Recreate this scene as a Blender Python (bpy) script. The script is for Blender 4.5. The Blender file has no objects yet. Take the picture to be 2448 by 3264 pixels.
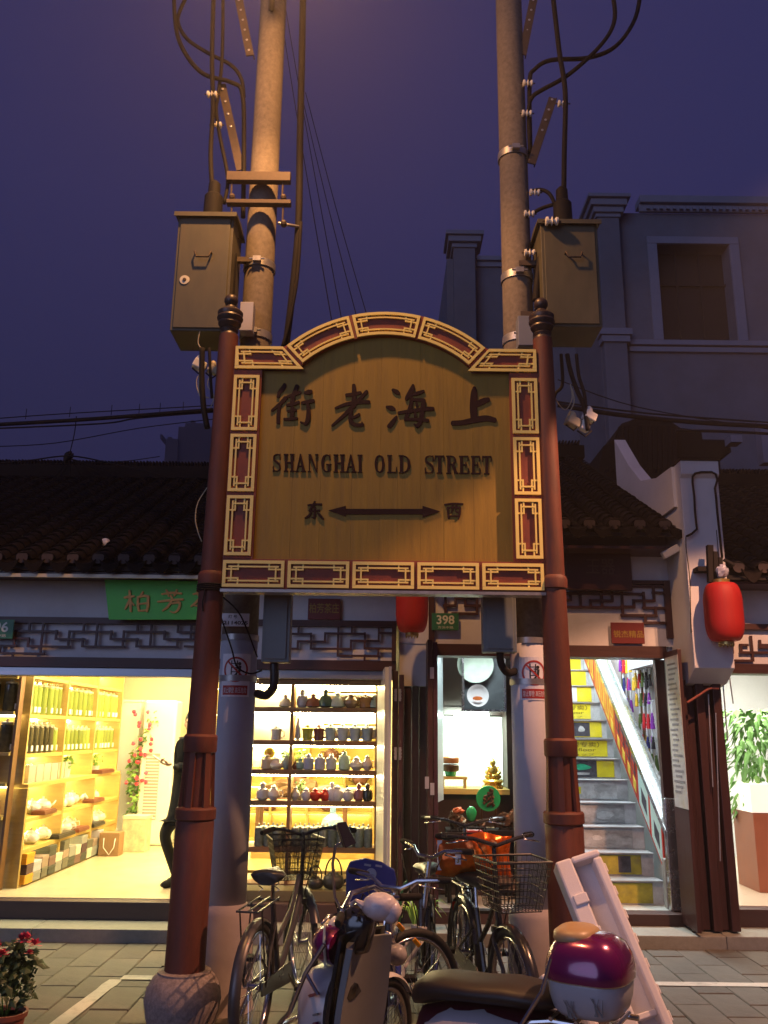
import bpy, bmesh, math, random
from mathutils import Vector, Matrix
random.seed(7)
S = bpy.context.scene
COL = S.collection
rad = math.radians
# ------------------------------------------------------------------ camera
F, PITCH, ROLL, EYE = 2734.0, rad(14.44), rad(0.67), 1.7
fw = Vector((0, math.cos(PITCH), math.sin(PITCH)))
r0 = Vector((1, 0, 0)); u0 = Vector((0, -math.sin(PITCH), math.cos(PITCH)))
rt = r0*math.cos(ROLL) + u0*math.sin(ROLL); up = u0*math.cos(ROLL) - r0*math.sin(ROLL)
cd = bpy.data.cameras.new('camera'); cam = bpy.data.objects.new('camera', cd); COL.objects.link(cam)
M4 = Matrix((rt, up, -fw)).transposed().to_4x4(); M4.translation = Vector((0, 0, EYE)); cam.matrix_world = M4
cd.sensor_fit = 'VERTICAL'; cd.sensor_height = 36; cd.lens = F/3264*36; cd.clip_end = 2000; cd.clip_start = 0.05
S.camera = cam
# ------------------------------------------------------------------ world, light, exposure
w = bpy.data.worlds.new('World'); S.world = w; w.use_nodes = True
nt = w.node_tree; bg = nt.nodes['Background']
tc = nt.nodes.new('ShaderNodeTexCoord'); sx = nt.nodes.new('ShaderNodeSeparateXYZ'); cr = nt.nodes.new('ShaderNodeValToRGB')
nt.links.new(tc.outputs['Generated'], sx.inputs[0]); nt.links.new(sx.outputs['Z'], cr.inputs[0]); nt.links.new(cr.outputs[0], bg.inputs[0])
e = cr.color_ramp.elements
e[0].position = 0.0; e[0].color = (.018, .018, .050, 1); e[1].position = 1.0; e[1].color = (.032, .031, .115, 1)
for p_, c_ in ((.3, (.021, .0205, .069, 1)), (.55, (.028, .027, .097, 1))):
    q = e.new(p_); q.color = c_
bg.inputs[1].default_value = 1.0
sl = bpy.data.lights.new('opposite_shop_glow', 'SUN'); so = bpy.data.objects.new('opposite_shop_glow', sl); COL.objects.link(so)  # wide sun lamp standing in for cool light from shops opposite
sl.energy = .62; sl.angle = rad(40); sl.color = (.50, .60, 1.0); so.rotation_euler = (rad(77), 0, rad(-34))
S.view_settings.view_transform = 'Standard'; S.view_settings.look = 'None'; S.view_settings.gamma = 1; S.view_settings.use_curve_mapping = False
S.view_settings.exposure = 0.0
S.cycles.use_denoising = True
S.cycles.max_bounces = 6; S.cycles.diffuse_bounces = 3; S.cycles.glossy_bounces = 3; S.cycles.transmission_bounces = 4; S.cycles.transparent_max_bounces = 12
S.cycles.sample_clamp_indirect = 4; S.cycles.caustics_reflective = False; S.cycles.caustics_refractive = False
# ------------------------------------------------------------------ projection helpers (photograph pixels -> places)
def ray(X, Y): return fw + rt*((X-1224)/F) + up*((1632-Y)/F)
def at(X, Y, d):
    r = ray(X, Y); return Vector((0, 0, EYE)) + r*(d/r.y)
def atz(X, Y, z=0.0):
    r = ray(X, Y); return Vector((0, 0, EYE)) + r*((z-EYE)/r.z)
def xx(X, Y, d): return at(X, Y, d).x
def zz(X, Y, d): return at(X, Y, d).z
# ------------------------------------------------------------------ materials
MATS = {}
def mat(name, rgb, rough=.6, metal=0.0, var=.18, scale=6.0, bump=0.0, emit=0.0, ecol=None, rnd=0.0, alpha=1.0, trans=0.0, spec=.5, stretch=(1,1,1), coat=0.0, dirt=0.0, dirtcol=(.03,.025,.02)):
    if name in MATS: return MATS[name]
    m = bpy.data.materials.new(name); m.use_nodes = True; n = m.node_tree; b = n.nodes['Principled BSDF']
    b.inputs['Roughness'].default_value = rough; b.inputs['Metallic'].default_value = metal; b.inputs['Specular IOR Level'].default_value = spec
    b.inputs['Coat Weight'].default_value = coat; b.inputs['Coat Roughness'].default_value = .12; b.inputs['Alpha'].default_value = alpha; b.inputs['Transmission Weight'].default_value = trans
    c = (rgb[0], rgb[1], rgb[2], 1)
    b.inputs['Base Color'].default_value = c
    if var or rnd or bump or dirt:
        t = n.nodes.new('ShaderNodeTexCoord'); mp = n.nodes.new('ShaderNodeMapping'); mp.inputs['Scale'].default_value = stretch
        n.links.new(t.outputs['Object'], mp.inputs[0])
        oi = n.nodes.new('ShaderNodeObjectInfo')
        no = n.nodes.new('ShaderNodeTexNoise'); no.inputs['Scale'].default_value = scale; no.inputs['Detail'].default_value = 6; no.inputs['Roughness'].default_value = .65
        n.links.new(mp.outputs[0], no.inputs['Vector'])
        mr = n.nodes.new('ShaderNodeMapRange'); mr.inputs[1].default_value = .25; mr.inputs[2].default_value = .75; mr.inputs[3].default_value = 1-var; mr.inputs[4].default_value = 1+var
        n.links.new(no.outputs['Fac'], mr.inputs[0])
        val = mr.outputs[0]
        if rnd:
            m2 = n.nodes.new('ShaderNodeMapRange'); m2.inputs[3].default_value = 1-rnd; m2.inputs[4].default_value = 1+rnd
            n.links.new(oi.outputs['Random'], m2.inputs[0]); mm = n.nodes.new('ShaderNodeMath'); mm.operation = 'MULTIPLY'
            n.links.new(val, mm.inputs[0]); n.links.new(m2.outputs[0], mm.inputs[1]); val = mm.outputs[0]
        vm = n.nodes.new('ShaderNodeVectorMath'); vm.operation = 'SCALE'; vm.inputs[0].default_value = rgb; n.links.new(val, vm.inputs['Scale'])
        out = vm.outputs[0]
        if dirt:
            n2 = n.nodes.new('ShaderNodeTexNoise'); n2.inputs['Scale'].default_value = scale*.45; n2.inputs['Detail'].default_value = 8; n2.inputs['Roughness'].default_value = .75
            n.links.new(mp.outputs[0], n2.inputs['Vector'])
            r2 = n.nodes.new('ShaderNodeMapRange'); r2.inputs[1].default_value = .5; r2.inputs[2].default_value = .72; r2.inputs[3].default_value = 0; r2.inputs[4].default_value = dirt
            n.links.new(n2.outputs['Fac'], r2.inputs[0]); mx = n.nodes.new('ShaderNodeMix'); mx.data_type = 'RGBA'
            n.links.new(r2.outputs[0], mx.inputs[0]); n.links.new(out, mx.inputs[6]); mx.inputs[7].default_value = (*dirtcol, 1); out = mx.outputs[2]
        n.links.new(out, b.inputs['Base Color'])
        rr = n.nodes.new('ShaderNodeMapRange'); rr.inputs[3].default_value = max(0, rough-.1); rr.inputs[4].default_value = min(1, rough+.12)
        n.links.new(no.outputs['Fac'], rr.inputs[0]); n.links.new(rr.outputs[0], b.inputs['Roughness'])
        if bump:
            bp = n.nodes.new('ShaderNodeBump'); bp.inputs['Strength'].default_value = bump; bp.inputs['Distance'].default_value = .01
            n.links.new(no.outputs['Fac'], bp.inputs['Height']); n.links.new(bp.outputs[0], b.inputs['Normal'])
    if emit:
        b.inputs['Emission Color'].default_value = (*(ecol or rgb), 1); b.inputs['Emission Strength'].default_value = emit
    MATS[name] = m; return m
# ------------------------------------------------------------------ mesh builder
ROOT = {}
def tag(o, label=None, cat=None, group=None, kind=None):
    if label: o['label'] = label
    if cat: o['category'] = cat
    if group: o['group'] = group
    if kind: o['kind'] = kind
    return o
def thing(name, label, cat, loc=(0, 0, 0), rz=0.0, group=None, rot=None):
    o = bpy.data.objects.new(name, None); COL.objects.link(o); o.location = loc; o.rotation_euler = rot or (0, 0, rz); o.empty_display_size = .1
    ROOT[o.name] = Vector(loc)
    return tag(o, label, cat, group)
class B:
    def __init__(s): s.v = []; s.f = []
    def add(s, vs, fs):
        k = len(s.v); s.v += [Vector(p) for p in vs]; s.f += [tuple(i+k for i in f) for f in fs]; return s
    def box(s, x0, x1, y0, y1, z0, z1):
        if x0 > x1: x0, x1 = x1, x0
        if y0 > y1: y0, y1 = y1, y0
        if z0 > z1: z0, z1 = z1, z0
        return s.add([(x0,y0,z0),(x1,y0,z0),(x1,y1,z0),(x0,y1,z0),(x0,y0,z1),(x1,y0,z1),(x1,y1,z1),(x0,y1,z1)],
                     [(0,3,2,1),(4,5,6,7),(0,1,5,4),(1,2,6,5),(2,3,7,6),(3,0,4,7)])
    def obox(s, c, sx, sy, sz, rz=0, ry=0, rx=0):
        R = Matrix.Rotation(rz,3,'Z') @ Matrix.Rotation(ry,3,'Y') @ Matrix.Rotation(rx,3,'X'); c = Vector(c)
        vs = [c + R @ Vector((a*sx/2, b*sy/2, d*sz/2)) for d in (-1,1) for a, b in ((-1,-1),(1,-1),(1,1),(-1,1))]
        return s.add(vs, [(0,3,2,1),(4,5,6,7),(0,1,5,4),(1,2,6,5),(2,3,7,6),(3,0,4,7)])
    def tube(s, pts, r, n=8, cap=True):
        pts = [Vector(p) for p in pts]; L = len(pts); rs = r if isinstance(r, (list, tuple)) else [r]*L
        ref = None; vs = []
        for i, p in enumerate(pts):
            t = (pts[min(i+1, L-1)] - pts[max(i-1, 0)])
            if t.length < 1e-9: t = Vector((0, 0, 1))
            t.normalize()
            if ref is None: ref = t.orthogonal().normalized()
            ref = (ref - t*ref.dot(t))
            if ref.length < 1e-6: ref = t.orthogonal()
            ref.normalize(); b = t.cross(ref)
            for k in range(n):
                a = 2*math.pi*k/n; vs.append(p + (ref*math.cos(a) + b*math.sin(a))*rs[i])
        fs = [(i*n+k, i*n+(k+1) % n, (i+1)*n+(k+1) % n, (i+1)*n+k) for i in range(L-1) for k in range(n)]
        if cap: fs += [tuple(range(n))[::-1], tuple(range((L-1)*n, L*n))]
        return s.add(vs, fs)
    def lathe(s, prof, c=(0,0,0), n=16, axis='Z', cap=True):
        c = Vector(c); vs = []
        for r, h in prof:
            for k in range(n):
                a = 2*math.pi*k/n; u, v = r*math.cos(a), r*math.sin(a)
                vs.append(c + Vector((u, v, h) if axis == 'Z' else (h, u, v) if axis == 'X' else (v, h, u)))
        L = len(prof)
        fs = [(i*n+k, i*n+(k+1) % n, (i+1)*n+(k+1) % n, (i+1)*n+k) for i in range(L-1) for k in range(n)]
        if cap: fs += [tuple(range(n))[::-1], tuple(range((L-1)*n, L*n))]
        return s.add(vs, fs)
    def ball(s, c, rx, ry=None, rz=None, n=12, m=8, jit=0):
        ry = rx if ry is None else ry; rz = rx if rz is None else rz; c = Vector(c); vs = [c+Vector((0,0,-rz))]
        for i in range(1, m):
            a = -math.pi/2 + math.pi*i/m
            for k in range(n):
                b = 2*math.pi*k/n; j = 1+random.uniform(-jit, jit)
                vs.append(c + Vector((rx*math.cos(a)*math.cos(b)*j, ry*math.cos(a)*math.sin(b)*j, rz*math.sin(a)*j)))
        vs.append(c+Vector((0,0,rz))); t = len(vs)-1
        fs = [(0, 1+(k+1) % n, 1+k) for k in range(n)]
        fs += [(1+i*n+k, 1+i*n+(k+1) % n, 1+(i+1)*n+(k+1) % n, 1+(i+1)*n+k) for i in range(m-2) for k in range(n)]
        fs += [(1+(m-2)*n+k, 1+(m-2)*n+(k+1) % n, t) for k in range(n)]
        return s.add(vs, fs)
    def prism(s, poly, y0, y1):      # polygon in x,z pushed along y
        n = len(poly); vs = [(x, y0, z) for x, z in poly] + [(x, y1, z) for x, z in poly]
        return s.add(vs, [tuple(range(n)), tuple(range(2*n-1, n-1, -1))] + [(i, n+i, n+(i+1) % n, (i+1) % n) for i in range(n)])
    def prismx(s, poly, x0, x1):     # polygon in y,z pushed along x
        n = len(poly); vs = [(x0, y, z) for y, z in poly] + [(x1, y, z) for y, z in poly]
        return s.add(vs, [tuple(range(n)), tuple(range(2*n-1, n-1, -1))] + [(i, n+i, n+(i+1) % n, (i+1) % n) for i in range(n)])
    def quad(s, a, b, c, d): return s.add([a, b, c, d], [(0, 1, 2, 3)])
    def ring(s, c, R, r, axis='Y', n=28, m=6, squash=1.0):
        c = Vector(c); pts = []
        vs = []
        for i in range(n):
            a = 2*math.pi*i/n
            for k in range(m):
                b = 2*math.pi*k/m; q = R + r*math.cos(b); h = r*squash*math.sin(b)
                u, v = q*math.cos(a), q*math.sin(a)
                vs.append(c + Vector((u, h, v) if axis == 'Y' else (u, v, h) if axis == 'Z' else (h, u, v)))
        return s.add(vs, [(i*m+k, i*m+(k+1) % m, ((i+1) % n)*m+(k+1) % m, ((i+1) % n)*m+k) for i in range(n) for k in range(m)])
    def mesh(s, name, m, off=Vector((0,0,0)), smooth=None, fix=True):
        me = bpy.data.meshes.new(name); me.from_pydata([tuple(p-off) for p in s.v], [], s.f)
        if fix:
            bm = bmesh.new(); bm.from_mesh(me); bmesh.ops.recalc_face_normals(bm, faces=bm.faces); bm.to_mesh(me); bm.free()
        me.materials.append(m)
        if smooth: me.shade_smooth(); 
        if smooth and smooth != 2:
            try: me.set_sharp_from_angle(angle=rad(smooth if smooth > 5 else 40))
            except Exception: pass
        return me
    def build(s, name, m, parent=None, smooth=None, local=False, fix=True, bevel=0, kind=None, label=None, origin=None):
        off = Vector((0,0,0))
        if parent is not None and not local:
            p = parent
            while p.parent: p = p.parent
            off = ROOT.get(p.name, Vector((0,0,0)))
        if parent is None and origin is not None: off = Vector(origin)
        me = s.mesh(name, m, off, smooth, fix)
        o = bpy.data.objects.new(name, me); COL.objects.link(o)
        if parent is not None: o.parent = parent
        elif origin is not None: o.location = origin
        if bevel:
            md = o.modifiers.new('bevel', 'BEVEL'); md.width = bevel; md.segments = 2; md.limit_method = 'ANGLE'; md.angle_limit = rad(40)
        if kind: o['kind'] = kind
        if label: o['label'] = label
        return o
def setting(o): o['kind'] = 'structure'; return o
def copy_tree(o, parent=None, loc=None, rz=None):
    c = o.copy(); COL.objects.link(c)
    if parent is not None: c.parent = parent
    if loc is not None: c.location = loc; ROOT[c.name] = Vector(loc)
    if rz is not None: c.rotation_euler = (0, 0, rz)
    for ch in list(o.children): copy_tree(ch, c)
    return c
def prect(X0, Y0, X1, Y1, d):
    a = at(X0, Y0, d); b = at(X1, Y1, d); c = at(X0, Y1, d); e_ = at(X1, Y0, d)
    return (a.x+c.x)/2, (b.x+e_.x)/2, (b.z+c.z)/2, (a.z+e_.z)/2
def text(name, s, X0, Y0, X1, Y1, d, m, parent, ext=.002, bold=0.0, box=None):
    cu = bpy.data.curves.new(name, 'FONT'); cu.body = s; cu.size = 1; cu.extrude = .01; cu.offset = bold; cu.resolution_u = 3
    o = bpy.data.objects.new('tmp', cu); me = bpy.data.meshes.new_from_object(o); bpy.data.objects.remove(o)
    xs = [v.co.x for v in me.vertices]; ys = [v.co.y for v in me.vertices]; a, b_, c, e_ = min(xs), max(xs), min(ys), max(ys)
    x0, x1, z0, z1 = box or prect(X0, Y0, X1, Y1, d)
    off = ROOT.get(parent.name, Vector((0,0,0))) if parent else Vector((0,0,0))
    p = parent
    while p and p.parent: p = p.parent; off = ROOT.get(p.name, Vector((0,0,0)))
    for v in me.vertices:
        v.co = Vector((x0+(v.co.x-a)/(b_-a)*(x1-x0), d - (ext if v.co.z > 0 else 0), z0+(v.co.y-c)/(e_-c)*(z1-z0))) - off
    me.materials.clear(); me.materials.append(m)
    ob = bpy.data.objects.new(name, me); COL.objects.link(ob); ob.parent = parent
    return ob
def stroke_poly(pts, n=7):
    """outline of a brush stroke: pts = (x, z, halfwidth)"""
    # resample smoothly (Catmull-Rom)
    P = [Vector(p) for p in pts]
    if len(P) > 2:
        Q = []
        for i in range(len(P)-1):
            a = P[max(i-1, 0)]; b = P[i]; c = P[i+1]; d_ = P[min(i+2, len(P)-1)]
            for k in range(5):
                t = k/5; Q.append(.5*((2*b)+(c-a)*t+(2*a-5*b+4*c-d_)*t*t+(3*b-a-3*c+d_)*t**3))
        Q.append(P[-1]); P = Q
    L, R = [], []
    for i, p in enumerate(P):
        t = P[min(i+1, len(P)-1)] - P[max(i-1, 0)]; t = Vector((t.x, t.y)); t.normalize(); nrm = Vector((-t.y, t.x)); c = Vector((p.x, p.y))
        if i == 0:
            for k in range(n+1):
                a = math.pi*k/n; L.append(c + (-nrm*math.cos(a) - t*math.sin(a)*.8)*p.z)
            L = L[::1]
        else: L.append(c + nrm*p.z)
        if i == len(P)-1:
            for k in range(1, n+1):
                a = math.pi*k/n; L.append(c + (nrm*math.cos(a) + t*math.sin(a)*.8)*p.z)
        elif i > 0: R.append(c - nrm*p.z)
    return [(v.x, v.y) for v in L + R[::-1]]
# ================================================================== MATERIALS
m_stone = mat('paving stone', (.098, .088, .070), .75, var=.32, scale=5, bump=.45, rnd=.20, dirt=.75, dirtcol=(.04,.034,.028))
m_ground = mat('dark joint bed', (.035, .032, .03), .95, var=.3, scale=12)
m_conc = mat('concrete pole', (.155, .13, .105), .85, var=.35, scale=30, bump=.3, dirt=.4, dirtcol=(.12,.09,.07))
m_polepaint = mat('pale painted pole', (.50, .50, .52), .75, var=.08, scale=3, bump=.1, dirt=.15, dirtcol=(.25,.22,.2))
m_red = mat('red brown post paint', (.118, .029, .015), .65, var=.3, scale=5, stretch=(3,3,.8), bump=.3, dirt=.65, dirtcol=(.06,.02,.015))
m_redboard = mat('brown red board paint', (.21, .045, .022), .6, var=.25, scale=9, bump=.15, dirt=.35, dirtcol=(.09,.03,.03))
m_goldboard = mat('gold brown board paint', (.30, .19, .018), .6, var=.16, scale=3.5, stretch=(6,1,.5), bump=.3, dirt=.25, dirtcol=(.16,.085,.015))
m_gold = mat('bright gold fretwork paint', (.92, .76, .22), .4, var=.06, scale=8)
m_letter = mat('dark purple brown lettering paint', (.022, .006, .007), .7, var=.15, scale=20, spec=.2)
m_dkmetal = mat('dark turned finial', (.05, .035, .03), .4, metal=.2, var=.3, scale=14)
m_olive = mat('olive steel box', (.085, .078, .045), .55, var=.2, scale=6, stretch=(2,2,.6), dirt=.55, dirtcol=(.09,.06,.04))
m_greygreen = mat('grey green steel box', (.17, .20, .20), .5, var=.1, scale=5)
m_whiteplastic = mat('aged white plastic', (.55, .53, .50), .5, var=.08, scale=9)
m_steel = mat('dull galvanised steel', (.42, .41, .39), .4, metal=.7, var=.2, scale=20)
m_iron = mat('rusty dark iron', (.07, .05, .04), .65, metal=.3, var=.35, scale=20)
m_cable = mat('black cable rubber', (.012, .010, .010), .75, spec=.2, var=.2, scale=10)
m_wire = mat('thin pale wire', (.30, .27, .22), .6, var=.1)
m_paintline = mat('worn white road paint', (.50, .48, .42), .8, var=.1, scale=14, dirt=.75, dirtcol=(.2,.18,.15))
m_base = mat('speckled granite drum', (.24, .20, .19), .8, var=.45, scale=45, bump=.3)
m_stepstone = mat('pale granite step', (.24, .235, .20), .7, var=.15, scale=22, rnd=.1, dirt=.3, dirtcol=(.12,.11,.1))
m_sill = mat('dark brown painted sill', (.055, .025, .022), .5, var=.2, scale=5, stretch=(.5,3,3), rnd=.1)
m_ceramic = mat('white glazed insulator', (.7, .68, .62), .25, var=.05)
# ================================================================== GROUND
g = B().quad((-60,-30,-.012), (60,-30,-.012), (60,90,-.012), (-60,90,-.012)).build('ground', m_ground); setting(g)
pv = setting(B().box(-5.6, 5.6, -6, 7.74, -.2, -.03).build('pavement', m_ground))
pmesh = []
for k in range(3):
    bm_ = B(); s_ = .006; a_, c_ = .246, .492
    t_ = [(-a_/2, -c_/2), (a_/2, -c_/2), (a_/2, c_/2), (-a_/2, c_/2)]
    vs = [(x, y, -.03) for x, y in t_] + [(x, y, -s_) for x, y in t_] + [(x*(1-s_*2/a_), y*(1-s_*2/c_), .0) for x, y in t_]
    fs = [(0,3,2,1)] + [(i, (i+1) % 4, 4+(i+1) % 4, 4+i) for i in range(4)] + [(4+i, 4+(i+1) % 4, 8+(i+1) % 4, 8+i) for i in range(4)] + [(8,9,10,11)]
    bm_.add(vs, fs); pmesh.append(bm_.mesh('stone', m_stone))
npv = 0
def paver(ix, y0, joined=None):
    global npv
    x = ix*.25 + .06; y = y0 + (.25 if ix % 2 else 0) + .25
    if y + .25 > 7.74: y = min(y, 7.74-.125)
    o = bpy.data.objects.new('stone', random.choice(pmesh)); COL.objects.link(o); o.parent = pv
    full = (y + .2464 <= 7.74)
    o.location = (x, y if full else y, random.uniform(-.003, .0025)); o.rotation_euler = (random.uniform(-.004,.004), random.uniform(-.004,.004), random.uniform(-.004,.004))
    if not full: o.scale = (1, .49, 1)
    npv += 1
rows = [7.74-.5*(k+1) for k in range(7)]
for ix in range(-15, 16):
    for y0 in rows:
        hw = (y0+.5)*.47+.55
        if abs(ix*.25) > hw or npv > 296: continue
        if ix % 2:
            paver(ix, y0)
        else: paver(ix, y0)
# the remaining pavement: same slabs, further than the picture shows singly
b = B()
for ix in range(-22, 23):
    for k in range(27):
        y0 = 7.74-.5*(k+1); hw = (y0+.5)*.47+.55
        if abs(ix*.25) <= hw and k < 7: continue
        x = ix*.25+.06; y = y0+(.25 if ix % 2 else 0)+.25
        if y+.25 > 7.74: b.box(x-.123, x+.123, y-.246, 7.737, -.03, -.002+random.uniform(-.002,.002))
        else: b.box(x-.123, x+.123, y-.246, y+.246, -.03, -.002+random.uniform(-.002,.002))
b.build('outer_stones', m_stone, pv, kind='stuff', local=True)
# half slabs against the step for the odd columns handled above; painted bay line
b = B()
def line_seg(p, q, wd):
    p = Vector(p); q = Vector(q); t = (q-p).normalized(); n_ = Vector((-t.y, t.x, 0))*wd/2
    N = max(2, int((q-p).length/.12)); prev = None
    for i in range(N+1):
        c = p.lerp(q, i/N); j = random.uniform(.9, 1.08)
        cur = (c+n_*j, c-n_*j)
        if prev: b.quad(prev[0], prev[1], cur[1], cur[0])
        prev = cur
A_ = atz(372, 3122, .006); B_ = atz(205, 3250, .006)
line_seg((A_.x+.02, 6.70, .006), (4.2, 6.70, .006), .10)
d_ = (B_-A_); line_seg((A_.x-.005, 6.64, .0065), Vector((A_.x, 6.65, .0065))+Vector((d_.x, d_.y, 0))*3.2, .10)
setting(b.build('painted_bay_line', m_paintline))
# steps before the shops
st = setting(B().box(-9, 9, 7.76, 14, -.05, .06).build('step_foundation', m_ground))
stp = setting(thing('step', None, None)); stp['kind'] = 'structure'
for k in range(-7, 8):
    B().box(k*1.15-.573, k*1.15+.573, 7.74, 8.12, -.03, .10).build('stone', m_stepstone, stp, bevel=.006, local=True)
del stp['kind']; stp['kind'] = 'structure'
fl = setting(thing('sill_step', None, None))
B().box(-6, .16, 8.10, 8.24, .10, .245).build('sill_board', m_sill, fl, local=True, bevel=.005)
B().box(.163, 2.85, 8.10, 8.28, .10, .196).build('sill_board', m_sill, fl, local=True, bevel=.005)
B().box(2.853, 7, 8.10, 8.24, .10, .245).build('sill_board', m_sill, fl, local=True, bevel=.005)
# ================================================================== SIGN
SX, SY = -.003, 5.50          # centre, front plane of the fret panels
sign = thing('street_sign', 'large arched gold and red street name board between two red posts', 'sign', (0, SY, 2.6))
def z5(c): return zz(1200, 950+c/1.508, SY)     # crop row -> height on the sign
def sgx(cx, cy): return xx(680+cx/1.508, 950+cy/1.508, SY)
def sgz(cx, cy): return zz(680+cx/1.508, 950+cy/1.508, SY)
HW = 1.045
v0 = sgz(800, 1396); vb = sgz(800, 1262); vt = sgz(800, 345); vtt = sgz(800, 238); varc = sgz(800, 66)
ax_ = .700; rise = varc - vtt + .0; 
# arc through (+-ax, vtt) and (0, varc)
Rr = (ax_**2 + (varc-vtt)**2)/(2*(varc-vtt)); zc = varc - Rr; a_half = math.asin(ax_/Rr); BW = .172
Ri = Rr-BW
def arc(r, a): return (r*math.sin(a), zc + r*math.cos(a))
# red backing board with arched top
poly = [(-HW-.01, v0-.012), (HW+.01, v0-.012), (HW+.01, vtt+.012)] + [arc(Rr+.014, a_half*(1-2*k/24)) for k in range(25)] + [(-HW-.01, vtt+.012)]
B().prism(poly, SY+.065, SY+.115).build('back_board', m_redboard, sign)
# frame bands (red) proud of the gold board
inner = HW-.185; cx0 = ax_-.02
b = B()
b.prism([(-HW-.008, v0-.008), (HW+.008, v0-.008), (HW+.008, vb+.004), (-HW-.008, vb+.004)], SY+.014, SY+.065)
for s_ in (-1, 1):
    b.box(s_*(inner-.004), s_*(HW+.008), SY+.014, SY+.065, vb+.006, vt-.004)
n = 24
outer = [(HW+.008, vtt+.006)] + [arc(Rr+.008, a_half*(1-2*k/n)) for k in range(n+1)] + [(-HW-.008, vtt+.006)]
a_in = a_half*1.0
inn = [(HW+.008, vt-.002)] + [(x, z) for x, z in [arc(Ri-.004, a_in*(1-2*k/n)) for k in range(n+1)]] + [(-HW-.008, vt-.002)]
vs = [(x, SY+.014, z) for x, z in outer+inn] + [(x, SY+.065, z) for x, z in outer+inn]; L = len(outer)
fs = []
for i in range(L-1):
    fs += [(i, i+1, L+i+1, L+i), (2*L+i, 3*L+i, 3*L+i+1, 2*L+i+1), (i, 2*L+i, 2*L+i+1, i+1), (L+i, L+i+1, 3*L+i+1, 3*L+i)]
fs += [(0, L, 3*L, 2*L), (L-1, 3*L-1, 4*L-1, 2*L-1)]
b.add(vs, fs)
b.build('frame', m_redboard, sign)
# gold boards: planks
px_ = [-inner, -.62, -.43, -.22, -.03, .09, .245, .40, .60, inner]
for i in range(len(px_)-1):
    xa, xb = px_[i]+.0004, px_[i+1]-.0004; top = []
    for k in range(7):
        x = xb + (xa-xb)*k/6
        zt = zc + math.sqrt(max(Ri*Ri-x*x, 0))+.01 if abs(x) < Ri*math.sin(a_half) else vt
        top.append((x, max(zt, vt)))
    dd = random.uniform(.0, .0012)
    B().prism([(xa, vb), (xb, vb)] + top, SY+.045-dd, SY+.064).build('plank', m_goldboard, sign)
# fret panels
def fret(fn, L_, W_, name='fret_panel', seg=1, lab=None):
    """fn(s,t)->(x,z); s along the long side 0..L, t across 0..W"""
    b = B()
    def bar(s0, t0, s1, t1, dp):
        N = seg if abs(s1-s0) > abs(t1-t0) else 1
        y0 = SY - dp; y1 = SY+.012
        for i in range(N):
            a = s0+(s1-s0)*i/N; c = s0+(s1-s0)*(i+1)/N
            q = [fn(a, t0), fn(c, t0), fn(c, t1), fn(a, t1)]
            b.prism(q, y0, y1)
    o_ = .021; w_ = .0105; d1 = .036; h1 = .053; h2 = .105
    bar(0, 0, L_, o_, .002); bar(0, W_-o_, L_, W_, .002); bar(0, o_, o_, W_-o_, .0025); bar(L_-o_, o_, L_, W_-o_, .0025)
    bar(d1, d1, L_-d1, d1+w_, 0); bar(d1, W_-d1-w_, L_-d1, W_-d1, 0)
    d2 = d1+.014
    bar(d2, d1+w_, d2+w_, W_-d1-w_, .0005); bar(L_-d2-w_, d1+w_, L_-d2, W_-d1-w_, .0005)
    for (sa, sb) in ((o_, h2), (L_-h2, L_-o_)):
        bar(sa, h1, sb, h1+w_, -.0006); bar(sa, W_-h1-w_, sb, W_-h1, -.0006)
    for s_ in (h2-w_, L_-h2):
        bar(s_, o_, s_+w_, h1, -.0011); bar(s_, W_-h1, s_+w_, W_-o_, -.0011)
    return b.build(name, m_gold, sign, label=lab)
pw = (2*HW-4*.022)/5
for i in range(5):
    x0 = -HW + i*(pw+.022)
    fret(lambda s, t, x0=x0: (x0+s, v0+t), pw, vb-v0-.008)
rowsz = [(1240, 952), (932, 657), (638, 373)]
for sd in (-1, 1):
    for (ya, yb) in rowsz:
        za, zb = sgz(800, ya+4), sgz(800, yb+4)
        xa = -HW if sd < 0 else HW-.176
        fret(lambda s, t, za=za, xa=xa: (xa+t, za+s), zb-za, .176)
    # corner panel: inner end slanted along the arch joint
    o0 = arc(Rr, a_half); i0 = arc(Ri, a_half); xo = o0[0]-.012; xi = i0[0]-.0
    def corner(s, t, sd=sd):
        W_ = vtt-vt; Lt = HW - (xo + .03); Lb = HW - (xi-.015)+.0
        f = t/W_; Lc = Lb + (Lt-Lb)*f
        return (sd*(HW - s*Lc/.36), vt + t)
    fret(corner, .36, vtt-vt)
ga = .012/Rr
for k in range(3):
    a0 = -a_half + k*(2*a_half/3) + ga; a1 = -a_half + (k+1)*(2*a_half/3) - ga
    fret(lambda s, t, a0=a0, a1=a1: arc(Ri+t, a0+(a1-a0)*s/((a1-a0)*Rr)), (a1-a0)*Rr, BW, seg=8)
B().box(-HW-.01, HW+.01, SY+.0, SY+.12, v0-.032, v0-.0125).build('bottom_rail', m_steel, sign)
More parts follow.
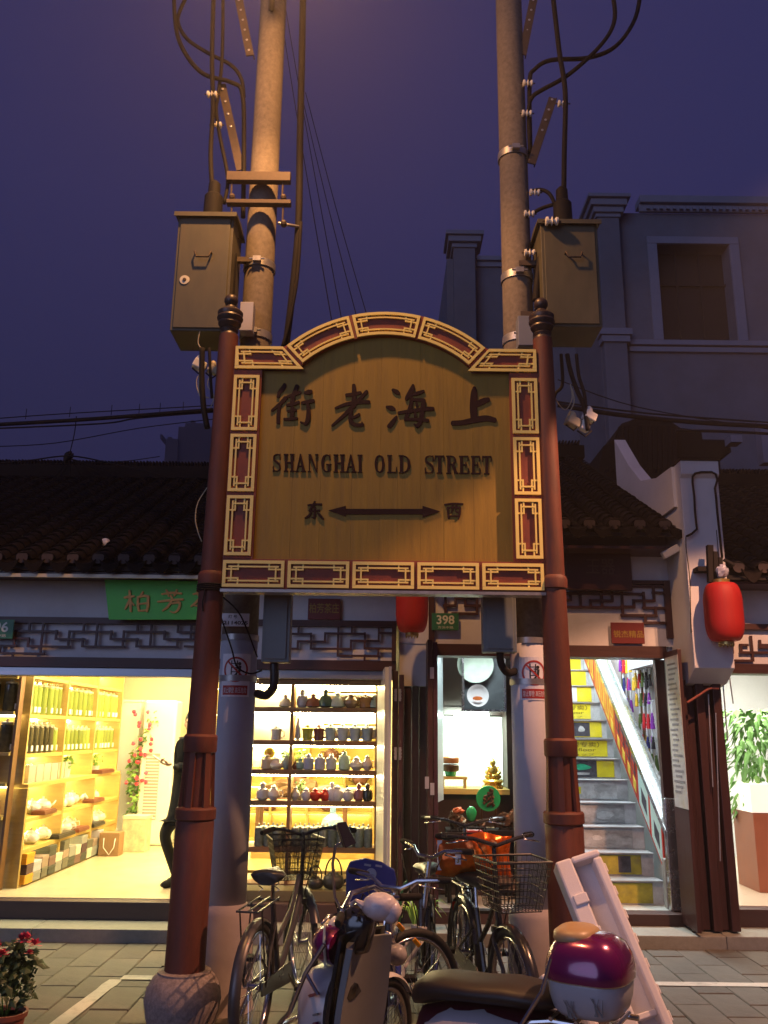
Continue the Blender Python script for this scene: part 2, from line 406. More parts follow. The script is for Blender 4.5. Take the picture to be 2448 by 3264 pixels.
# brushed characters (crop coordinates 780,1180 at 1.885)
def kx(x, y): return (xx(780+x/1.885, 1180+y/1.885, SY+.04), zz(780+x/1.885, 1180+y/1.885, SY+.04))
kp = 5.95/F/1.885
def brush(name, strokes, conv=kx, k=kp, m=m_letter, parent=sign, dep=SY+.040, lab=None, ex=.003):
    b = B()
    for i, s_ in enumerate(strokes):
        pl = stroke_poly([(*conv(p[0], p[1]), p[2]*k) for p in s_])
        b.prism(pl, dep-ex-.0003*i, dep+.003)
    return b.build(name, m, parent, label=lab)
brush('character', [[(240,85,9),(232,105,14),(205,138,11)], [(205,140,8),(200,160,9)], [(245,168,13),(215,200,11),(163,243,7)], [(212,210,8),(204,250,11),(202,315,12)],
  [(315,96,13),(300,130,12),(285,165,12)], [(255,160,7),(290,150,11),(330,133,10)], [(290,165,12),(282,205,13)], [(255,210,9),(290,205,11),(325,192,9)],
  [(285,225,10),(285,262,12),(280,292,11)], [(260,247,7),(285,243,9),(308,240,9)], [(238,295,8),(275,295,9),(315,290,8)],
  [(362,136,8),(385,133,16),(400,128,10)], [(345,197,9),(385,190,12),(413,185,11)], [(378,205,9),(384,250,13),(378,300,13),(366,325,9)], [(366,325,9),(335,312,4)]])
brush('character', [[(655,90,11),(658,130,14),(655,205,13)], [(612,150,11),(655,145,12),(695,135,10)], [(546,228,7),(610,205,11),(690,192,13),(745,192,12)],
  [(733,128,10),(700,165,11),(650,215,12),(600,268,11),(525,333,6)], [(660,215,9),(640,235,11),(636,300,13),(660,328,12),(705,330,11)], [(708,328,10),(704,312,3)], [(688,265,8),(665,280,9),(640,286,7)]])
brush('character', [[(890,118,9),(910,130,15),(925,140,10)], [(853,220,7),(880,228,16),(900,235,8)], [(912,278,6),(890,310,13),(868,338,14)],
  [(1012,90,8),(1005,115,15),(975,165,12),(970,180,5)], [(990,150,8),(1035,140,12),(1075,126,8)], [(1003,165,10),(995,220,12),(968,290,11)], [(1003,178,8),(1050,180,11),(1075,182,12)],
  [(1075,182,13),(1066,250,14),(1055,310,13),(1035,338,12)], [(925,257,9),(1000,246,12),(1080,234,13),(1130,232,12)], [(962,298,8),(1020,296,10),(1100,303,11)], [(1030,195,5),(1036,215,8)], [(1022,255,6),(1026,278,9)], [(1035,338,9),(1018,325,4)]])
brush('character', [[(1380,105,10),(1378,140,20),(1374,220,22),(1378,296,20)], [(1385,212,14),(1425,190,19),(1462,176,14)], [(1250,318,15),(1310,315,16),(1380,300,18),(1450,290,19),(1502,300,15)]])
def k2(x, y): return (xx(840+x/2.183, 1420+y/2.183, SY+.04), zz(840+x/2.183, 1420+y/2.183, SY+.04))
kp2 = 5.75/F/2.183
brush('character', [[(310,415,6),(355,410,7),(403,409,7)], [(357,392,7),(335,430,7),(318,455,6)], [(320,458,6),(355,454,6),(390,452,6)], [(354,428,7),(356,470,8),(352,506,7)], [(352,506,6),(336,500,3)], [(332,468,5),(312,492,9),(288,506,4)], [(375,468,4),(395,490,9),(416,512,6)]], k2, kp2)
brush('character', [[(1262,412,6),(1320,404,6),(1387,408,6)], [(1282,430,7),(1284,470,7),(1288,506,7)], [(1284,434,6),(1330,430,6),(1366,432,7)], [(1366,434,8),(1364,480,8),(1356,512,5)], [(1288,492,5),(1330,490,5),(1360,490,5)], [(1314,412,6),(1314,445,5),(1304,470,3)], [(1340,412,5),(1338,455,5),(1352,466,5)]], k2, kp2)
b = B()
b.prism([k2(*p) for p in [(450,452),(572,420),(570,441),(1106,441),(1106,420),(1228,458),(1106,500),(1106,478),(572,480),(572,495)]], SY+.0365, SY+.043)
b.build('double_arrow', m_letter, sign)
# serif capitals
def seg(x0, y0, x1, y1, w0, w1=None): return ('l', x0, y0, x1, y1, w0, w1 or w0)
GL = {
 'S': [('c', [(.86,.80,.03),(.80,.93,.05),(.52,.965,.06),(.2,.88,.10),(.22,.66,.16),(.52,.52,.19),(.80,.36,.17),(.80,.12,.10),(.5,.03,.06),(.2,.08,.05),(.1,.24,.03)]), ('b',.80,.68,.90,1.0), ('b',.08,0,.18,.33)],
 'H': [('b',.12,0,.34,1), ('b',.66,0,.88,1), ('b',.3,.47,.7,.56), ('b',.03,0,.43,.06), ('b',.57,0,.97,.06), ('b',.03,.94,.43,1), ('b',.57,.94,.97,1)],
 'A': [('p',[(.42,1),(.56,1),(.92,.03),(.66,.03)]), ('p',[(.44,.97),(.50,.86),(.2,.03),(.12,.03)]), ('b',.28,.28,.68,.36), ('b',.02,0,.32,.06), ('b',.54,0,1.0,.06)],
 'N': [('b',.12,0,.2,1), ('p',[(.06,1),(.32,1),(.86,.0),(.78,-.02)]), ('b',.78,0,.87,1), ('b',.02,0,.3,.06), ('b',.68,.94,.98,1)],
 'G': [('c', [(.84,.72,.03),(.78,.90,.05),(.56,.965,.06),(.3,.84,.14),(.22,.5,.19),(.3,.16,.14),(.55,.035,.06),(.80,.12,.05)]), ('b',.66,.04,.86,.44), ('b',.52,.40,.97,.46), ('b',.80,.68,.88,1.0)],
 'I': [('b',.3,0,.7,1), ('b',.12,0,.88,.06), ('b',.12,.94,.88,1)],
 'O': [('c', [(.5,.965,.05),(.26,.85,.14),(.17,.5,.18),(.26,.15,.14),(.5,.035,.05)]), ('c', [(.5,.035,.05),(.74,.15,.14),(.83,.5,.18),(.74,.85,.14),(.5,.965,.05)])],
 'L': [('b',.14,0,.38,1), ('b',.03,.94,.5,1), ('b',.03,0,.92,.07), ('p',[(.84,.0),(.92,.0),(.97,.34),(.90,.34)])],
 'D': [('b',.12,0,.34,1), ('b',.03,0,.42,.06), ('b',.03,.94,.42,1), ('c', [(.3,.965,.05),(.62,.90,.08),(.82,.7,.16),(.85,.5,.18),(.82,.3,.16),(.62,.10,.08),(.3,.035,.05)])],
 'T': [('b',.36,0,.64,1), ('b',.04,.92,.96,1), ('b',.22,0,.78,.06), ('b',.04,.70,.12,1), ('b',.88,.70,.96,1)],
 'R': [('b',.12,0,.34,1), ('b',.03,0,.44,.06), ('b',.03,.94,.44,1), ('c', [(.3,.965,.05),(.6,.93,.08),(.72,.76,.15),(.6,.56,.08),(.3,.52,.05)]), ('p',[(.42,.54),(.62,.56),(.96,.0),(.70,.0)]), ('b',.66,0,1.0,.06)],
 'E': [('b',.12,0,.36,1), ('b',.03,0,.92,.07), ('b',.03,.93,.88,1), ('b',.3,.47,.66,.54), ('b',.80,.72,.88,1), ('b',.84,0,.93,.32), ('b',.60,.36,.67,.66)],
}
spots = [('S',60,125),('H',138,218),('A',218,296),('N',306,384),('G',393,475),('H',484,568),('A',566,648),('I',648,694),('O',768,846),('L',858,930),('D',938,1024),
         ('S',1116,1190),('T',1188,1260),('R',1268,1356),('E',1358,1434),('E',1442,1514),('T',1518,1588)]
for ch, xa, xb in spots:
    yt = 58 + (xa-60)*.0105; yb_ = 182 + (xa-60)*.0125; b = B()
    cv = lambda u, v: k2(xa + (xb-xa)*u, yb_ + (yt-yb_)*v)
    for i, g_ in enumerate(GL[ch]):
        y0 = SY+.0367-.0003*i
        if g_[0] == 'b': q = [cv(g_[1],g_[2]), cv(g_[3],g_[2]), cv(g_[3],g_[4]), cv(g_[1],g_[4])]; b.prism(q, y0, SY+.043)
        elif g_[0] == 'p': b.prism([cv(*p) for p in g_[1]], y0, SY+.043)
        else:
            wk = (xb-xa)*kp2*.62; b.prism(stroke_poly([(*cv(p[0], p[1]), max(p[2]*wk, .0035)) for p in g_[1]], 4), y0, SY+.043)
    b.build('letter', m_letter, sign)
# ================================================================== SIGN POSTS
def signpost(x, lab):
    t = thing('sign_post', lab, 'post', (x, SY+.06, 0), group='red posts of the street sign')
    c = (x, SY+.06, 0)
    B().lathe([(.118,.30),(.117,1.16),(.112,1.17)], c, 20).build('lower_shaft', m_red, t, smooth=30)
    B().lathe([(.110,1.17),(.125,1.18),(.125,1.235),(.118,1.245),(.095,1.25)], c, 20).build('collar', m_red, t, smooth=30)
    B().lathe([(.085,1.245),(.08,1.57)], c, 16).build('core', m_red, t, smooth=30)
    for k in range(6):
        a = 2*math.pi*k/6+.26; rb, rt_ = .108, .094; wd = .034
        b = B(); ca, sa = math.cos(a), math.sin(a); tx, ty = -sa*wd/2, ca*wd/2
        pts = []
        for z, r in ((1.246, rb), (1.57, rt_)):
            for dr in (0, -.02):
                for s_ in (-1, 1): pts.append((c[0]+ca*(r+dr)+tx*s_, c[1]+sa*(r+dr)+ty*s_, z))
        b.add(pts, [(0,1,5,4),(2,6,7,3),(0,4,6,2),(1,3,7,5),(0,2,3,1),(4,5,7,6)]); b.build('strut', m_red, t)
    B().lathe([(.1,1.57),(.104,1.58),(.104,1.665),(.098,1.675),(.09,1.68)], c, 20).build('collar', m_red, t, smooth=30)
    B().lathe([(.09,1.68),(.080,2.60),(.080,2.62)], c, 20).build('middle_shaft', m_red, t, smooth=30)
    B().lathe([(.079,2.62),(.090,2.625),(.092,2.68),(.085,2.70),(.078,2.71)], c, 20).build('collar', m_red, t, smooth=30)
    B().lathe([(.077,2.71),(.068,4.40)], c, 20).build('upper_shaft', m_red, t, smooth=30)
    B().lathe([(.066,4.40),(.058,4.42),(.066,4.44),(.054,4.455),(.074,4.475),(.082,4.49),(.078,4.505),(.088,4.52),(.093,4.535),(.086,4.55),(.09,4.565),(.09,4.58),(.07,4.60),(.044,4.615),(.036,4.63)], c, 20).build('finial', m_dkmetal, t, smooth=25)
    B().ball((x, SY+.06, 4.675), .05, n=16, m=10).build('finial_ball', m_dkmetal, t, smooth=2)
    B().lathe([(.13,0),(.18,.03),(.205,.09),(.222,.18),(.212,.25),(.175,.31),(.155,.325),(.155,.335),(.118,.34)], c, 28).build('stone_base', m_base, t, smooth=35)
    return t
t_ = signpost(-1.143, 'red brown sign post with dark finial at the left side of the street sign')
t_.rotation_euler = (0, .0075, 0)
t_ = signpost(1.132, 'red brown sign post with dark finial at the right side of the street sign'); t_.rotation_euler = (0, -.0062, 0)
# rope bound round the posts under the board
for x_, l_ in ((-1.125, 'dark rope tied round the left red post below the board'),):
    b = B()
    for k in range(4): b.ring((x_, SY+.06, 2.585+.012*k), .088, .007, 'Z', 20, 5)
    b.tube([(x_-.02, SY-.03, 2.58), (x_-.03, SY-.035, 2.5), (x_-.025, SY-.03, 2.44)], .005, 5); tag(b.build('rope', m_cable), l_, 'rope')
# ================================================================== UTILITY POLES
def upole(x, lab, y=6.05):
    t = thing('utility_pole', lab, 'utility pole', (x, y, 0), group='concrete utility poles behind the sign')
    B().lathe([(.132,.62),(.126,2.35)], (x, y, 0), 24).build('painted_section', m_polepaint, t, smooth=2)
    B().lathe([(.126,2.35),(.118,4.4),(.108,8.6)], (x, y, 0), 24).build('shaft', m_conc, t, smooth=2)
    B().lathe([(.21,0),(.20,.04),(.19,.32),(.18,.56),(.155,.60),(.132,.62)], (x, y, 0), 24).build('plinth', mat('plinth painted lamp-lit peach', (.42,.36,.33), .8, var=.12, scale=6, dirt=.3, dirtcol=(.2,.15,.12)), t, smooth=30)  # peach of the lamp light put into the plinth colour
    for z in ((4.62, 5.22) if x < 0 else (4.62, 5.15, 6.25)):
        b = B().lathe([(.118,z-.03),(.126,z-.03),(.126,z+.03),(.118,z+.03)], (x, y, 0), 24, cap=False); b.box(x-.03, x+.03, y-.16, y-.12, z-.02, z+.02); b.tube([(x-.06,y-.15,z),(x+.06,y-.15,z)], .008, 6)
        b.build('clamp', m_steel, t, smooth=30)
    return t
POL = upole(-1.0, 'speckled concrete utility pole behind the left post, glowing orange at the top'); POR = upole(1.02, 'speckled concrete utility pole behind the right post, dark near the top')
# ================================================================== FACADES
FY = 8.15
K = 1.47558
def DX(x, y, d): return xx(x*K, y*K, d)
def DZ(x, y, d): return zz(x*K, y*K, d)
m_white = mat('off white lime wall', (.62, .62, .64), .85, var=.07, scale=2.5, bump=.15, dirt=.3, dirtcol=(.36,.34,.33))
m_wood = mat('dark red brown wood', (.050, .018, .016), .45, var=.25, scale=6, stretch=(6,6,.5), bump=.1)
m_woodh = mat('dark red brown beam', (.050, .018, .016), .45, var=.25, scale=6, stretch=(.5,6,6), bump=.1)
m_tile = mat('dark clay roof tile', (.010, .0075, .0068), .9, spec=.15, var=.3, scale=14, rnd=.35)
m_under = mat('dark roof bed', (.015, .012, .012), .9, var=.2)  # plain dark tone of the roof bed
m_rail = mat('blue grey aluminium rail', (.42, .45, .50), .3, metal=.6, var=.1, scale=4, stretch=(.3,3,3))
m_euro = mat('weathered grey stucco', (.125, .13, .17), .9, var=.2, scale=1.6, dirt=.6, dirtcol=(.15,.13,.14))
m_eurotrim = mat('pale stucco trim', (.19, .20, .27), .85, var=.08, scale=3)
m_blackwin = mat('dark empty window', (.006, .003, .003), .7, var=.2)
zb1t, zb1b = DZ(700,1341,FY), DZ(700,1354,FY); zb2t, zb2b = DZ(700,1427,FY), DZ(700,1448,FY); zrl = DZ(700,1467,FY)
XA0, XA1 = -6.2, DX(848,1500,FY)
XB0, XB1 = DX(944,1500,FY), DX(1437,1500,FY)
XC0 = DX(1576,1500,FY)
def house(name, lab): return thing(name, lab, 'building', (0, FY, 0))
# ---- tea shop building (left)
hA = house('shop_building', 'white walled tea shop with tiled roof, green sign and brightly lit open front')
B().box(XA0, .155, FY, FY+.22, zb1t+.002, 3.25).build('upper_wall', m_white, hA)
B().box(XA0, XA1+.03, FY+.004, FY+.2, zb2t+.002, zb1b-.002).build('panel_wall', m_white, hA)
B().box(XA0, XA1+.03, FY-.05, FY+.15, zb1b, zb1t).build('upper_beam', m_woodh, hA)
B().box(XA0, XA1+.03, FY-.06, FY+.2, zb2b, zb2t).build('lower_beam', m_woodh, hA)
B().box(XA0, XA1, FY-.03, FY+.14, zrl, zb2b-.002).build('metal_rail', m_rail, hA, bevel=.006)
B().box(DX(556,1480,FY), XA1-.02, FY+.05, FY+.13, DZ(700,1479,FY), zrl-.002).build('header', mat('yellow brown header', (.30,.17,.07), .5, var=.2, scale=5, stretch=(.5,3,3)), hA)
B().box(XA1+.001, XA1+.05, FY-.08, FY+.1, .247, zb2b-.004).build('door_post', m_wood, hA, bevel=.004)
# ---- lattice
def bars(par, org, sc, lst, dep, wd=.019, name='bar', m=None):
    i = 0
    for q in lst:
        k_, c, a, e_ = q; P_ = lambda u, v: (xx(org[0]+u/sc, org[1]+v/sc, dep), zz(org[0]+u/sc, org[1]+v/sc, dep))
        if k_ == 'H': x0, z0 = P_(a, c); x1, _ = P_(e_, c); bb = (x0-wd/2, x1+wd/2, z0-wd/2, z0+wd/2); y = dep
        else: x0, z0 = P_(c, a); _, z1 = P_(c, e_); bb = (x0-wd/2, x0+wd/2, z1-wd/2, z0+wd/2); y = dep-.0015
        y -= .0001*(i % 9); i += 1
        B().box(bb[0], bb[1], y-.022, y+.0, bb[2], bb[3]).build(name, m or m_wood, par, bevel=0)
LA = [('V',230,210,265),('V',333,210,432),('H',265,130,435),('V',432,265,325),('H',325,432,640),('V',530,268,380),('H',268,530,847),('V',640,210,268),('V',742,210,380),
 ('V',630,325,380),('H',380,222,530),('V',222,320,380),('H',320,110,222),('V',122,265,375),('H',375,0,122),('V',8,375,432),('H',432,8,333),('V',103,435,487),('H',381,630,940),
 ('V',845,268,325),('H',325,845,1045),('V',940,268,381),('H',269,940,1250),('V',1045,210,265),('V',1150,210,381),('V',1038,325,381),('H',381,1038,1345),('V',1248,269,325),('H',326,1248,1530),
 ('V',1345,326,381),('V',1350,210,272),('H',273,1350,1530),('V',1450,210,325),('H',381,1400,1600),('V',1530,270,381)]
bars(hA, (0,1900), 2.37, LA, FY-.025, name='lattice_bar')
LA2 = [('V',740,283,330),('H',333,690,835),('V',835,333,445),('H',445,835,1135),('V',735,390,445),('H',390,735,940),('V',940,330,390),('H',330,940,1240),('V',1040,283,498),
 ('V',1142,283,330),('V',1240,330,443),('H',443,1240,1440),('V',1135,385,445),('H',385,1135,1345),('V',1345,283,385),('H',327,1345,1440),('H',498,1040,1343),('V',1341,450,498),('V',1238,498,540),('H',445,640,735),('V',640,333,498),('H',498,560,640)]
bars(hA, (640,1880), 2.37, LA2, FY-.025, name='lattice_bar')
B().box(XA1-.012, XA1+.028, FY-.085, FY-.002, zb2t, zb1b).build('lattice_post', m_wood, hA)
# ---- roofs
def tile_mesh(r, ln, name):
    b = B(); n = 8; vs = []
    for y, rr, dz_ in ((0, r, .012), (ln, r*.88, -.012)):
        for k in range(n+1):
            a = math.pi*k/n; vs.append((rr*math.cos(a), y, rr*math.sin(a)*.85+dz_))
        for k in range(n+1):
            a = math.pi*(n-k)/n; vs.append(((rr-.012)*math.cos(a), y, (rr-.012)*math.sin(a)*.85+dz_-.004))
    m_ = 2*(n+1); fs = [(k, (k+1) % m_, m_+(k+1) % m_, m_+k) for k in range(m_)] + [tuple(range(m_)), tuple(range(2*m_-1, m_-1, -1))]
    b.add(vs, fs); return b.mesh(name, m_tile, smooth=35)
tm_cover = tile_mesh(.078, .20, 'roof_tile')
def roof(par, x0, x1, ye, ze, yr, zr, npart, sp=.232, drip=True):
    ln = math.hypot(yr-ye, zr-ze); sl = math.atan2(zr-ze, yr-ye); dy, dz_ = math.cos(sl), math.sin(sl)
    f_ = thing_part = bpy.data.objects.new('roof', None); COL.objects.link(f_); f_.parent = par
    base = B(); base.prismx([(ye+.02, ze-.045), (yr, zr-.045), (yr+3, zr-1.5), (yr+3, zr-1.6), (yr, zr-.12), (ye+.02, ze-.085)], x0, x1)
    base.build('roof_bed', m_under, f_)
    nc = int((x1-x0)/sp); rws = int(ln/.145); far = B(); pan = B(); cnt = 0
    off = ROOT[par.name]
    for c in range(nc+1):
        x = x0 + sp*(c+.5)
        if x > x1: break
        for r in range(rws):
            s_ = r*.145; j = random.uniform(-.006, .006)
            if cnt < npart and r < npart//(nc+1)+1:
                o = bpy.data.objects.new('roof_tile', tm_cover); COL.objects.link(o); o.parent = f_
                o.location = Vector((x+j, ye+s_*dy, ze+s_*dz_+random.uniform(0, .006))) - off; o.rotation_euler = (sl, random.uniform(-.03, .03), random.uniform(-.03, .03)); cnt += 1
            else:
                vs = []
                for (q, rr) in ((s_, .078), (s_+.19, .07)):
                    for k in range(7):
                        a = math.pi*k/6; h = rr*math.sin(a)*.85 + (.012 if q == s_ else -.01); vs.append((x+j+rr*math.cos(a), ye+q*dy-h*dz_, ze+q*dz_+h*dy))
                far.add(vs, [(k, k+1, 8+k, 7+k) for k in range(6)] + [tuple(range(7))])
            # pan tiles
            xp = x+sp/2; vs = []
            for (q, lift) in ((s_, .0), (s_+.17, -.014)):
                for k in range(5):
                    a = k/4*2-1; h = -.035+.03*a*a+lift+.012; vs.append((xp+a*.075, ye-.03+q*dy-h*dz_, ze-.01+q*dz_+h*dy))
            pan.add(vs, [(k, k+1, 6+k, 5+k) for k in range(4)])
    far.build('upper_tiles', m_tile, f_, kind='stuff', fix=False)
    pan.build('pan_tiles', m_tile, f_, kind='stuff', fix=False)
    for c in range(nc+1):          # drip tiles hanging at the eave
        x = x0 + sp*(c+1)
        if x > x1: break
        b = B(); w_ = .098; y = ye-.045; z = ze-.01
        pl = [(x-w_, z+.018), (x-w_*.6, z-.012), (x, z-.028), (x+w_*.6, z-.012), (x+w_, z+.018), (x+w_*.72, z-.05), (x+w_*.3, z-.098), (x, z-.112), (x-w_*.3, z-.098), (x-w_*.72, z-.05)]
        b.prism(pl, y, y+.014); b.build('drip_tile', m_tile, f_)
        b = B(); x = x - sp/2; b.lathe([(.055, 0), (.05, .012)], (x, ye-.028, ze+.026), 10, 'Y'); b.build('end_cap', mat('pinkish eave cap', (.05,.035,.032), .8, var=.3, scale=20), f_)
    # ridge
    b = B(); b.box(x0-.02, x1+.02, yr-.10, yr+.10, zr-.02, zr+.16)
    for k in range(int((x1-x0)/.045)):
        x = x0+k*.045; b.obox((x+.02, yr, zr+.19), .02, .19, .085+random.uniform(-.01,.01), ry=.18+random.uniform(-.05,.05))
    b.build('ridge', m_tile, f_)
    return f_
zeA = DZ(200,1212,7.72); roof(hA, XA0, .12, 7.72, zeA, 11.6, zeA+ (11.6-7.72)*.50, 290)
B().box(XA0, .12, 7.78, FY+.1, zeA-.115, zeA-.09).build('eave_board', m_woodh, hA)
B().box(XA0, .12, 7.735, 7.76, zeA-.150, zeA-.118).build('fascia', mat('fascia edge painted as lit', (.62,.58,.46), .6, var=.1), hA)  # light on the board edge put into its pale colour
# ---- jade and gift shop building (middle)
hB = house('shop_building', 'white walled gift shop with staircase inside its door, between pier and tea shop')
zh0, zh1 = DZ(1300,1396,FY), DZ(1300,1421,FY)
B().box(.158, 2.86, FY, FY+.22, zh0+.003, 3.7).build('upper_wall', m_white, hB)
B().box(XB0-.02, XB1+.02, FY-.06, FY+.2, zh1, zh0).build('door_header', m_woodh, hB)
B().box(XA1+.06, XB0-.005, FY+.01, FY+.2, DZ(900,1482,FY), zh0-.001).build('white_pier_panel', m_white, hB)
B().box(.16, 2.8, 7.78, FY+.1, DZ(1300,1160,7.75)-.10, DZ(1300,1160,7.75)-.075).build('eave_board', m_woodh, hB)
zeB = DZ(1330,1138,7.72); roof(hB, .16, 2.80, 7.72, zeB, 11.6, zeB+(11.6-7.72)*.5, 280)
LBR = [('H',1385,60,720),('V',180,1385,1435),('H',1435,100,180),('V',253,1385,1488),('H',1488,100,560),('V',330,1440,1488),('H',1440,330,490),('V',490,1385,1440),('V',412,1385,1488),('V',563,1385,1550),
 ('H',1487,563,655),('V',652,1440,1488),('H',1441,655,798),('V',725,1385,1490),('H',1496,725,880),('V',812,1495,1550),('H',1550,563,820),('V',737,1550,1608),('H',1606,737,880),('H',1334,640,880),('V',798,1334,1440),('H',1382,798,880)]
bars(hB, (1740,1300), 2.343, LBR, FY-.01, .024, name='lattice_bar')
q = prect(2118, 1852, 2140, 2035, FY-.01); B().box(q[0], q[1], FY-.045, FY-.008, q[2], q[3]).build('lattice_post', m_wood, hB)
q = prect(1780, 1850, 2118, 1862, FY-.01); B().box(q[0], q[1], FY-.04, FY-.008, q[2], q[3]).build('upper_beam', m_woodh, hB)
LBL = [('V',500,60,120),('H',120,415,500),('H',120,575,700),('V',575,65,120),('V',662,40,180),('H',180,480,662),('H',65,500,662),('V',425,65,180)]
bars(hB, (1240,1880), 2.37, LBL, FY-.01, .024, name='lattice_bar')
q = prect(1366, 1890, 1384, 2050, FY-.01); B().box(q[0], q[1], FY-.04, FY-.008, q[2], q[3]).build('lattice_post', m_wood, hB)
# dark signboard above the stair door
q = prect(1800, 1738, 2010, 1882, FY-.1)
db = thing('signboard', 'dark wooden name board with faint carved characters above the staircase door', 'signboard', ((q[0]+q[1])/2, FY-.1, q[2]))
B().box(q[0], q[1], FY-.13, FY-.07, q[2], q[3]).build('board', m_woodh, db, bevel=.008)
text('lettering', '玉器', 1868, 1782, 1960, 1830, FY-.132, mat('dull brown gilt', (.10,.06,.04), .5, var=.1), db, .003)
# ---- pier with swept gable wall
pr = thing('gable_wall', 'white fire wall pier with swept top between the two right shops', 'wall', (2.9, 7.6, 0))
PX0, PX1 = DX(1482,1200,7.62), DX(1566,1200,7.62); zpt = DZ(1520,998,7.62); zpb = DZ(1520,1478,7.62)
B().prismx([(7.62, zpb+.14), (7.62, zpt-.16), (7.58, zpt-.13), (7.58, zpt), (8.0, zpt+.0), (8.2, zpt-.05), (8.2, zpb-.25), (8.1, zpb-.2), (8.02, zpb-.02), (7.82, zpb+.02)], PX0, PX1).build('pier', m_white, pr, bevel=.006)
zg1, zg2 = zz(2116,1524,8.2), zz(2005,1419,9.5)
B().prismx([(7.75, zpt-.01), (8.2, zg1), (8.7, zg1+.12), (9.1, (zg1+zg2)/2+.02), (9.5, zg2), (9.6, zg2+.1), (9.6, 2.4), (8.205, 2.4), (8.205, zpt-.4), (7.75, zpt-.4)], PX0-.03, PX0+.10).build('swept_wall', m_white, pr)
B().box(PX0-.01, PX1+.01, 7.56, 8.1, zpt+.001, zpt+.03).build('coping', m_tile, pr)
b = B(); cp = lambda u, v, d=7.57: at(1740+u/2.343, 1300+v/2.343, d)
pts = [cp(1050,960), cp(1090,940), cp(1128,905), cp(1122,860), cp(1112,760), cp(1108,660), cp(1095,560), cp(1095,515), cp(1115,490), cp(1160,480), cp(1240,480), cp(1268,495), cp(1280,540), cp(1262,600), cp(1272,680), cp(1280,780), cp(1298,950), cp(1316,1120)]
b.tube(pts, .011, 6); cb = b.build('conduit', m_cable, smooth=2); tag(cb, 'black conduit looping over the face of the white pier', 'conduit')
# ---- right shop building
hC = house('shop_building', 'white walled shop with glaring open doorway at the right edge')
ch0, ch1 = DZ(1620,1435,FY), DZ(1620,1456,FY)
B().box(PX1-.02, 6.5, FY, FY+.22, ch0+.003, 3.3).build('upper_wall', m_white, hC)
B().box(PX1-.04, 6.5, FY-.06, FY+.2, ch1, ch0).build('door_header', m_woodh, hC)
q = prect(2330, 1990, 2448, 2008, FY-.01); B().box(q[0]-.1, 6.5, FY-.05, FY-.003, q[2], q[3]).build('upper_beam', m_woodh, hC)
LC = [('H',15,1290,1390),('V',1385,15,70),('H',75,1288,1310),('V',1525,-45,130),('H',130,1312,1530),('V',1312,75,130),('V',1385,130,172),('H',70,1450,1900),('V',1450,15,70),('H',15,1450,1500),('H',15,1592,1900),('V',1592,-15,32),('H',32,1592,1700)]
bars(hC, (1740,2050), 2.343, LC, FY-.01, .022, name='lattice_bar')
zeC = DZ(1620,1232,7.72); roof(hC, PX1+.03, 6.4, 7.72, zeC, 11.6, zeC+(11.6-7.72)*.5, 250)
B().box(PX1+.03, 6.4, 7.78, FY+.1, zeC-.115, zeC-.09).build('eave_board', m_woodh, hC)
# ---- folded door leaves and columns between the shops
dl = thing('folding_door', 'dark red brown folded door leaves between the tea shop and the gift shop', 'door', (.3, FY, .2))
xs_ = [XA1+.054, DX(872,1600,FY), DX(889,1600,FY), DX(905,1600,FY), DX(922,1600,FY)]
for i in range(4):
    y = FY-.02 + (.05 if i % 2 else 0) - (.10 if i == 0 else 0)
    leaf = B().box(xs_[i]+.003, xs_[i+1]-.003, y, y+.05, .205, DZ(880,1482,FY)-.003 - (.0 if i else -.10)).build('leaf', m_wood, dl, bevel=.004)
b = B(); xl = DX(922,1600,7.95); xr = DX(944,1600,7.95); zt = DZ(935,1385,7.95)
B().box(xl+.0, xl+.045, 7.80, 8.10, .205, zt).build('leaf', m_wood, dl, bevel=.004)
B().box(xl+.05, xr, 7.83, 8.12, .205, zt-.02).build('leaf', mat('glossy dark lacquered wood', (.07,.035,.05), .2, var=.3, scale=25, bump=.3), dl, bevel=.004)
for (Xp, Yp, d) in ((1268,2215,8.0),(1268,2402,8.0)):
    p_ = at(Xp, Yp, d)
    for s_ in (-1, 1): b = B().obox((p_.x+s_*.02, FY-.128, p_.z), .022, .006, .11); [b.obox((p_.x+s_*.028, FY-.13, p_.z+q_), .012, .006, .014) for q_ in (-.03, 0, .03)]; b.build('hinge', m_steel, dl)
for (Xp, Yp) in ((1377,2145),(1361,2495),(1378,2515)):
    p_ = at(Xp, Yp, 7.79); B().obox((p_.x, 7.795, p_.z), .035, .008, .10).build('bolt_plate', mat('bright bolt plate', (.6,.62,.65), .3, metal=.5, var=.1), dl)
# glass painted leaf of the tea shop, swung open
gl = thing('open_door_leaf', 'pale glazed door leaf of the tea shop, swung open and glowing yellow', 'door', (.0, 8.0, .25))
xg0, xg1 = DX(812,1600,8.3), DX(830,1600,8.02)
b = B(); x0_, x1_ = xg0-.0, DX(841,1600,7.98)
vsq = [(xg0+.01, 8.36, .25), (xg1+.0, 8.0, .25), (xg1+.035, 8.0, .25), (xg0+.05, 8.36, .25)]
ztl, ztr = DZ(812,1462,8.3), DZ(838,1440,7.95)
b.add(vsq+[(v[0], v[1], ztl if v[1] > 8.2 else ztr) for v in vsq], [(0,1,5,4),(1,2,6,5),(2,3,7,6),(3,0,4,7),(0,3,2,1),(4,5,6,7)])
b.build('leaf', mat('frosted cream leaf', (.70,.68,.55), .35, var=.12, scale=6, stretch=(4,4,.4)), gl)
B().box(xg1+.036, DX(841,1600,7.98)+.015, 7.97, 8.02, .25, ztr+.004).build('edge_stile', mat('blue white stile', (.45,.48,.55), .6, var=.1, stretch=(5,5,1)), gl)
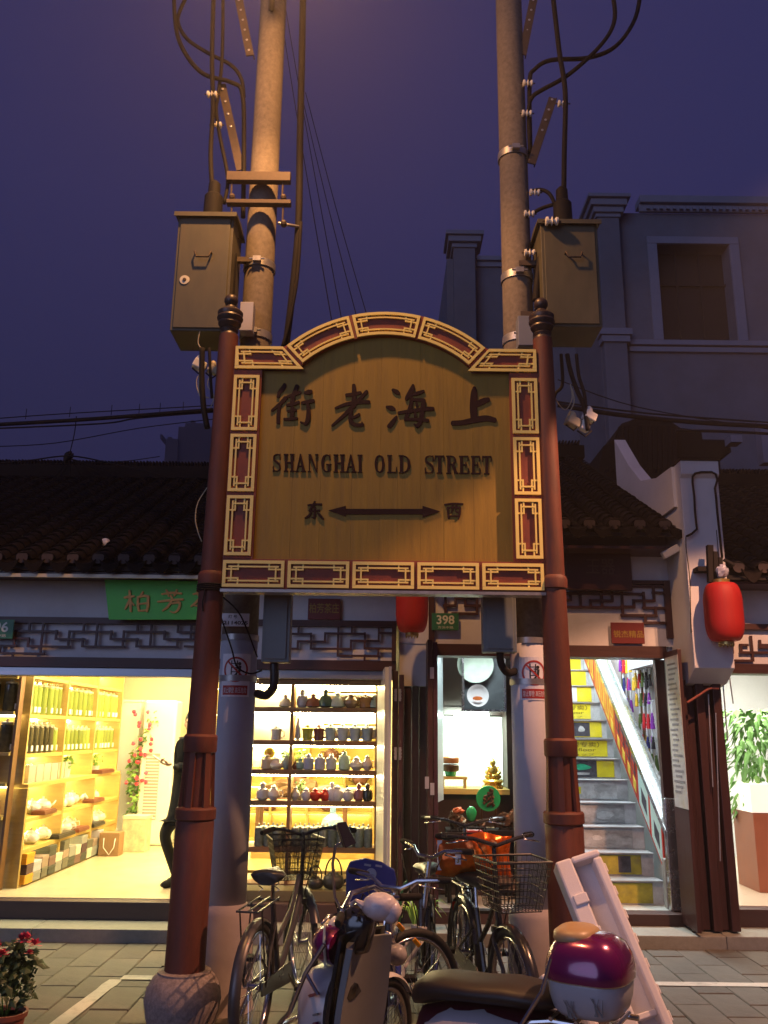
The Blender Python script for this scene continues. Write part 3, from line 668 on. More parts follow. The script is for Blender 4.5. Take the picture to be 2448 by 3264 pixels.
# right: gift shop door leaf with the paper list, dark columns
rl = thing('open_door_leaf', 'dark wooden door leaf pasted with a pale menu sheet beside the staircase', 'door', (XB1, 8.1, .2))
def leafq(Xa, Xb, ya, yb, z0, z1, th=.035):
    pa = Vector((Xa, ya, 0)); pb = Vector((Xb, yb, 0)); t = (pb-pa).normalized(); n_ = Vector((-t.y, t.x, 0))*th
    vs = [pa, pb, pb+n_, pa+n_]; b = B(); b.add([(v.x, v.y, z0) for v in vs]+[(v.x, v.y, z1) for v in vs], [(0,1,5,4),(1,2,6,5),(2,3,7,6),(3,0,4,7),(0,3,2,1),(4,5,6,7)]); return b
xb1 = XB1+.0; xbo = DX(1484,1700,7.72)
zlt = DZ(1440,1410,8.1)
leafq(xb1, xbo, 8.12, 7.72, .125, zlt).build('leaf', m_wood, rl, bevel=.004)
zp0, zp1 = DZ(1450,1745,7.9), DZ(1450,1418,7.9)
tx = Vector((xbo-xb1, -.40, 0)).normalized(); pA = Vector((xb1, 8.12, 0))+tx*.05; pB = Vector((xb1, 8.12, 0))+tx*.42; nn = Vector((tx.y, -tx.x, 0))*.006
pA += nn; pB += nn
m_paper = mat('laminated pale menu sheet', (.50,.46,.44), .35, var=.25, scale=5, stretch=(2,2,1), dirt=.6, dirtcol=(.50,.42,.15))
leafq(pA.x, pB.x, pA.y, pB.y, zp0, zp1, .003).build('menu_sheet', m_paper, rl)
m_smud = mat('faded print', (.22,.20,.20), .6, var=.3, scale=40)
for k in range(26):
    z = zp1-.08-k*(zp1-zp0-.16)/26; a = random.uniform(.05,.25); c = random.uniform(.5,.92)
    qa = pA.lerp(pB, a)+nn*.4; qb = pA.lerp(pB, c)+nn*.4; leafq(qa.x, qb.x, qa.y, qb.y, z, z+.018, .001).build('print_line', m_smud, rl)
cl = thing('folding_door', 'dark brown folded door leaves and lock bars right of the staircase, beside the bright doorway', 'door', (3.0, FY, .1))
xs_ = [DX(1484,1700,7.8), DX(1502,1700,7.8), DX(1522,1700,7.8), DX(1542,1700,7.8), DX(1560,1700,7.8), DX(1580,1700,7.8)]
for i in range(5):
    y = 7.84 + (.06 if i % 2 else 0); B().box(xs_[i]+.003, xs_[i+1]-.003, y, y+.26, .115, DZ(1530,1470,7.9)).build('leaf', m_wood, cl, bevel=.005)
for (a, c, e_) in ((1530,1500,1700),(1546,1540,1860),(1562,1480,1600),(1574,1450,1520)):
    B().tube([(DX(a,c,7.80), 7.80, DZ(a,c,7.80)), (DX(a+10,e_,7.80), 7.80, DZ(a+10,e_,7.80))], .006, 6).build('lock_bar', m_steel, cl)
# ================================================================== BACKGROUND
eb = thing('stucco_building', 'grey European style building with moulded cornice and one tall dark window behind the shops', 'building', (6, 15, 0))
EY = 15.0
def R(X0, Y0, X1, Y1, d, y1, par, name, m, bevel=0):
    q = prect(X0*K, Y0*K, X1*K, Y1*K, d); return B().box(q[0], q[1], d, y1, q[2], q[3]).build(name, m, par, bevel=bevel)
xw0 = DX(1295,700,EY); zt = DZ(1500,462,EY); 
q = prect(1425*K, 530*K, 1583*K, 737*K, EY)
b = B()
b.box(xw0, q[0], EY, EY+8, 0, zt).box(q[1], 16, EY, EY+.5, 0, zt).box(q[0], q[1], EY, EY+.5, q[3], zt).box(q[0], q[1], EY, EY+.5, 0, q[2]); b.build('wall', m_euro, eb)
B().box(q[0]-.002, q[1]+.002, EY+.35, EY+.4, q[2], q[3]).build('window', m_blackwin, eb)
fw_ = .19
for xm in (.33, .66): B().box(q[0]+(q[1]-q[0])*xm-.02, q[0]+(q[1]-q[0])*xm+.02, EY+.28, EY+.33, q[2], q[3]).build('mullion', m_under, eb)
B().box(q[0], q[1], EY+.275, EY+.325, (q[2]+q[3])/2+.3, (q[2]+q[3])/2+.34).build('transom', m_under, eb)
for nm, bb in (('window_frame', (q[0]-fw_, q[0]-.002, q[2]-.0, q[3]+.0)), ('window_frame', (q[1]+.002, q[1]+fw_, q[2]-.0, q[3]+.0)), ('lintel', (q[0]-fw_, q[1]+fw_, q[3]+.003, q[3]+.16))):
    B().box(bb[0], bb[1], EY-.06, EY-.002, bb[2], bb[3]).build(nm, m_eurotrim, eb, bevel=.01)
for (dz_, pj, h) in ((0, .07, .16), (.16, .15, .16)):
    B().box(xw0+.9, 16, EY-pj, EY-.002 if dz_ == 0 else EY+.2, zt+dz_-.002*0, zt+dz_+h-.002).build('cornice', m_eurotrim, eb, bevel=.01)
b = B()
for k in range(60): b.obox((xw0+1.05+k*.13, EY-.13, zt+.04), .06, .05, .06)
b.build('dentils', m_eurotrim, eb, kind='stuff')
xp0, xp1 = DX(1303,700,EY-.2), DX(1352,700,EY-.2); zpt2 = DZ(1330,470,EY-.2)
B().box(xp0, xp1, EY-.2, EY-.003, 0, zpt2).build('pilaster', m_euro, eb, bevel=.01)
for (dz_, pj, h) in ((0, .03, .08), (.08, .08, .12), (.20, .14, .14), (.34, .20, .08)):
    B().box(xp0-pj, xp1+pj, EY-.2-pj, EY+.5, zpt2+dz_, zpt2+dz_+h-.002).build('capital', m_eurotrim, eb, bevel=.01)
zb_ = DZ(1500,738,EY)
for (dz_, pj) in ((-.02, .12), (-.14, .07)):
    B().box(xp1+.08, 16, EY-pj, EY-.002, zb_+dz_-.10, zb_+dz_-.002).build('string_course', m_eurotrim, eb)
for (dz_, pj) in ((.0, .09), (-.13, .05)):
    B().box(xp0-pj, xp1+pj, EY-.2-pj, EY-.01, zb_+dz_, zb_+dz_+.125).build('pilaster_band', m_eurotrim, eb)
e2 = thing('stucco_building', 'smaller grey pilastered wing seen above the sign, left of the right hand utility pole', 'building', (3, 17, 0))
E2 = 17.0; xa = DX(966,640,E2); xb = DX(1210,640,E2); zt2 = DZ(1050,560,E2)
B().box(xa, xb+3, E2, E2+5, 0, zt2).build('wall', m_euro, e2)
xq0, xq1 = DX(981,640,E2-.25), DX(1028,640,E2-.25)
B().box(xq0, xq1, E2-.25, E2-.003, 0, zt2+.12).build('pilaster', m_euro, e2, bevel=.01)
for (dz_, pj, h) in ((0, .04, .1), (.10, .12, .14), (.24, .18, .1)):
    B().box(xq0-pj, xq1+pj, E2-.25-pj, E2+.4, zt2+.122+dz_, zt2+.122+dz_+h-.002).build('capital', m_eurotrim, e2, bevel=.01)
for (dz_, pj, h) in ((-.2, .05, .12), (-.08, .12, .10)):
    B().box(xq1+.05, xb+3, E2-pj, E2-.002, zt2+dz_, zt2+dz_+h-.003).build('cornice', m_eurotrim, e2)
# far tower block
tw = thing('tower_block', 'far dark high rise silhouette with small roof turrets above the tea shop roof', 'building', (-25, 110, 0))
m_tower = mat('dark brown tower cladding', (.045, .026, .03), .9, var=.1)
TY = 110.
R(345, 948, 372, 1300, TY, TY+8, tw, 'low_wing', m_tower); R(372, 922, 470, 1300, TY+.5, TY+14, tw, 'main_block', m_tower); R(346, 938, 350, 947, TY+.2, TY+3, tw, 'turret', m_tower); R(362, 944, 371, 948, TY+.3, TY+3, tw, 'turret', m_tower)
R(400, 914, 440, 922, TY+3, TY+9, tw, 'roof_block', m_tower); R(412, 908, 420, 914, TY+4, TY+7, tw, 'turret', m_tower)
# old dark roof behind the gift shop
ob = thing('tiled_house', 'dark tiled old house crowding behind the gift shop roof, under the stucco building', 'building', (3, 12.6, 0))
cq = lambda u, v: (xx(1740+u/2.343, 1300+v/2.343, 12.6), zz(1740+u/2.343, 1300+v/2.343, 12.6))
B().prism([cq(*p) for p in [(300,1000),(430,285),(512,235),(535,160),(565,118),(700,70),(930,100),(1005,150),(1160,168),(1170,235),(1370,240),(1385,330),(1300,380),(1310,560),(1700,560),(1700,1000)]], 12.6, 14.6).build('roof_mass', m_tile, ob)
b = B()
for k in range(12):
    u = 560+k*36; b.tube([Vector((cq(u, 150)[0], 12.58, cq(u,150)[1])), Vector((cq(u-40, 560)[0], 12.3, cq(u-40,560)[1]))], .05, 6)
b.build('tile_ribs', m_tile, ob)
q = prect(2385, 1377, 2500, 1505, 12.9); B().box(q[0], q[1], 12.4, 12.59, q[2], q[3]).build('window_shutter', m_eurotrim, ob)
q = prect(2325, 1390, 2362, 1412, 12.4); B().box(q[0], q[1], 12.35, 12.58, q[2], q[3]).build('pale_box', m_eurotrim, ob)  # pale box added in place of a small warm light
b = B().ball(at(227*K, 1178*K, 8.3)+Vector((0,0,.02)), .052, n=16, m=10).lathe([(.05,-.05),(.04,-.11)], at(227*K,1178*K,8.3)+Vector((0,0,.02)), 12)
tag(b.build('white_globe', mat('white glass globe', (.75,.72,.70), .3, var=.03), smooth=2), 'small white globe sitting among the dark roof tiles', 'globe')  # plain white ball resting on the roof
# ================================================================== STREET LAMPS (sodium)
m_glow = mat('sodium lamp glass', (1,.55,.2), .4, var=0, emit=30, ecol=(1,.5,.17))
def lamp(loc, e_, col, lab, base=None, r=.12, cut=0):
    t = thing('street_lamp', lab, 'street lamp', loc)
    x, y, z = loc
    B().prismx([(y-.32, z+.02), (y+.22, z+.02), (y+.28, z+.09), (y+.1, z+.17), (y-.2, z+.14)], x-.12, x+.12).build('housing', m_iron, t, bevel=.01)
    B().lathe([(.085,0),(.08,-.03),(.05,-.05)], (x, y-.05, z+.018), 16).build('lens', m_glow, t, smooth=2)
    if base: B().tube([(x, y+.2, z+.08), (x*.5+base[0]*.5, (y+base[1])/2, z+.06), base], .03, 8).build('arm', m_steel, t, smooth=2)
    if cut:
        l = bpy.data.lights.new('lamp_light', 'SPOT'); l.spot_size = rad(cut); l.spot_blend = .12 if cut < 110 else .45
    else: l = bpy.data.lights.new('lamp_light', 'POINT')
    l.energy = e_; l.color = col; l.shadow_soft_size = r
    o = bpy.data.objects.new('lamp_light', l); COL.objects.link(o); o.parent = t; o.location = (0, -.05, -.12)
    return t
ORANGE = (1, .46, .15)
l1 = lamp((-.76, 4.75, 7.3), 470, ORANGE, 'sodium street lamp on an arm of the left utility pole above the sign', (-1.0, 5.94, 7.6), .08, 122)
l2 = lamp((3.6, 4.5, 6.0), 1500, (1, .46, .24), 'sodium street lamp on a tall mast at the right side of the street', None, .05, 105)
B().tube([(3.6, 4.7, 6.08), (3.6, 5.1, 6.1), (5.2, 5.4, 5.8), (5.2, 5.4, 0)], .05, 8).build('mast', m_steel, l2, smooth=2)


l = bpy.data.lights.new('lamp_light', 'POINT'); l.energy = 190; l.color = ORANGE; l.shadow_soft_size = .08; o = bpy.data.objects.new('lamp_light', l); COL.objects.link(o); o.parent = l1; o.location = (0, -.05, -.12)
# ================================================================== TEA SHOP INTERIOR
def led(name, x0, x1, y0, y1, z0, z1, col, e_, parent):
    m = mat('lit tube %g %g' % (e_, col[2]), col, .5, var=0, emit=e_, ecol=col); return B().box(x0, x1, y0, y1, z0, z1).build(name, m, parent)
def area(loc, sx_, sy_, e_, col, rot=(0,0,0), parent=None):
    l = bpy.data.lights.new('shop_area_light', 'AREA'); l.shape = 'RECTANGLE'; l.size = sx_; l.size_y = sy_; l.energy = e_; l.color = col
    o = bpy.data.objects.new('shop_area_light', l); COL.objects.link(o); o.location = loc; o.rotation_euler = rot
    if parent: o.parent = parent; o.location = Vector(loc)-ROOT[parent.name]
    return o
WARM = (1, .80, .36); WARMW = (1, .90, .62)
m_cream = mat('cream interior wall', (.72, .64, .40), .7, var=.05)
m_floor = mat('glossy beige floor tile', (.62, .52, .34), .22, var=.06, scale=2)
m_pine = mat('honey pine shelf wood', (.50, .33, .09), .5, var=.15, scale=5, stretch=(1,1,6))
m_pineh = mat('honey pine shelf board', (.55, .38, .10), .5, var=.15, scale=5, stretch=(.6,6,6))
m_shelfd = mat('brown display shelf wood', (.22, .105, .035), .5, var=.15, scale=5, stretch=(.6,5,5))
m_backy = mat('yellow shelf back', (.75, .62, .16), .6, var=.08)
CZ = 2.72; FZ = .25
ra = setting(B().box(-6, .17, 8.245, 12.6, .05, FZ).build('tea_shop_floor', m_floor))
room = thing('shop_room', 'yellow lit interior walls and ceiling of the tea shop', 'room', (-2, 10, FZ))
b = B().box(-6, .17, 12.6, 12.7, FZ, CZ).box(.10, .17, 8.4, 12.6, FZ, CZ); b.build('wall', m_cream, room)
B().box(-4.0, -3.9, 8.45, 12.6, FZ, CZ).build('side_wall', m_cream, room)
B().box(-6, -4.05, 8.5, 8.6, FZ, CZ).build('front_wall', m_cream, room)
B().box(-6, .17, 8.4, 12.7, CZ, CZ+.08).build('ceiling', mat('white shop ceiling', (.75,.72,.62), .8, var=.03), room)
for yy in (9.3, 10.6, 11.9):
    for x_ in (-2.9, -1.2):
        led('ceiling_light', x_-.45, x_+.45, yy-.05, yy+.05, CZ-.06, CZ-.012, (1,.86,.5), 22, room)
area((-2.1, 10.4, CZ-.10), 2.4, 3.2, 230, WARM, parent=room)
area((-2.6, 8.65, CZ-.12), 2.2, .2, 70, WARMW, rot=(rad(-40),0,0), parent=room)  # added lamp, tilted outward to brighten the step outside
area((-.4, 10.0, CZ-.10), .6, 2.5, 60, WARM, parent=room)
# ---- long wall shelf on the left
LS = thing('wall_shelf', 'long honey wood shelving with tea jars along the left wall of the tea shop', 'shelf', (-3.45, 8.7, FZ))
ya, yb = 8.68, 11.7; lev = [.265, .58, .86, 1.18, 1.46, 1.84, 2.22]
B().box(-3.87, -3.845, ya, yb, FZ, 2.4).build('back_panel', m_backy, LS)
for i, z in enumerate(lev):
    xf = -3.40 if i <= 3 else -3.46
    B().box(-3.845, xf, ya, yb, z-.035, z).build('shelf_board', m_pineh, LS)
    if 0 < i: led('strip_light', -3.80, -3.77, ya+.03, yb-.03, z-.055, z-.037, (1,.84,.36), 95, LS)
led('strip_light', -3.80, -3.77, ya+.03, yb-.03, 2.38, 2.40, (1,.84,.36), 95, LS)
for k in range(4):
    y = ya + k*(yb-ya)/3
    B().box(-3.845, -3.455, y-.017, y+.017, 1.181, 2.42).build('upright', m_pine, LS)
    B().box(-3.845, -3.395, y-.02, y+.02, FZ, 1.143).build('upright', m_pine, LS)
B().box(-3.845, -3.44, ya-.02, yb+.02, 2.421, 2.46).build('top_board', m_pineh, LS)
# short return shelf at the left edge of the shop front
RS = thing('corner_shelf', 'short honey wood shelf end facing the street at the left edge of the tea shop', 'shelf', (-3.7, 8.62, FZ))
for z in (.60, .90, 1.20, 1.48, 1.86, 2.2):
    B().box(-4.6, -3.532, 8.46, 8.66, z-.03, z).build('shelf_board', m_pineh, RS)
B().box(-3.53, -3.505, 8.50, 8.60, FZ, 2.42).build('upright', m_shelfd, RS)
for z in (1.20, 1.86): led('strip_light', -4.5, -3.54, 8.60, 8.62, z-.05, z-.031, (1,.82,.38), 18, RS)
B().box(-4.6, -3.54, 8.668, 8.675, FZ, 2.42).build('back_panel', m_backy, RS)
# ---- canisters and goods
m_jar = mat('pale green tea jar glass', (.26,.32,.06), .12, var=.25, scale=14, stretch=(1,1,.2), rnd=.3, spec=.7)
m_jard = mat('dark tea leaf jar glass', (.07,.06,.03), .12, var=.5, scale=22, rnd=.3, spec=.7)
m_lid = mat('cream jar lid', (.72,.66,.48), .35, var=.05)
m_lab = mat('white jar label', (.82,.82,.78), .5, var=.03)
def jar_proto(name, m, r, h, lab, grp, lid=m_lid, label=True):
    t = thing(name, lab, 'jar', (0,0,0), group=grp)
    B().lathe([(r*.9,0),(r,.01),(r,h*.9),(r*.86,h*.94)], (0,0,0), 14).build('body', m, t, smooth=35, local=True)
    B().lathe([(r*.9,h*.94),(r*.92,h*.95),(r*.9,h),(r*.3,h+.008),(r*.2,h+.03),(0.001,h+.034)], (0,0,0), 14).build('lid', lid, t, smooth=35, local=True)
    if label: B().box(r-.004, r+.004, -.022, .022, .02, .075).build('label', m_lab, t, local=True)
    return t
used = set()
def put(proto, loc, lab=None, grp=None, rz=0):
    if proto.name not in used: used.add(proto.name); o = proto; o.location = loc; ROOT[o.name] = Vector(loc); o.rotation_euler.z = rz
    else: o = copy_tree(proto, loc=loc, rz=rz)
    if lab: o['label'] = lab
    if grp: o['group'] = grp
    return o
j1 = jar_proto('tea_canister', m_jar, .062, .30, 'tall pale green tea canister in the upper row of the left wall shelf', 'upper row of tea canisters')
j2 = jar_proto('tea_canister', m_jar, .052, .25, 'pale green tea canister in the second row of the left wall shelf', 'second row of tea canisters')
j3 = jar_proto('tea_canister', m_jard, .062, .28, 'dark tea leaf jar near the street end of the left wall shelf', 'dark tea leaf jars')
for k in range(22):
    y = ya+.10+k*.135
    if k in (0,): put(j3, (-3.56, y, 1.841)); continue
    put(j1, (-3.56+random.uniform(-.02,.02), y, 1.841), rz=random.uniform(-.4,.4))
for k in range(22):
    y = ya+.10+k*.135
    if k < 6: put(j3, (-3.56, y, 1.461)); continue
    put(j2, (-3.56+random.uniform(-.01,.01), y, 1.461), rz=random.uniform(-.2,.2))
for k in range(5):
    put(j3, (-3.62-.17*k, 8.56, 1.861)); put(j3, (-3.62-.17*k, 8.56, 1.201 if k % 2 else 1.481))
def lump(name, lab, cat, loc, prof, m, n=14, grp=None, parts=()):
    t = thing(name, lab, cat, loc, group=grp)
    B().lathe(prof, (0,0,0), n).build('body', m, t, smooth=35, local=True)
    for pn, bb, mm in parts: bb.build(pn, mm, t, smooth=35, local=True)
    return t
m_porc = mat('white glazed porcelain', (.78,.77,.72), .15, var=.04, rnd=.06, spec=.7)
m_purple = mat('dark clay ware', (.16,.06,.035), .4, var=.15, rnd=.3)
def teapot(loc, s, m, lab, grp=None, rz=0, name='teapot', bail=False):
    t = thing(name, lab, 'teapot', loc, rz=rz, group=grp)
    B().lathe([(.035*s,0),(.06*s,.012*s),(.075*s,.045*s),(.062*s,.08*s),(.036*s,.092*s)], (0,0,0), 14).build('body', m, t, smooth=2, local=True)
    B().lathe([(.038*s,.092*s),(.03*s,.104*s),(.008*s,.108*s),(.012*s,.12*s),(.001,.126*s)], (0,0,0), 12).build('lid', m, t, smooth=35, local=True)
    B().tube([(.06*s,0,.04*s),(.09*s,0,.06*s),(.11*s,0,.09*s)], [.014*s,.009*s,.006*s], 8).build('spout', m, t, smooth=2, local=True)
    if bail: pts = [(.055*s*math.cos(a)*1.0,0,.085*s+.11*s*math.sin(a)) for a in [math.pi*k/10 for k in range(11)]]; B().tube(pts, .0055*s, 6).build('handle', m, t, smooth=2, local=True)
    else: B().tube([(-.06*s,0,.075*s),(-.1*s,0,.075*s),(-.105*s,0,.04*s),(-.066*s,0,.028*s)], .006*s, 6).build('handle', m, t, smooth=2, local=True)
    return t
tp = teapot((-3.6, 9.0, .861), 1.2, m_porc, 'white teapot on the lower boards of the left wall shelf', 'white teapots on the left wall shelf'); used.add(tp.name)
for k in range(18):
    y = ya+.22+(k % 9)*.31; z = .861 if k < 8 else .581
    if k: put(tp, (-3.55+random.uniform(-.05,.05), y+random.uniform(-.05,.05), z+.002), rz=random.uniform(0,6))
m_tray = mat('red brown tea tray', (.20,.06,.03), .4, var=.1, rnd=.4)
for i, (y, z, L, m) in enumerate(((9.25,.862,.34,m_tray),(9.8,.582,.5,mat('black tea tray',(.04,.035,.03),.3,var=.2)),(10.35,.582,.36,m_tray),(10.8,.862,.4,m_tray),(10.9,.582,.42,MATS['black tea tray']),(11.05,1.182,.5,m_tray))):
    tag(B().box(-3.50, -3.36, y-L/2, y+L/2, z, z+.035).box(-3.49, -3.37, y-L/2+.01, y+L/2-.01, z+.0355, z+.045).build('tea_tray', m, origin=(-3.43, y, z), bevel=.004),
        ['red brown tea tray near the street end of the wall shelf','long black tea tray on the lowest lit board, middle','small red tea tray beside the long black one','red tea tray at the far end of the third board','black tea tray at the far end of the lowest lit board','brown tea tray jutting from the counter board far end'][i], 'tray')
bc = [((.75,.35,.02),'orange yellow'),((.10,.05,.06),'dark maroon'),((.30,.30,.28),'grey'),((.55,.50,.58),'pale lilac'),((.06,.07,.06),'blackish green'),((.34,.25,.2),'dull brown'),((.6,.06,.04),'bright red'),((.16,.15,.11),'olive'),((.62,.6,.5),'cream'),((.2,.11,.1),'plum')]
pos = 8.74; i = 0
seq = [(0,1,0),(2,3,8),(7,5,2),(4,9,4),(2,8,6),(7,5,7),(4,2,1),(9,8,5),(4,1,2),(8,7,9),(2,5,8),(4,8,3)]
wds = ['first','second','third','fourth','fifth','sixth','seventh','eighth','ninth','tenth','eleventh','twelfth']
for k, st_ in enumerate(seq):
    L = .19; z = .268
    for lv, ci in enumerate(st_):
        if lv == 2 and k % 3 == 1: continue
        h = random.uniform(.075,.11); 
        if z+h > .545: break
        c_, nm = bc[ci]; m = mat(nm+' gift carton', c_, .5, var=.08)
        t = thing('gift_box', '%s gift box, %s in the %s stack from the street' % (nm, ['bottom','second','top'][lv], wds[k]), 'box', (-3.46, pos+L/2, z), rz=random.uniform(-.05,.05), group='gift boxes under the wall shelf')
        B().box(-.13, .10, -L/2+.006, L/2-.006, 0, h*.6).build('tray', m, t, local=True, bevel=.003); B().box(-.133, .103, -L/2+.003, L/2-.003, h*.6+.001, h).build('lid', m, t, local=True, bevel=.003)
        z += h+.002
    pos += L+.005
# goods on the counter board: clear boxes
m_clear = mat('clear acrylic box', (.75,.78,.70), .08, var=.1, trans=.0, alpha=.45, spec=.8)
for k in range(6):
    y = 8.9+k*.2; t = thing('clear_box', 'clear lidded box of dried flowers, %s along the counter board' % wds[k], 'box', (-3.55, y, 1.182), group='clear boxes on the counter board')
    B().box(-.09,.09,-.085,.085,0,.17).build('case', m_clear, t, local=True); B().ball((0,0,.05), .07, .07, .045, 10, 6, .25).build('dried_flowers', mat('amber dried flowers',(.6,.36,.08),.8,var=.4,scale=30), t, local=True)
m_leaf = mat('green foliage', (.10,.22,.03), .5, var=.3, rnd=.3)
m_leafb = mat('bright green foliage', (.22,.40,.06), .5, var=.3, rnd=.3)
def leafy(t, c, rx, rz, n, m, size=.05, name='foliage', kind='stuff'):
    b = B()
    for k in range(n):
        a = random.uniform(0, 6.28); e_ = random.uniform(-1, 1); q = random.random()**.4
        p = Vector((c[0]+rx*q*math.cos(a)*math.sqrt(1-e_*e_), c[1]+rx*q*math.sin(a)*math.sqrt(1-e_*e_), c[2]+rz*q*e_))
        d = Vector((random.uniform(-1,1), random.uniform(-1,1), random.uniform(-.6,.5))).normalized(); s_ = size*random.uniform(.6,1.3)
        u = d.orthogonal().normalized()*s_*.3; e2_ = Vector((0,0,-s_*.15))
        b.add([p, p+d*s_*.5+u, p+d*s_+e2_, p+d*s_*.5-u, p+d*s_*.5+Vector((0,0,.12*s_))], [(0,1,4),(1,2,4),(2,3,4),(3,0,4)])
    return b.build(name, m, t, local=True, fix=False, kind=kind)
for k, (y, lab) in enumerate(((9.95, 'small bright pot plant on the counter board'), (10.95, 'white spotted pot with trailing greens at the counter end'))):
    t = thing('pot_plant', lab, 'plant', (-3.5, y, 1.182)); B().lathe([(.04,0),(.055,.09),(.05,.09)], (0,0,0), 12).build('pot', m_porc, t, smooth=35, local=True); leafy(t, (0,0,.15), .09, .08, 70, m_leafb, .05)
# goods hung over the shelf top: paper bags and scrolls
for k, (c_, nm) in enumerate([((.55,.2,.06),'brown'),((.8,.65,.1),'yellow'),((.8,.78,.65),'white'),((.7,.55,.12),'mustard'),((.75,.45,.1),'orange'),((.6,.08,.05),'red'),((.8,.78,.7),'white striped'),((.7,.5,.1),'gold'),((.62,.05,.08),'crimson')]):
    y = 8.95+k*.25; t = thing('gift_bag', '%s paper gift bag on top of the wall shelf, %s from the street' % (nm, wds[k]), 'bag', (-3.6, y, 2.462), group='gift bags on top of the wall shelf')
    B().box(-.07,.09,-.09,.09,0,.20).build('bag', mat(nm+' bag paper', c_, .5, var=.1), t, local=True, bevel=.003)
# ---- air conditioner, garland, floor boxes
m_ac = mat('white enamel casing', (.80,.78,.70), .3, var=.03)
ac = thing('air_conditioner', 'tall white floor standing air conditioner with grey grille at the back of the tea shop', 'air conditioner', (-2.97, 12.0, FZ))
B().box(-.22, .22, -.17, .17, 0, 1.84).build('cabinet', m_ac, ac, local=True, bevel=.03)
B().box(-.14, .04, -.179, -.171, .32, 1.15).build('grille', mat('grey grille', (.35,.33,.28), .6, var=.2, scale=60, stretch=(.2,.2,4)), ac, local=True)
for k in range(20): B().box(-.138, .038, -.186, -.18, .335+k*.04, .350+k*.04).build('louvre', m_ac, ac, local=True)
wp = thing('display_cabinet', 'narrow white cabinet beside the air conditioner, hung with a flower garland', 'cabinet', (-3.38, 12.2, FZ)); B().box(-.17, .10, -.2, .2, 0, 1.82).build('body', m_ac, wp, local=True, bevel=.01); B().box(-.18, .11, -.21, .21, 1.821, 1.85).build('top', m_ac, wp, local=True)
gd = thing('flower_garland', 'climbing garland of pink and red artificial flowers down the white cabinet', 'garland', (-3.18, 11.85, 1.2))
for k in range(9): leafy(gd, (.16*math.cos(k*.8)*.4+.02*k-.12, 0, -.55+k*.15), .07, .1, 26, m_leafb if k % 2 else m_leaf, .075, name='leaves')
m_pink = mat('pink red petals', (.75,.06,.10), .6, var=.2, rnd=.4)
for k in range(26): B().ball((random.uniform(-.16,.14), random.uniform(-.1,0)-.03, random.uniform(-.2,.75)), .026, n=7, m=5, jit=.25).build('flower', m_pink, gd, local=True)
gb = thing('gift_bag', 'brown paper gift bag with white cord handles on the tea shop floor', 'bag', (-3.20, 10.95, FZ))
B().box(-.14,.10,-.10,.10,0,.26).build('bag', mat('kraft brown paper', (.35,.2,.09), .7, var=.1), gb, local=True, bevel=.004)
for s_ in (-.10, .101): B().tube([(-.08,s_-.008,.2),(-.075,s_-.03,.10),(0,s_-.035,.02) if s_<0 else (0,s_,.3),(.05,s_-.03,.1),(.055,s_-.008,.2)], .005, 5).build('cord', m_lab, gb, local=True, smooth=2)
cbx = thing('carton', 'cream carton with gold roundels standing beside the brown gift bag', 'box', (-3.02, 11.35, FZ)); B().box(-.16,.13,-.13,.13,0,.38).build('box', mat('cream carton print',(.7,.6,.38),.6,var=.35,scale=12), cbx, local=True, bevel=.004); B().box(-.165,.135,-.135,.135,.381,.42).build('lid', m_lid, cbx, local=True)
# ---- back right shelf behind the customer
BS = thing('back_shelf', 'honey wood back wall shelf with clay teapots behind the customer', 'shelf', (-2.1, 12.4, FZ))
B().box(-2.55, -.1, 12.56, 12.595, FZ, 2.35).build('back_panel', m_backy, BS)
for k, z in enumerate((.3,.65,1.0,1.32,1.64,1.96,2.32)):
    B().box(-2.55, -.1, 12.28, 12.555, z-.03, z).build('shelf_board', m_pineh, BS)
    led('strip_light', -2.5, -.15, 12.50, 12.53, z-.05, z-.031, (1,.82,.38), 14, BS)
for x_ in (-2.55, -2.0, -1.5, -1.0, -.5, -.1): B().box(x_-.015, x_+.015, 12.27, 12.558, FZ, 2.33).build('upright', m_pine, BS)
tq = teapot((-2.3, 12.4, 1.0), 1.5, m_purple, 'brown clay teapot on the back shelf', 'clay teapots on the back shelf'); used.add(tq.name)
for k in range(17): put(tq, (-2.42+(k % 6)*.43+random.uniform(-.03,.03), 12.4, (.652, 1.002, 1.322, 1.642)[k % 4]), rz=random.uniform(-.5,.5))
# ---- display shelf behind the window (faces the street)
WS = thing('display_shelf', 'brown open display shelf of teaware facing the street between pole and door leaf', 'shelf', (-.6, 8.6, FZ))
wx0, wx1 = -1.32, DX(812,1600,8.6); wlev = [.345, .66, 1.07, 1.35, 1.62, 1.93, 2.20]
for i, z in enumerate(wlev):
    B().box(wx0, wx1, 8.50, 8.72, z-.045, z).build('shelf_board', m_shelfd, WS)
    if i > 1: led('strip_light', wx0+.02, wx1-.02, 8.64, 8.67, z-.062, z-.0465, (1,.84,.42), (110 if i > 2 else 30), WS)
xv = xx(931, 2300, 8.5)
for x_ in (wx0, xv, wx1+.015): B().box(x_-.018, x_+.012, 8.49, 8.715, .346, 2.20).build('upright', m_shelfd, WS)
m_glassp = mat('light glass shelf panel', (.75,.68,.35), .3, var=.1, alpha=.8)
B().box(wx0, xv, 8.722, 8.73, 1.36, 2.18).build('back_panel', mat('glowing cream shelf back', (.82,.78,.58), .6, var=.04), WS)  # plain cream colour on the shelf back
B().box(xv, wx1, 8.722, 8.73, 1.64, 2.18).build('back_panel', MATS['glowing cream shelf back'], WS)
b = B().box(xv+.30, wx1, 8.60, 8.70, 2.075, 2.09).box(xv+.30, wx1, 8.60, 8.70, 1.765, 1.78); pass
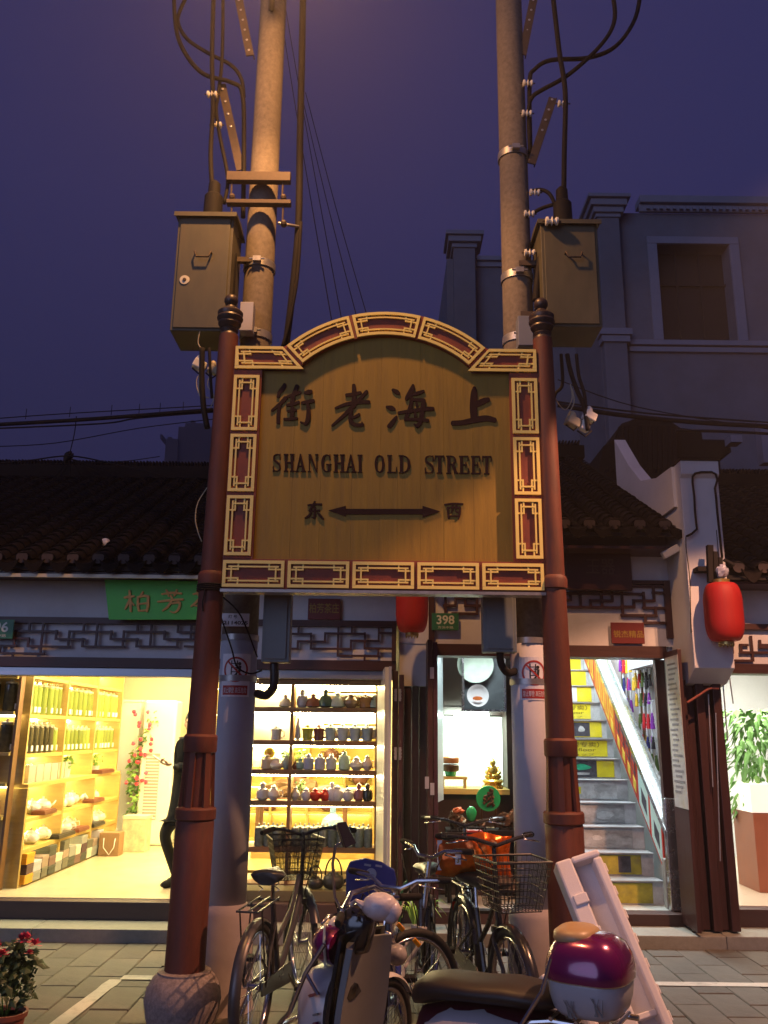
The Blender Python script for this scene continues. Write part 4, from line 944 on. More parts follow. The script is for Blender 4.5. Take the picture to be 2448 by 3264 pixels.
for z_ in (2.075, 1.765): B().box(xv+.30, wx1, 8.60, 8.70, z_, z_+.015).build('inner_ledge', mat('yellow inner ledge', (.75,.55,.05), .5, var=.05), WS)
bt = wds
def ware(kind, X, lv, s, col, nm, y=8.56, dy=0):
    z = wlev[lv]+.002; x = xx(X, 2350, y); m = mat(nm+' glaze', col, .22, var=.12, scale=25, spec=.6)
    rowname = ['kettle','big jar','round pot','tea caddy','mug','top'][lv-0] if lv < 6 else 'top'
    row = {5:'top', 4:'second', 3:'third', 2:'fourth', 1:'low'}[lv]
    lab = '%s %s on the %s board of the window shelf%s' % (nm, kind, row, ', left bay' if X < 931 else '')
    s = (s[0]*1.22, s[1]*1.15)
    t = thing(kind.replace(' ', '_'), lab, kind.split()[-1], (x, y, z))
    if kind in ('vase', 'tea jar'): pr = [(.6,0),(.95,.15),(1,.5),(.8,.72),(.42,.8),(.46,.9),(.4,1)]
    elif kind == 'ginger jar': pr = [(.55,0),(.95,.3),(1,.6),(.75,.85),(.5,.9),(.55,1)]
    elif kind == 'squat pot': pr = [(.5,0),(1,.1),(.95,.35),(.6,.75),(.3,.8),(.25,1)]
    elif kind == 'lidded mug': pr = [(.75,0),(.85,.05),(.8,.4),(.95,.8),(1,.82),(1,.88),(.5,.95),(.12,.96),(.12,1)]
    elif kind == 'tea caddy': pr = [(.8,0),(1,.06),(1,.8),(.85,.88),(.5,.9),(.4,1)]
    else: pr = [(.5,0),(1,.35),(.95,.6),(.5,.9),(.3,1)]
    w_, h = s
    B().lathe([(a*w_, c*h) for a, c in pr], (0,0,0), 16).build('body', m, t, smooth=35, local=True)
    B().lathe([(w_*.45, h), (w_*.5, h+.006), (w_*.2, h+.02), (.002, h+.026)], (0,0,0), 12).build('lid', m, t, smooth=35, local=True)
    if 'mug' in kind or kind == 'side pot': B().tube([(w_*.85,0,h*.75),(w_*1.45,0,h*.7),(w_*1.4,0,h*.3),(w_*.8,0,h*.2)], .006, 6).build('handle', m, t, smooth=2, local=True)
    return t
for X, kind, s, col, nm in ((960,'vase',(.045,.13),(.45,.48,.55),'blue white'),(995,'squat pot',(.066,.10),(.20,.05,.03),'chestnut'),(1035,'squat pot',(.062,.13),(.03,.09,.07),'dark green'),(1073,'squat pot',(.062,.11),(.5,.6,.55),'celadon'),(1117,'side pot',(.062,.10),(.25,.17,.11),'brown banded'),(1163,'lidded mug',(.055,.10),(.30,.14,.04),'ochre brown'),(1192,'squat pot',(.045,.09),(.35,.5,.45),'sea green')):
    ware(kind, X, 5, s, col, nm)
for X, kind, s, col, nm in ((949,'vase',(.02,.17),(.7,.68,.62),'slim white'),(980,'lidded mug',(.045,.11),(.5,.45,.03),'mustard'),(1016,'lidded mug',(.045,.11),(.18,.03,.02),'wine red'),(1053,'lidded mug',(.045,.12),(.45,.52,.48),'grey green'),(1092,'lidded mug',(.045,.12),(.6,.6,.58),'ink painted'),(1131,'lidded mug',(.045,.12),(.5,.52,.5),'calligraphy grey'),(1171,'lidded mug',(.045,.12),(.45,.52,.50),'landscape painted')):
    ware(kind, X, 4, s, col, nm)
for X, kind, s, col, nm in ((944,'flower pot',(.026,.05),(.12,.04,.02),'small brown'),(960,'vase',(.036,.08),(.25,.4,.28),'jade green'),(986,'tea caddy',(.042,.11),(.55,.55,.57),'grey white'),(1022,'tea caddy',(.042,.11),(.58,.56,.58),'pale mauve'),(1058,'tea caddy',(.042,.11),(.5,.53,.5),'blue flowered'),(1099,'tea caddy',(.046,.13),(.38,.55,.40),'pale celadon'),(1138,'side pot',(.055,.09),(.66,.66,.58),'cream round'),(1172,'side pot',(.042,.10),(.68,.64,.55),'ivory')):
    ware(kind, X, 3, s, col, nm)
for X, kind, s, col, nm in ((948,'flower pot',(.036,.09),(.6,.58,.5),'square cream'),(982,'ginger jar',(.04,.08),(.7,.66,.6),'plain white'),(1010,'ginger jar',(.045,.08),(.50,.02,.01),'bright red'),(1041,'ginger jar',(.045,.08),(.48,.02,.012),'deep red'),(1063,'vase',(.04,.13),(.7,.66,.64),'tall white'),(1080,'ginger jar',(.05,.10),(.72,.70,.66),'large white'),(1113,'ginger jar',(.045,.085),(.55,.55,.55),'flowered white'),(1147,'tea jar',(.042,.12),(.28,.10,.10),'plum'),(1174,'tea jar',(.042,.12),(.025,.03,.02),'black green')):
    ware(kind, X, 2, s, col, nm)
for X, kind, s, col, nm, lv in ((880,'side pot',(.05,.1),(.75,.72,.62),'white',2),(845,'tea jar',(.05,.12),(.7,.68,.6),'ivory',2),(915,'flower pot',(.035,.1),(.3,.42,.36),'slate green',3),(885,'side pot',(.06,.08),(.74,.7,.6),'cream',3),(855,'tea caddy',(.045,.1),(.6,.5,.3),'straw',3),(880,'lidded mug',(.045,.1),(.74,.72,.6),'white gold',4),(905,'squat pot',(.05,.09),(.74,.7,.55),'ivory',5)):
    ware(kind, X, lv, s, col, nm)
# crowded back rows of small goods
gc = [((.75,.72,.62),'cream'),((.55,.1,.05),'red'),((.2,.3,.2),'green'),((.7,.5,.1),'golden'),((.4,.42,.45),'grey'),((.6,.62,.66),'pale blue'),((.3,.15,.06),'brown'),((.8,.78,.72),'white')]
rnames = {5:'top', 4:'second', 3:'third', 2:'fourth'}
for lv in (5, 4, 3, 2):
    for k in range(17):
        x = wx0+.07+k*(wx1-wx0-.1)/17+random.uniform(-.01,.01)
        if abs(x-xv) < .045: continue
        c_, nm = random.choice(gc); kind = random.choice(('cup','carton','tin')); h = random.uniform(.09,.19); r_ = random.uniform(.020,.034); m = mat('small '+nm+' goods', c_, .4, var=.15, scale=30)
        b = B()
        if kind == 'cup': b.lathe([(r_*.6,0),(r_,h*.6),(r_*.95,h*.62),(r_*.3,h*.1)], (0,0,0), 12)
        elif kind == 'tin': b.lathe([(r_,0),(r_,h),(r_*.8,h+.01),(r_*.75,h+.015)], (0,0,0), 12)
        else: b.box(-r_, r_, -r_*.8, r_*.8, 0, h).box(-r_*.9, r_*.9, -r_*.7, r_*.7, h+.0005, h+.006)
        tag(b.build(kind, m, origin=(x, 8.655 if h < .1 else 8.66, wlev[lv]+.002), smooth=35), 'small %s %s in the back row of the %s board of the window shelf' % (nm, kind, rnames[lv]), kind, 'small goods in the back rows of the window shelf')
# red and grey tea tins on the inner ledge
for k, (c_, nm) in enumerate([((.6,.06,.03),'red'),((.35,.4,.38),'grey'),((.4,.42,.4),'steel'),((.7,.66,.5),'cream'),((.72,.68,.55),'white'),((.5,.5,.45),'silver'),((.62,.2,.05),'orange'),((.65,.5,.1),'gold')]):
    x = xx(1060+k*18, 2290, 8.62); tag(B().box(-.022,.022,-.02,.02,0,.085).box(-.018,.018,-.016,.016,.085,.10).build('tea_tin', mat(nm+' tin', c_, .35, var=.1), origin=(x, 8.645, 1.782)), '%s tea tin in the row on the inner ledge of the window shelf' % nm, 'tin', 'tea tins on the inner ledge')
# glass canisters with bright lids on the low board
m_cang = mat('grey blue canister glass', (.12,.16,.15), .15, var=.4, scale=26, rnd=.2, spec=.7)
m_canl = mat('silver canister lid', (.65,.66,.5), .25, metal=.4, var=.08)
cn = jar_proto('glass_canister', m_cang, .040, .17, 'dark glass canister with silver lid in the long row on the low window shelf board', 'canisters on the low window shelf board', m_canl, False)
cn['category'] = 'canister'
for r_ in range(2):
    for k in range(14):
        x = xx(826+k*29+r_*12, 2650, 8.56)
        if abs(x-xv) < .05 or x > wx1-.03: continue
        put(cn, (x, 8.545+.10*r_, .662), rz=random.uniform(0,6))
# plants and toy figure, brown baskets, stool behind
for X, lv, lab in ((955,3,'small leafy plant in a white pot on the third board of the window shelf'),(915,3,'little green plant at the left part of the third board'),(962,2,'posy of green leaves and white buds on the fourth board')):
    t = thing('pot_plant', lab, 'plant', (xx(X,2400,8.62), 8.64, wlev[lv]+.002)); B().lathe([(.025,0),(.03,.05)], (0,0,0), 10).build('pot', m_porc, t, local=True, smooth=35); leafy(t, (0,0,.12), .05, .06, 45, m_leafb if lv == 3 else m_leaf, .045)
t = thing('plush_toy', 'yellow round headed toy figure on the third board at the left', 'toy', (xx(857,2430,8.6), 8.62, wlev[3]+.002)); mty = mat('yellow plush', (.75,.55,.04), .8, var=.1)
B().ball((0,0,.06), .05, .04, .06).build('body', mty, t, local=True, smooth=2); B().ball((0,0,.15), .055, .045, .05).build('head', mty, t, local=True, smooth=2); B().ball((0,-.04,.14), .025, .012, .012).build('beak', mat('orange beak', (.7,.25,.02), .6, var=.05), t, local=True, smooth=2)
for s_ in (-1, 1): B().ball((s_*.055,0,.08), .02, .02, .035).build('arm', mty, t, local=True, smooth=2)
m_kraft = mat('brown wicker', (.22,.12,.05), .8, var=.35, scale=40, stretch=(1,1,4))
for x_, y_, r_, h_, lab in ((-.68,9.6,.11,.28,'smaller brown wicker bin behind the window shelf'),(-.33,9.5,.16,.27,'larger brown wicker bin behind the window shelf')):
    tag(B().lathe([(r_*.85,0),(r_,h_),(r_*.9,h_),(r_*.75,.03)], (0,0,0), 20).build('basket', m_kraft, origin=(x_, y_, FZ+.28), smooth=30), lab, 'basket')
t = thing('counter', 'low yellow topped tea table behind the two iron kettles', 'table', (-.5, 9.2, FZ)); B().box(-.85,.45,-.42,.6,.14,.17).build('table_top', mat('waxed yellow table top', (.62,.45,.12), .3, var=.08), t, local=True, bevel=.005)
for sx_ in (-.8,.4):
    for sy_ in (-.38,.55): B().box(sx_-.03,sx_+.03,sy_-.03,sy_+.03,0,.139).build('leg', m_pine, t, local=True)
b = B().box(-.85,.45,.35,.6,.171,.279); b.build('shelf_box', m_pine, t, local=True)
t = thing('tea_cart', 'dark tea table piled with wrapped trays and a carved root, seen through the shelf', 'table', (-.9, 10.2, FZ)); B().box(-.5,.55,-.2,.2,.7,.74).build('table_top', m_shelfd, t, local=True)
for sx_ in (-.46,.5):
    for sy_ in (-.17,.17): B().box(sx_-.02,sx_+.02,sy_-.02,sy_+.02,0,.699).build('leg', m_shelfd, t, local=True)
B().ball((-.1,0,.83), .3, .14, .10, 12, 7, .3).build('carved_root', m_kraft, t, local=True); B().ball((.3,0,.80), .18, .1, .07, 10, 6, .3).build('wrapped_tray', mat('grey wrap', (.3,.25,.2), .5, var=.3), t, local=True)
t = thing('cooking_pot', 'steel pot on the white appliance seen behind the right of the window shelf', 'pot', (xx(1104,2600,9.3), 9.3, 1.0)); B().lathe([(.10,0),(.10,.12),(.105,.125),(.06,.14),(.0,.145)], (0,0,0), 18).build('body', m_steel, t, local=True, smooth=35); B().ball((0,0,.155),.015).build('knob', m_cable, t, local=True, smooth=2)
tag(B().box(-.18,.18,-.15,.15,-.06,0).box(-.16,.16,-.13,.13,-.5,-.061).build('hot_plate', m_ac, origin=(xx(1104,2600,9.3)+.04, 9.3, .999)), 'white appliance carrying the steel pot behind the window shelf', 'appliance')
t = thing('water_bottle', 'large blue tinted water bottle with long neck behind the canister row', 'bottle', (xx(1060,2650,9.0), 9.0, .60)); B().lathe([(.12,0),(.12,.2),(.1,.27),(.03,.32),(.03,.40)], (0,0,0), 16).build('body', mat('blue water bottle', (.25,.42,.6), .15, var=.05, alpha=.7), t, local=True, smooth=35); B().lathe([(.034,.40),(.034,.43)], (0,0,0), 12).build('cap', mat('blue cap',(.05,.15,.4),.4,var=0), t, local=True)
# iron kettles on the window ledge
wl = setting(B().box(-1.3, XA1-.03, 8.20, 8.49, .248, .335).build('window_ledge', mat('dark olive ledge', (.14,.12,.05), .5, var=.2)))
m_iron2 = mat('black cast iron', (.025,.024,.022), .45, metal=.3, var=.3, scale=30, bump=.2)
for X, s, lab in ((1005,1.0,'small black cast iron kettle on the window ledge'),(1062,1.35,'larger black cast iron kettle on the window ledge, partly behind the scooter mirror')):
    p_ = at(X, 2836, 8.32); teapot((p_.x, 8.32, .336), s, m_iron2, lab, name='iron_kettle', bail=True)
# ---- customer reading a phone
m_coat = mat('black quilted coat', (.006,.0065,.010), .9, spec=.1, var=.3, scale=12, bump=.4)
m_trou = mat('black leather trousers', (.006,.006,.008), .6, spec=.2, var=.3, scale=8, bump=.2)
m_skin = mat('skin', (.45,.27,.18), .55, var=.06)
m_hair = mat('black hair', (.010,.008,.007), .8, var=.3, scale=30, stretch=(4,4,.4))
PY = 8.95
def pp(Dx_, Dy_, y=PY): return at(Dx_*K, Dy_*K, y)
ps = thing('person', 'person in black coat and boots leaning back, looking at a phone', 'person', (pp(375,1915).x, PY, FZ)); ps.location.x += .045
hip = pp(384,1745); knee = pp(343,1800, PY-.12); ank = pp(371,1895, PY-.05); toe = pp(352,1914, PY-.15); sho = pp(404,1612); elb = pp(393,1672, PY-.05); wri = pp(366,1655, PY-.28); neck = pp(407,1592); hd = pp(408,1562)
def limb(pts, rs, name, m, n=14):
    pts = [Vector(p) for p in pts]; Q, Rr_ = [], []
    for i in range(len(pts)-1):
        a = pts[max(i-1,0)]; b_ = pts[i]; c = pts[i+1]; d = pts[min(i+2,len(pts)-1)]
        for k in range(6):
            t = k/6; Q.append(.5*((2*b_)+(c-a)*t+(2*a-5*b_+4*c-d)*t*t+(3*b_-a-3*c+d)*t**3)); Rr_.append(rs[i]+(rs[i+1]-rs[i])*t)
    Q.append(pts[-1]); Rr_.append(rs[-1]); return Q, Rr_
def sk(name, verts, edges, radii, m, parent, sub=2, root=0):
    off = ROOT[parent.name]; me = bpy.data.meshes.new(name); me.from_pydata([tuple(Vector(v)-off) for v in verts], edges, []); o = bpy.data.objects.new(name, me); COL.objects.link(o); o.parent = parent
    md = o.modifiers.new('skin', 'SKIN'); md.use_smooth_shade = True; sv = me.skin_vertices[0].data
    for i, r in enumerate(radii): sv[i].radius = (r, r) if not isinstance(r, tuple) else r
    sv[root].use_root = True; o.modifiers.new('sub', 'SUBSURF').levels = sub; o.modifiers['sub'].render_levels = sub; me.materials.append(m); return o
h2 = hip+Vector((.10,.1,0)); k2_ = pp(384,1830, PY+.12); a2 = pp(392,1905, PY+.15); sp = (hip+h2)/2+Vector((.0,0,.05)); chest = pp(402,1645)
V = [sp, sp+Vector((.01,0,.2)), chest, neck, hip, knee, ank, h2, k2_, a2, sho+Vector((-.04,-.12,0)), elb, wri, sho+Vector((.12,.10,0)), pp(410,1680,PY+.15), pp(402,1740,PY+.1), ank+Vector((-.02,-.03,-.03)), a2+Vector((0,-.02,-.03))]
E = [(0,1),(1,2),(2,3),(0,4),(4,5),(5,6),(0,7),(7,8),(8,9),(2,10),(10,11),(11,12),(2,13),(13,14),(14,15)]
sk('body', V[:16], E, [.13,.125,.135,.045,.095,.062,.042,.095,.065,.042,.065,.048,.030,.065,.05,.03], m_trou, ps)
CV = [sp+Vector((0,0,-.16)), sp, sp+Vector((.01,0,.2)), chest, sho+Vector((-.04,-.12,.0)), elb, wri+Vector((.03,.04,0)), sho+Vector((.12,.10,0)), pp(410,1680,PY+.15), neck+Vector((0,0,-.03))]
sk('coat', CV, [(0,1),(1,2),(2,3),(3,4),(4,5),(5,6),(3,7),(7,8),(3,9)], [.23,.20,.185,.20,.11,.085,.06,.10,.08,.09], m_coat, ps, root=1)
B().ball(hd, .078, .092, .112, 18, 12).build('head', m_skin, ps, smooth=2)
b = B().ball(hd+Vector((-.02,-.088,-.02)), .012, .02, .022, 8, 6); b.ball(hd+Vector((-.078,.0,-.01)), .012,.02,.028,8,6); b.build('nose_and_ear', m_skin, ps, smooth=2)
b = B()
for s_ in (-.045, .012): b.ball(hd+Vector((s_,-.083,.01)), .011,.006,.006,8,5)
b.build('eye', m_hair, ps); B().ball(hd+Vector((-.016,-.088,-.062)), .022,.008,.007,8,5).build('mouth', mat('lips',(.35,.1,.08),.5,var=0), ps)
b = B().ball(hd+Vector((.006,.020,.030)), .092, .104, .112, 18, 12); b.tube([hd+Vector((.02,.07,0)), hd+Vector((.03,.09,-.14)), hd+Vector((.03,.08,-.26))], [.085,.08,.03], 12); b.build('hair', m_hair, ps, smooth=2)
B().tube([neck+Vector((0,0,-.06)), neck+Vector((0,0,.02)), hd], [.05,.045,.05], 12).build('neck', m_skin, ps, smooth=2)
hb = B(); hc = wri+Vector((-.045,-.05,.02)); hb.ball(hc, .036, .042, .018, 12, 8)
hand = hb.build('hand', m_skin, ps, smooth=2)
for k in range(4):
    a = hc+Vector((-.03, -.03+.019*k, .0)); B().tube([a, a+Vector((-.035,-.005,.018)), a+Vector((-.03,-.008,.045)), a+Vector((-.012,-.01,.05))], [.009,.0085,.008,.006], 8).build('finger', m_skin, hand, smooth=2)
a = hc+Vector((.0,-.035,.005)); B().tube([a, a+Vector((-.01,-.03,.02)), a+Vector((-.03,-.035,.035))], [.011,.010,.007], 8).build('thumb', m_skin, hand, smooth=2)
tag(B().obox(hc+Vector((-.05,-.012,.045)), .14, .07, .010, ry=.55).build('phone', mat('pale gold phone', (.6,.5,.3), .3, var=.03, emit=.0), bevel=.003, origin=hc), 'pale mobile phone held in the hand of the person in black', 'phone')
for base, tt, nm in ((ank, toe, 'boot'), (a2, a2+Vector((-.12,-.1,-.03)), 'boot')):
    b = B(); b.tube([base+Vector((0,0,.20)), base+Vector((0,0,.03)), base+Vector((-.01,-.01,-.02))], [.056,.05,.048], 14); d = (tt-base); d.z = 0
    c_ = Vector((base.x, base.y, FZ+.035)); b.tube([c_-d.normalized()*.05, c_+d.normalized()*.05, c_+d.normalized()*.15, c_+d.normalized()*.20], [.036,.044,.036,.018], 12); b.build(nm, m_trou, ps, smooth=2)
# ================================================================== GIFT SHOP INTERIOR
COOL = (.80, 1.0, .86); COOLW = (.86, .97, 1.0)
bf = setting(B().box(.175, 2.95, 8.285, 13.2, .04, .195).build('gift_shop_floor', mat('grey white floor tile', (.5,.52,.48), .35, var=.08, scale=4)))
m_wallw = mat('cold white plaster', (.72,.74,.74), .8, var=.05)
rm = thing('shop_room', 'cold white interior walls and ceiling of the gift shop', 'room', (1.5, 10, .2))
for xa_ in (.18, 2.90): B().prismx([(8.4,.196),(13.2,.196),(13.2,3.9),(11.6,4.95),(8.4,3.42)], xa_, xa_+.06).build('side_wall', m_wallw, rm)
B().box(.18, 2.96, 13.2, 13.3, .196, 4.0).build('wall', m_wallw, rm)
B().box(.24, 1.36, 8.4, 13.2, 2.75, 2.80).build('ceiling', m_wallw, rm)
B().prismx([(8.4,3.43),(11.6,4.96),(13.2,3.91),(13.2,3.95),(11.6,5.0),(8.4,3.47)], .24, 2.9).build('ceiling', m_wallw, rm)
B().box(1.36, 2.9, 8.38, 8.44, 2.76, 3.4).build('front_wall', m_wallw, rm)
m_dkw = mat('dark cabinet wood', (.035,.018,.014), .4, var=.25, scale=6)
B().box(1.33, 1.38, 8.6, 9.7, .196, 4.0).build('partition', m_dkw, rm)
area((2.1, 9.5, 3.6), .9, 1.0, 80, COOLW, parent=rm)
area((2.1, 11.2, 4.5), .9, 1.0, 130, COOLW, parent=rm)
led('ceiling_light', 2.0, 2.1, 9.6, 10.2, 3.80, 3.84, COOLW, 12, rm)
area((2.0, 8.6, 2.7), 1.0, .2, 18, COOLW, rot=(rad(-35),0,0), parent=rm); area((.9, 8.5, 2.6), .5, .15, 8, COOLW, rot=(rad(-35),0,0), parent=rm)  # two added lamps tilted outward to brighten the doorway step
# ---- staircase with printed risers
stc = thing('staircase', 'steep straight staircase with printed stickers on its risers inside the gift shop', 'staircase', (2.0, 8.27, .2))
m_step = mat('worn grey step', (.58,.59,.60), .6, var=.25, scale=8, dirt=.5, dirtcol=(.15,.15,.15))
m_alu = mat('ribbed aluminium nosing', (.55,.57,.6), .35, metal=.6, var=.1)
m_yel = mat('yellow sticker', (.80,.68,.02), .5, var=.12, scale=8, dirt=.25, dirtcol=(.5,.5,.4))
m_whi = mat('white sticker', (.78,.80,.80), .5, var=.08, dirt=.3, dirtcol=(.4,.4,.4))
m_torn = mat('torn grey sticker', (.42,.43,.44), .6, var=.5, scale=7, stretch=(1,1,2), dirt=.8, dirtcol=(.12,.12,.12))
m_tornl = mat('torn pale sticker', (.60,.62,.63), .6, var=.3, scale=9, dirt=.9, dirtcol=(.22,.22,.23))
m_jade = mat('jade green print', (.02,.42,.22), .5, var=.5, scale=20); m_orp = mat('orange print', (.65,.16,.03), .5, var=.4, scale=30); m_dkp = mat('dark print', (.06,.06,.08), .5, var=.6, scale=25)
m_aqua = mat('pale aqua print', (.55,.78,.72), .5, var=.1); m_txt = mat('olive brown print', (.28,.20,.01), .5, var=0)
x0s, x1s = 1.385, 2.62
for k in range(2, 14):
    zt_ = .194+.21*(k-1); y0 = 8.27+.25*(k-1)+.0
    s_ = B().box(x0s, x1s, y0+.012, y0+.40, zt_-.21+.003, zt_-.012).build('step', m_step, stc)
    B().box(x0s, x1s, y0-.012, y0+.40, zt_-.0115, zt_).build('nosing', m_alu, s_)
    yr_ = y0+.008; za, zb = zt_-.195, zt_-.022
    def stick(xa, xb, m, a=0, c=1, lay=0, nm='sticker'): return B().box(xa, xb, yr_-.002-.002*lay, yr_+.003, za+(zb-za)*a, za+(zb-za)*c).build(nm, m, s_)
    def blob(x, z, w_, h, m, lay=1):
        b = B(); pl = [(x+w_*math.cos(t_*math.pi/5)*random.uniform(.6,1.1), za+(zb-za)*z+h*math.sin(t_*math.pi/5)*random.uniform(.6,1.1)) for t_ in range(10)]; b.prism(pl, yr_-.002-.002*lay, yr_+.002); b.build('picture', m, s_)
    if k == 2: stick(x0s+.02, 2.52, mat('muddy yellow print',(.42,.38,.05),.6,var=.4,scale=9,dirt=.7,dirtcol=(.2,.2,.15)))
    elif k == 3: stick(x0s+.02, 2.50, mat('muddy yellow print',(0,0,0))); stick(1.7, 2.1, m_torn, .15, .95, 1); stick(2.28, 2.4, m_dkp, .1, .95, 1)
    elif k == 4: stick(x0s+.01, 2.5, m_torn); [blob(x, .5, .07, .03, m_tornl) for x in (1.8, 2.15)]
    elif k == 5: stick(x0s+.01, 2.5, m_torn); [blob(x, random.uniform(.3,.6), .10, .05, m_tornl) for x in (1.65, 1.95, 2.3)]
    elif k == 6: stick(x0s+.01, 2.5, m_tornl); stick(1.5, 1.8, m_yel, .1, .8, 1); [blob(x, random.uniform(.3,.7), .12, .05, m_torn) for x in (1.7, 2.0, 2.35)]; stick(2.0,2.12,m_yel,.3,.7,1)
    elif k == 7: stick(x0s+.01, 2.06, m_whi); stick(2.062, 2.36, m_dkp); stick(2.36, 2.55, m_yel, 0, 1, 0); blob(2.2, .6, .10, .035, m_jade, 2); blob(2.2,.2,.12,.02,m_tornl,2); blob(1.9,.3,.06,.02,m_dkp,2); blob(1.8,.15,.25,.02,m_torn)
    elif k in (8, 10):
        stick(x0s+.01, 2.55 if k == 8 else 2.5, m_yel)
        text('lettering', '工艺礼品店 （二楼专卖）', 0,0,0,0, yr_-.0025, m_txt, stc, .001, .012, box=(1.45, 2.46, za+(zb-za)*.58, za+(zb-za)*.92))
        text('lettering', 'Gift shop on 2nd floor', 0,0,0,0, yr_-.0025, m_txt, stc, .001, .012, box=(1.50, 2.42, za+(zb-za)*.27, za+(zb-za)*.52))
        text('lettering', '二階ギフトショップ', 0,0,0,0, yr_-.0025, m_txt, stc, .001, .006, box=(1.7, 2.40, za+(zb-za)*.06, za+(zb-za)*.20))
    elif k == 9: stick(x0s+.01, 2.1, m_whi); stick(2.101, 2.56, m_yel); stick(2.14, 2.44, m_yel, .0, .5, 1); stick(2.22, 2.42, m_dkp, .05, .95, 2); blob(1.92,.55,.03,.05,m_orp,2); blob(1.92,.25,.055,.03,m_dkp,2); blob(2.32,.5,.05,.04,m_tornl,4)
    elif k == 11: stick(x0s+.01, 1.98, m_yel); stick(1.951, 2.40, m_whi); stick(2.401, 2.58, m_yel); blob(2.10,.5,.045,.055,m_orp,2); blob(2.24,.5,.045,.055,m_orp,2)
    elif k == 12: stick(x0s+.01, 1.88, m_whi); stick(1.881, 2.38, m_aqua); stick(2.381,2.58,m_yel); blob(2.1,.6,.07,.05,m_jade,2); blob(2.15,.2,.09,.02,m_dkp,2); blob(1.75,.5,.05,.05,m_jade,2)
    else: stick(x0s+.01, 2.3, m_aqua); stick(2.301,2.58,m_yel); blob(1.85,.5,.07,.05,m_jade,2); blob(2.1,.5,.07,.05,m_jade,2)
# ---- red banner panel and steel slide beside the stairs
hr = thing('banner_rail', 'sloping red banner with yellow characters under a wide steel handrail beside the stairs', 'handrail', (2.6, 8.4, .2))
L0 = at(2094, 2784, 8.38); L1 = at(1880, 2080, 11.3); L0.x = L1.x = 2.60
def slope(u, h, dx=0): p_ = L0.lerp(L1, u); return Vector((p_.x+dx, p_.y, p_.z+h))
def band(u0, u1, h0, h1, dx0, dx1, name, m, par=hr):
    b = B(); vs = [slope(u0,h0,dx0), slope(u1,h0,dx0), slope(u1,h1,dx0), slope(u0,h1,dx0), slope(u0,h0,dx1), slope(u1,h0,dx1), slope(u1,h1,dx1), slope(u0,h1,dx1)]
    b.add(vs, [(0,1,2,3),(4,7,6,5),(0,4,5,1),(1,5,6,2),(2,6,7,3),(3,7,4,0)]); return b.build(name, m, par)
m_ban = mat('red banner', (.55,.035,.02), .5, var=.15, scale=5); m_ban2 = mat('orange banner', (.75,.22,.02), .5, var=.1); m_bay = mat('yellow banner print', (.85,.62,.08), .5, var=.1)
band(.0, .24, 0, .42, 0, .03, 'banner_panel', m_ban); band(.241, 1, 0, .42, 0, .03, 'banner_panel', m_ban); band(.5, .78, .03, .39, -.002, 0, 'banner_panel', m_ban2)
for (a, c) in ((.012,.11),(.13,.232)): band(a, c, .035, .385, -.003, 0, 'picture', m_aqua); band(a+.02, c-.03, .12, .26, -.005, -.003, 'picture', m_dkp)
for i, (a, c) in enumerate(((.26,.30),(.32,.36),(.38,.42),(.44,.48),(.52,.56),(.58,.62),(.64,.68),(.70,.74),(.80,.84),(.86,.90),(.92,.96))):
    band(a, c, .22 if i < 5 else .06, .36 if i < 5 else .36, -.005, -.002, 'character', m_dkp if i < 4 else m_bay)
    band(a+.008, c-.008, .25 if i < 5 else .10, .33, -.007, -.005, 'character', m_ban if i < 4 else m_ban2)
    band(a, c-.01, .06, .17, -.005, -.002, 'character', m_bay) if i < 5 else None
m_stl = mat('brushed stainless steel', (.55,.57,.58), .25, metal=.9, var=.15, scale=6, stretch=(3,.4,3))
band(-.05, 1, .425, .50, -.02, .10, 'rail_edge', m_stl); band(-.04, 1, .505, .72, .03, .06, 'steel_slide', m_stl)
B().box(2.585, 2.70, 8.22, 8.30, .2, 1.15).build('newel', m_stl, hr, bevel=.01)
B().box(2.58, 2.71, 8.305, 8.40, .2, .62).build('newel_foot', mat('grey stone newel', (.3,.3,.28), .7, var=.2), hr, bevel=.01)
# ---- tassel racks on the right wall
WX = 2.86
def wallp(X, Y):
    r = ray(X, Y); return Vector((0,0,EYE)) + r*(WX/r.x)
tr = thing('tassel_rack', 'brown wall rack hung with rows of coloured tassels and beads beside the steel handrail', 'rack', (WX, 9.4, 1.6))
for (X, Ya, Yb) in ((1983,2095,2275),(2038,2095,2440),(2112,2095,2460)):
    p1, p2 = wallp(X, Ya), wallp(X, Yb); B().box(WX-.015, WX+.01, p1.y-.04, p1.y+.04, p2.z, p1.z+.1).build('rack_post', m_kraft, tr)
m_bead = mat('glass bead string', (.75,.78,.82), .2, var=.2)
tcol = {'p': ((.22,.02,.35),'purple'), 'r': ((.6,.01,.02),'red'), 'y': ((.7,.45,.02),'yellow'), 'g': ((.08,.14,.02),'olive green'), 'k': ((.015,.012,.02),'black'), 'b': ((.03,.03,.2),'dark blue'), 'm': ((.35,.02,.05),'maroon')}
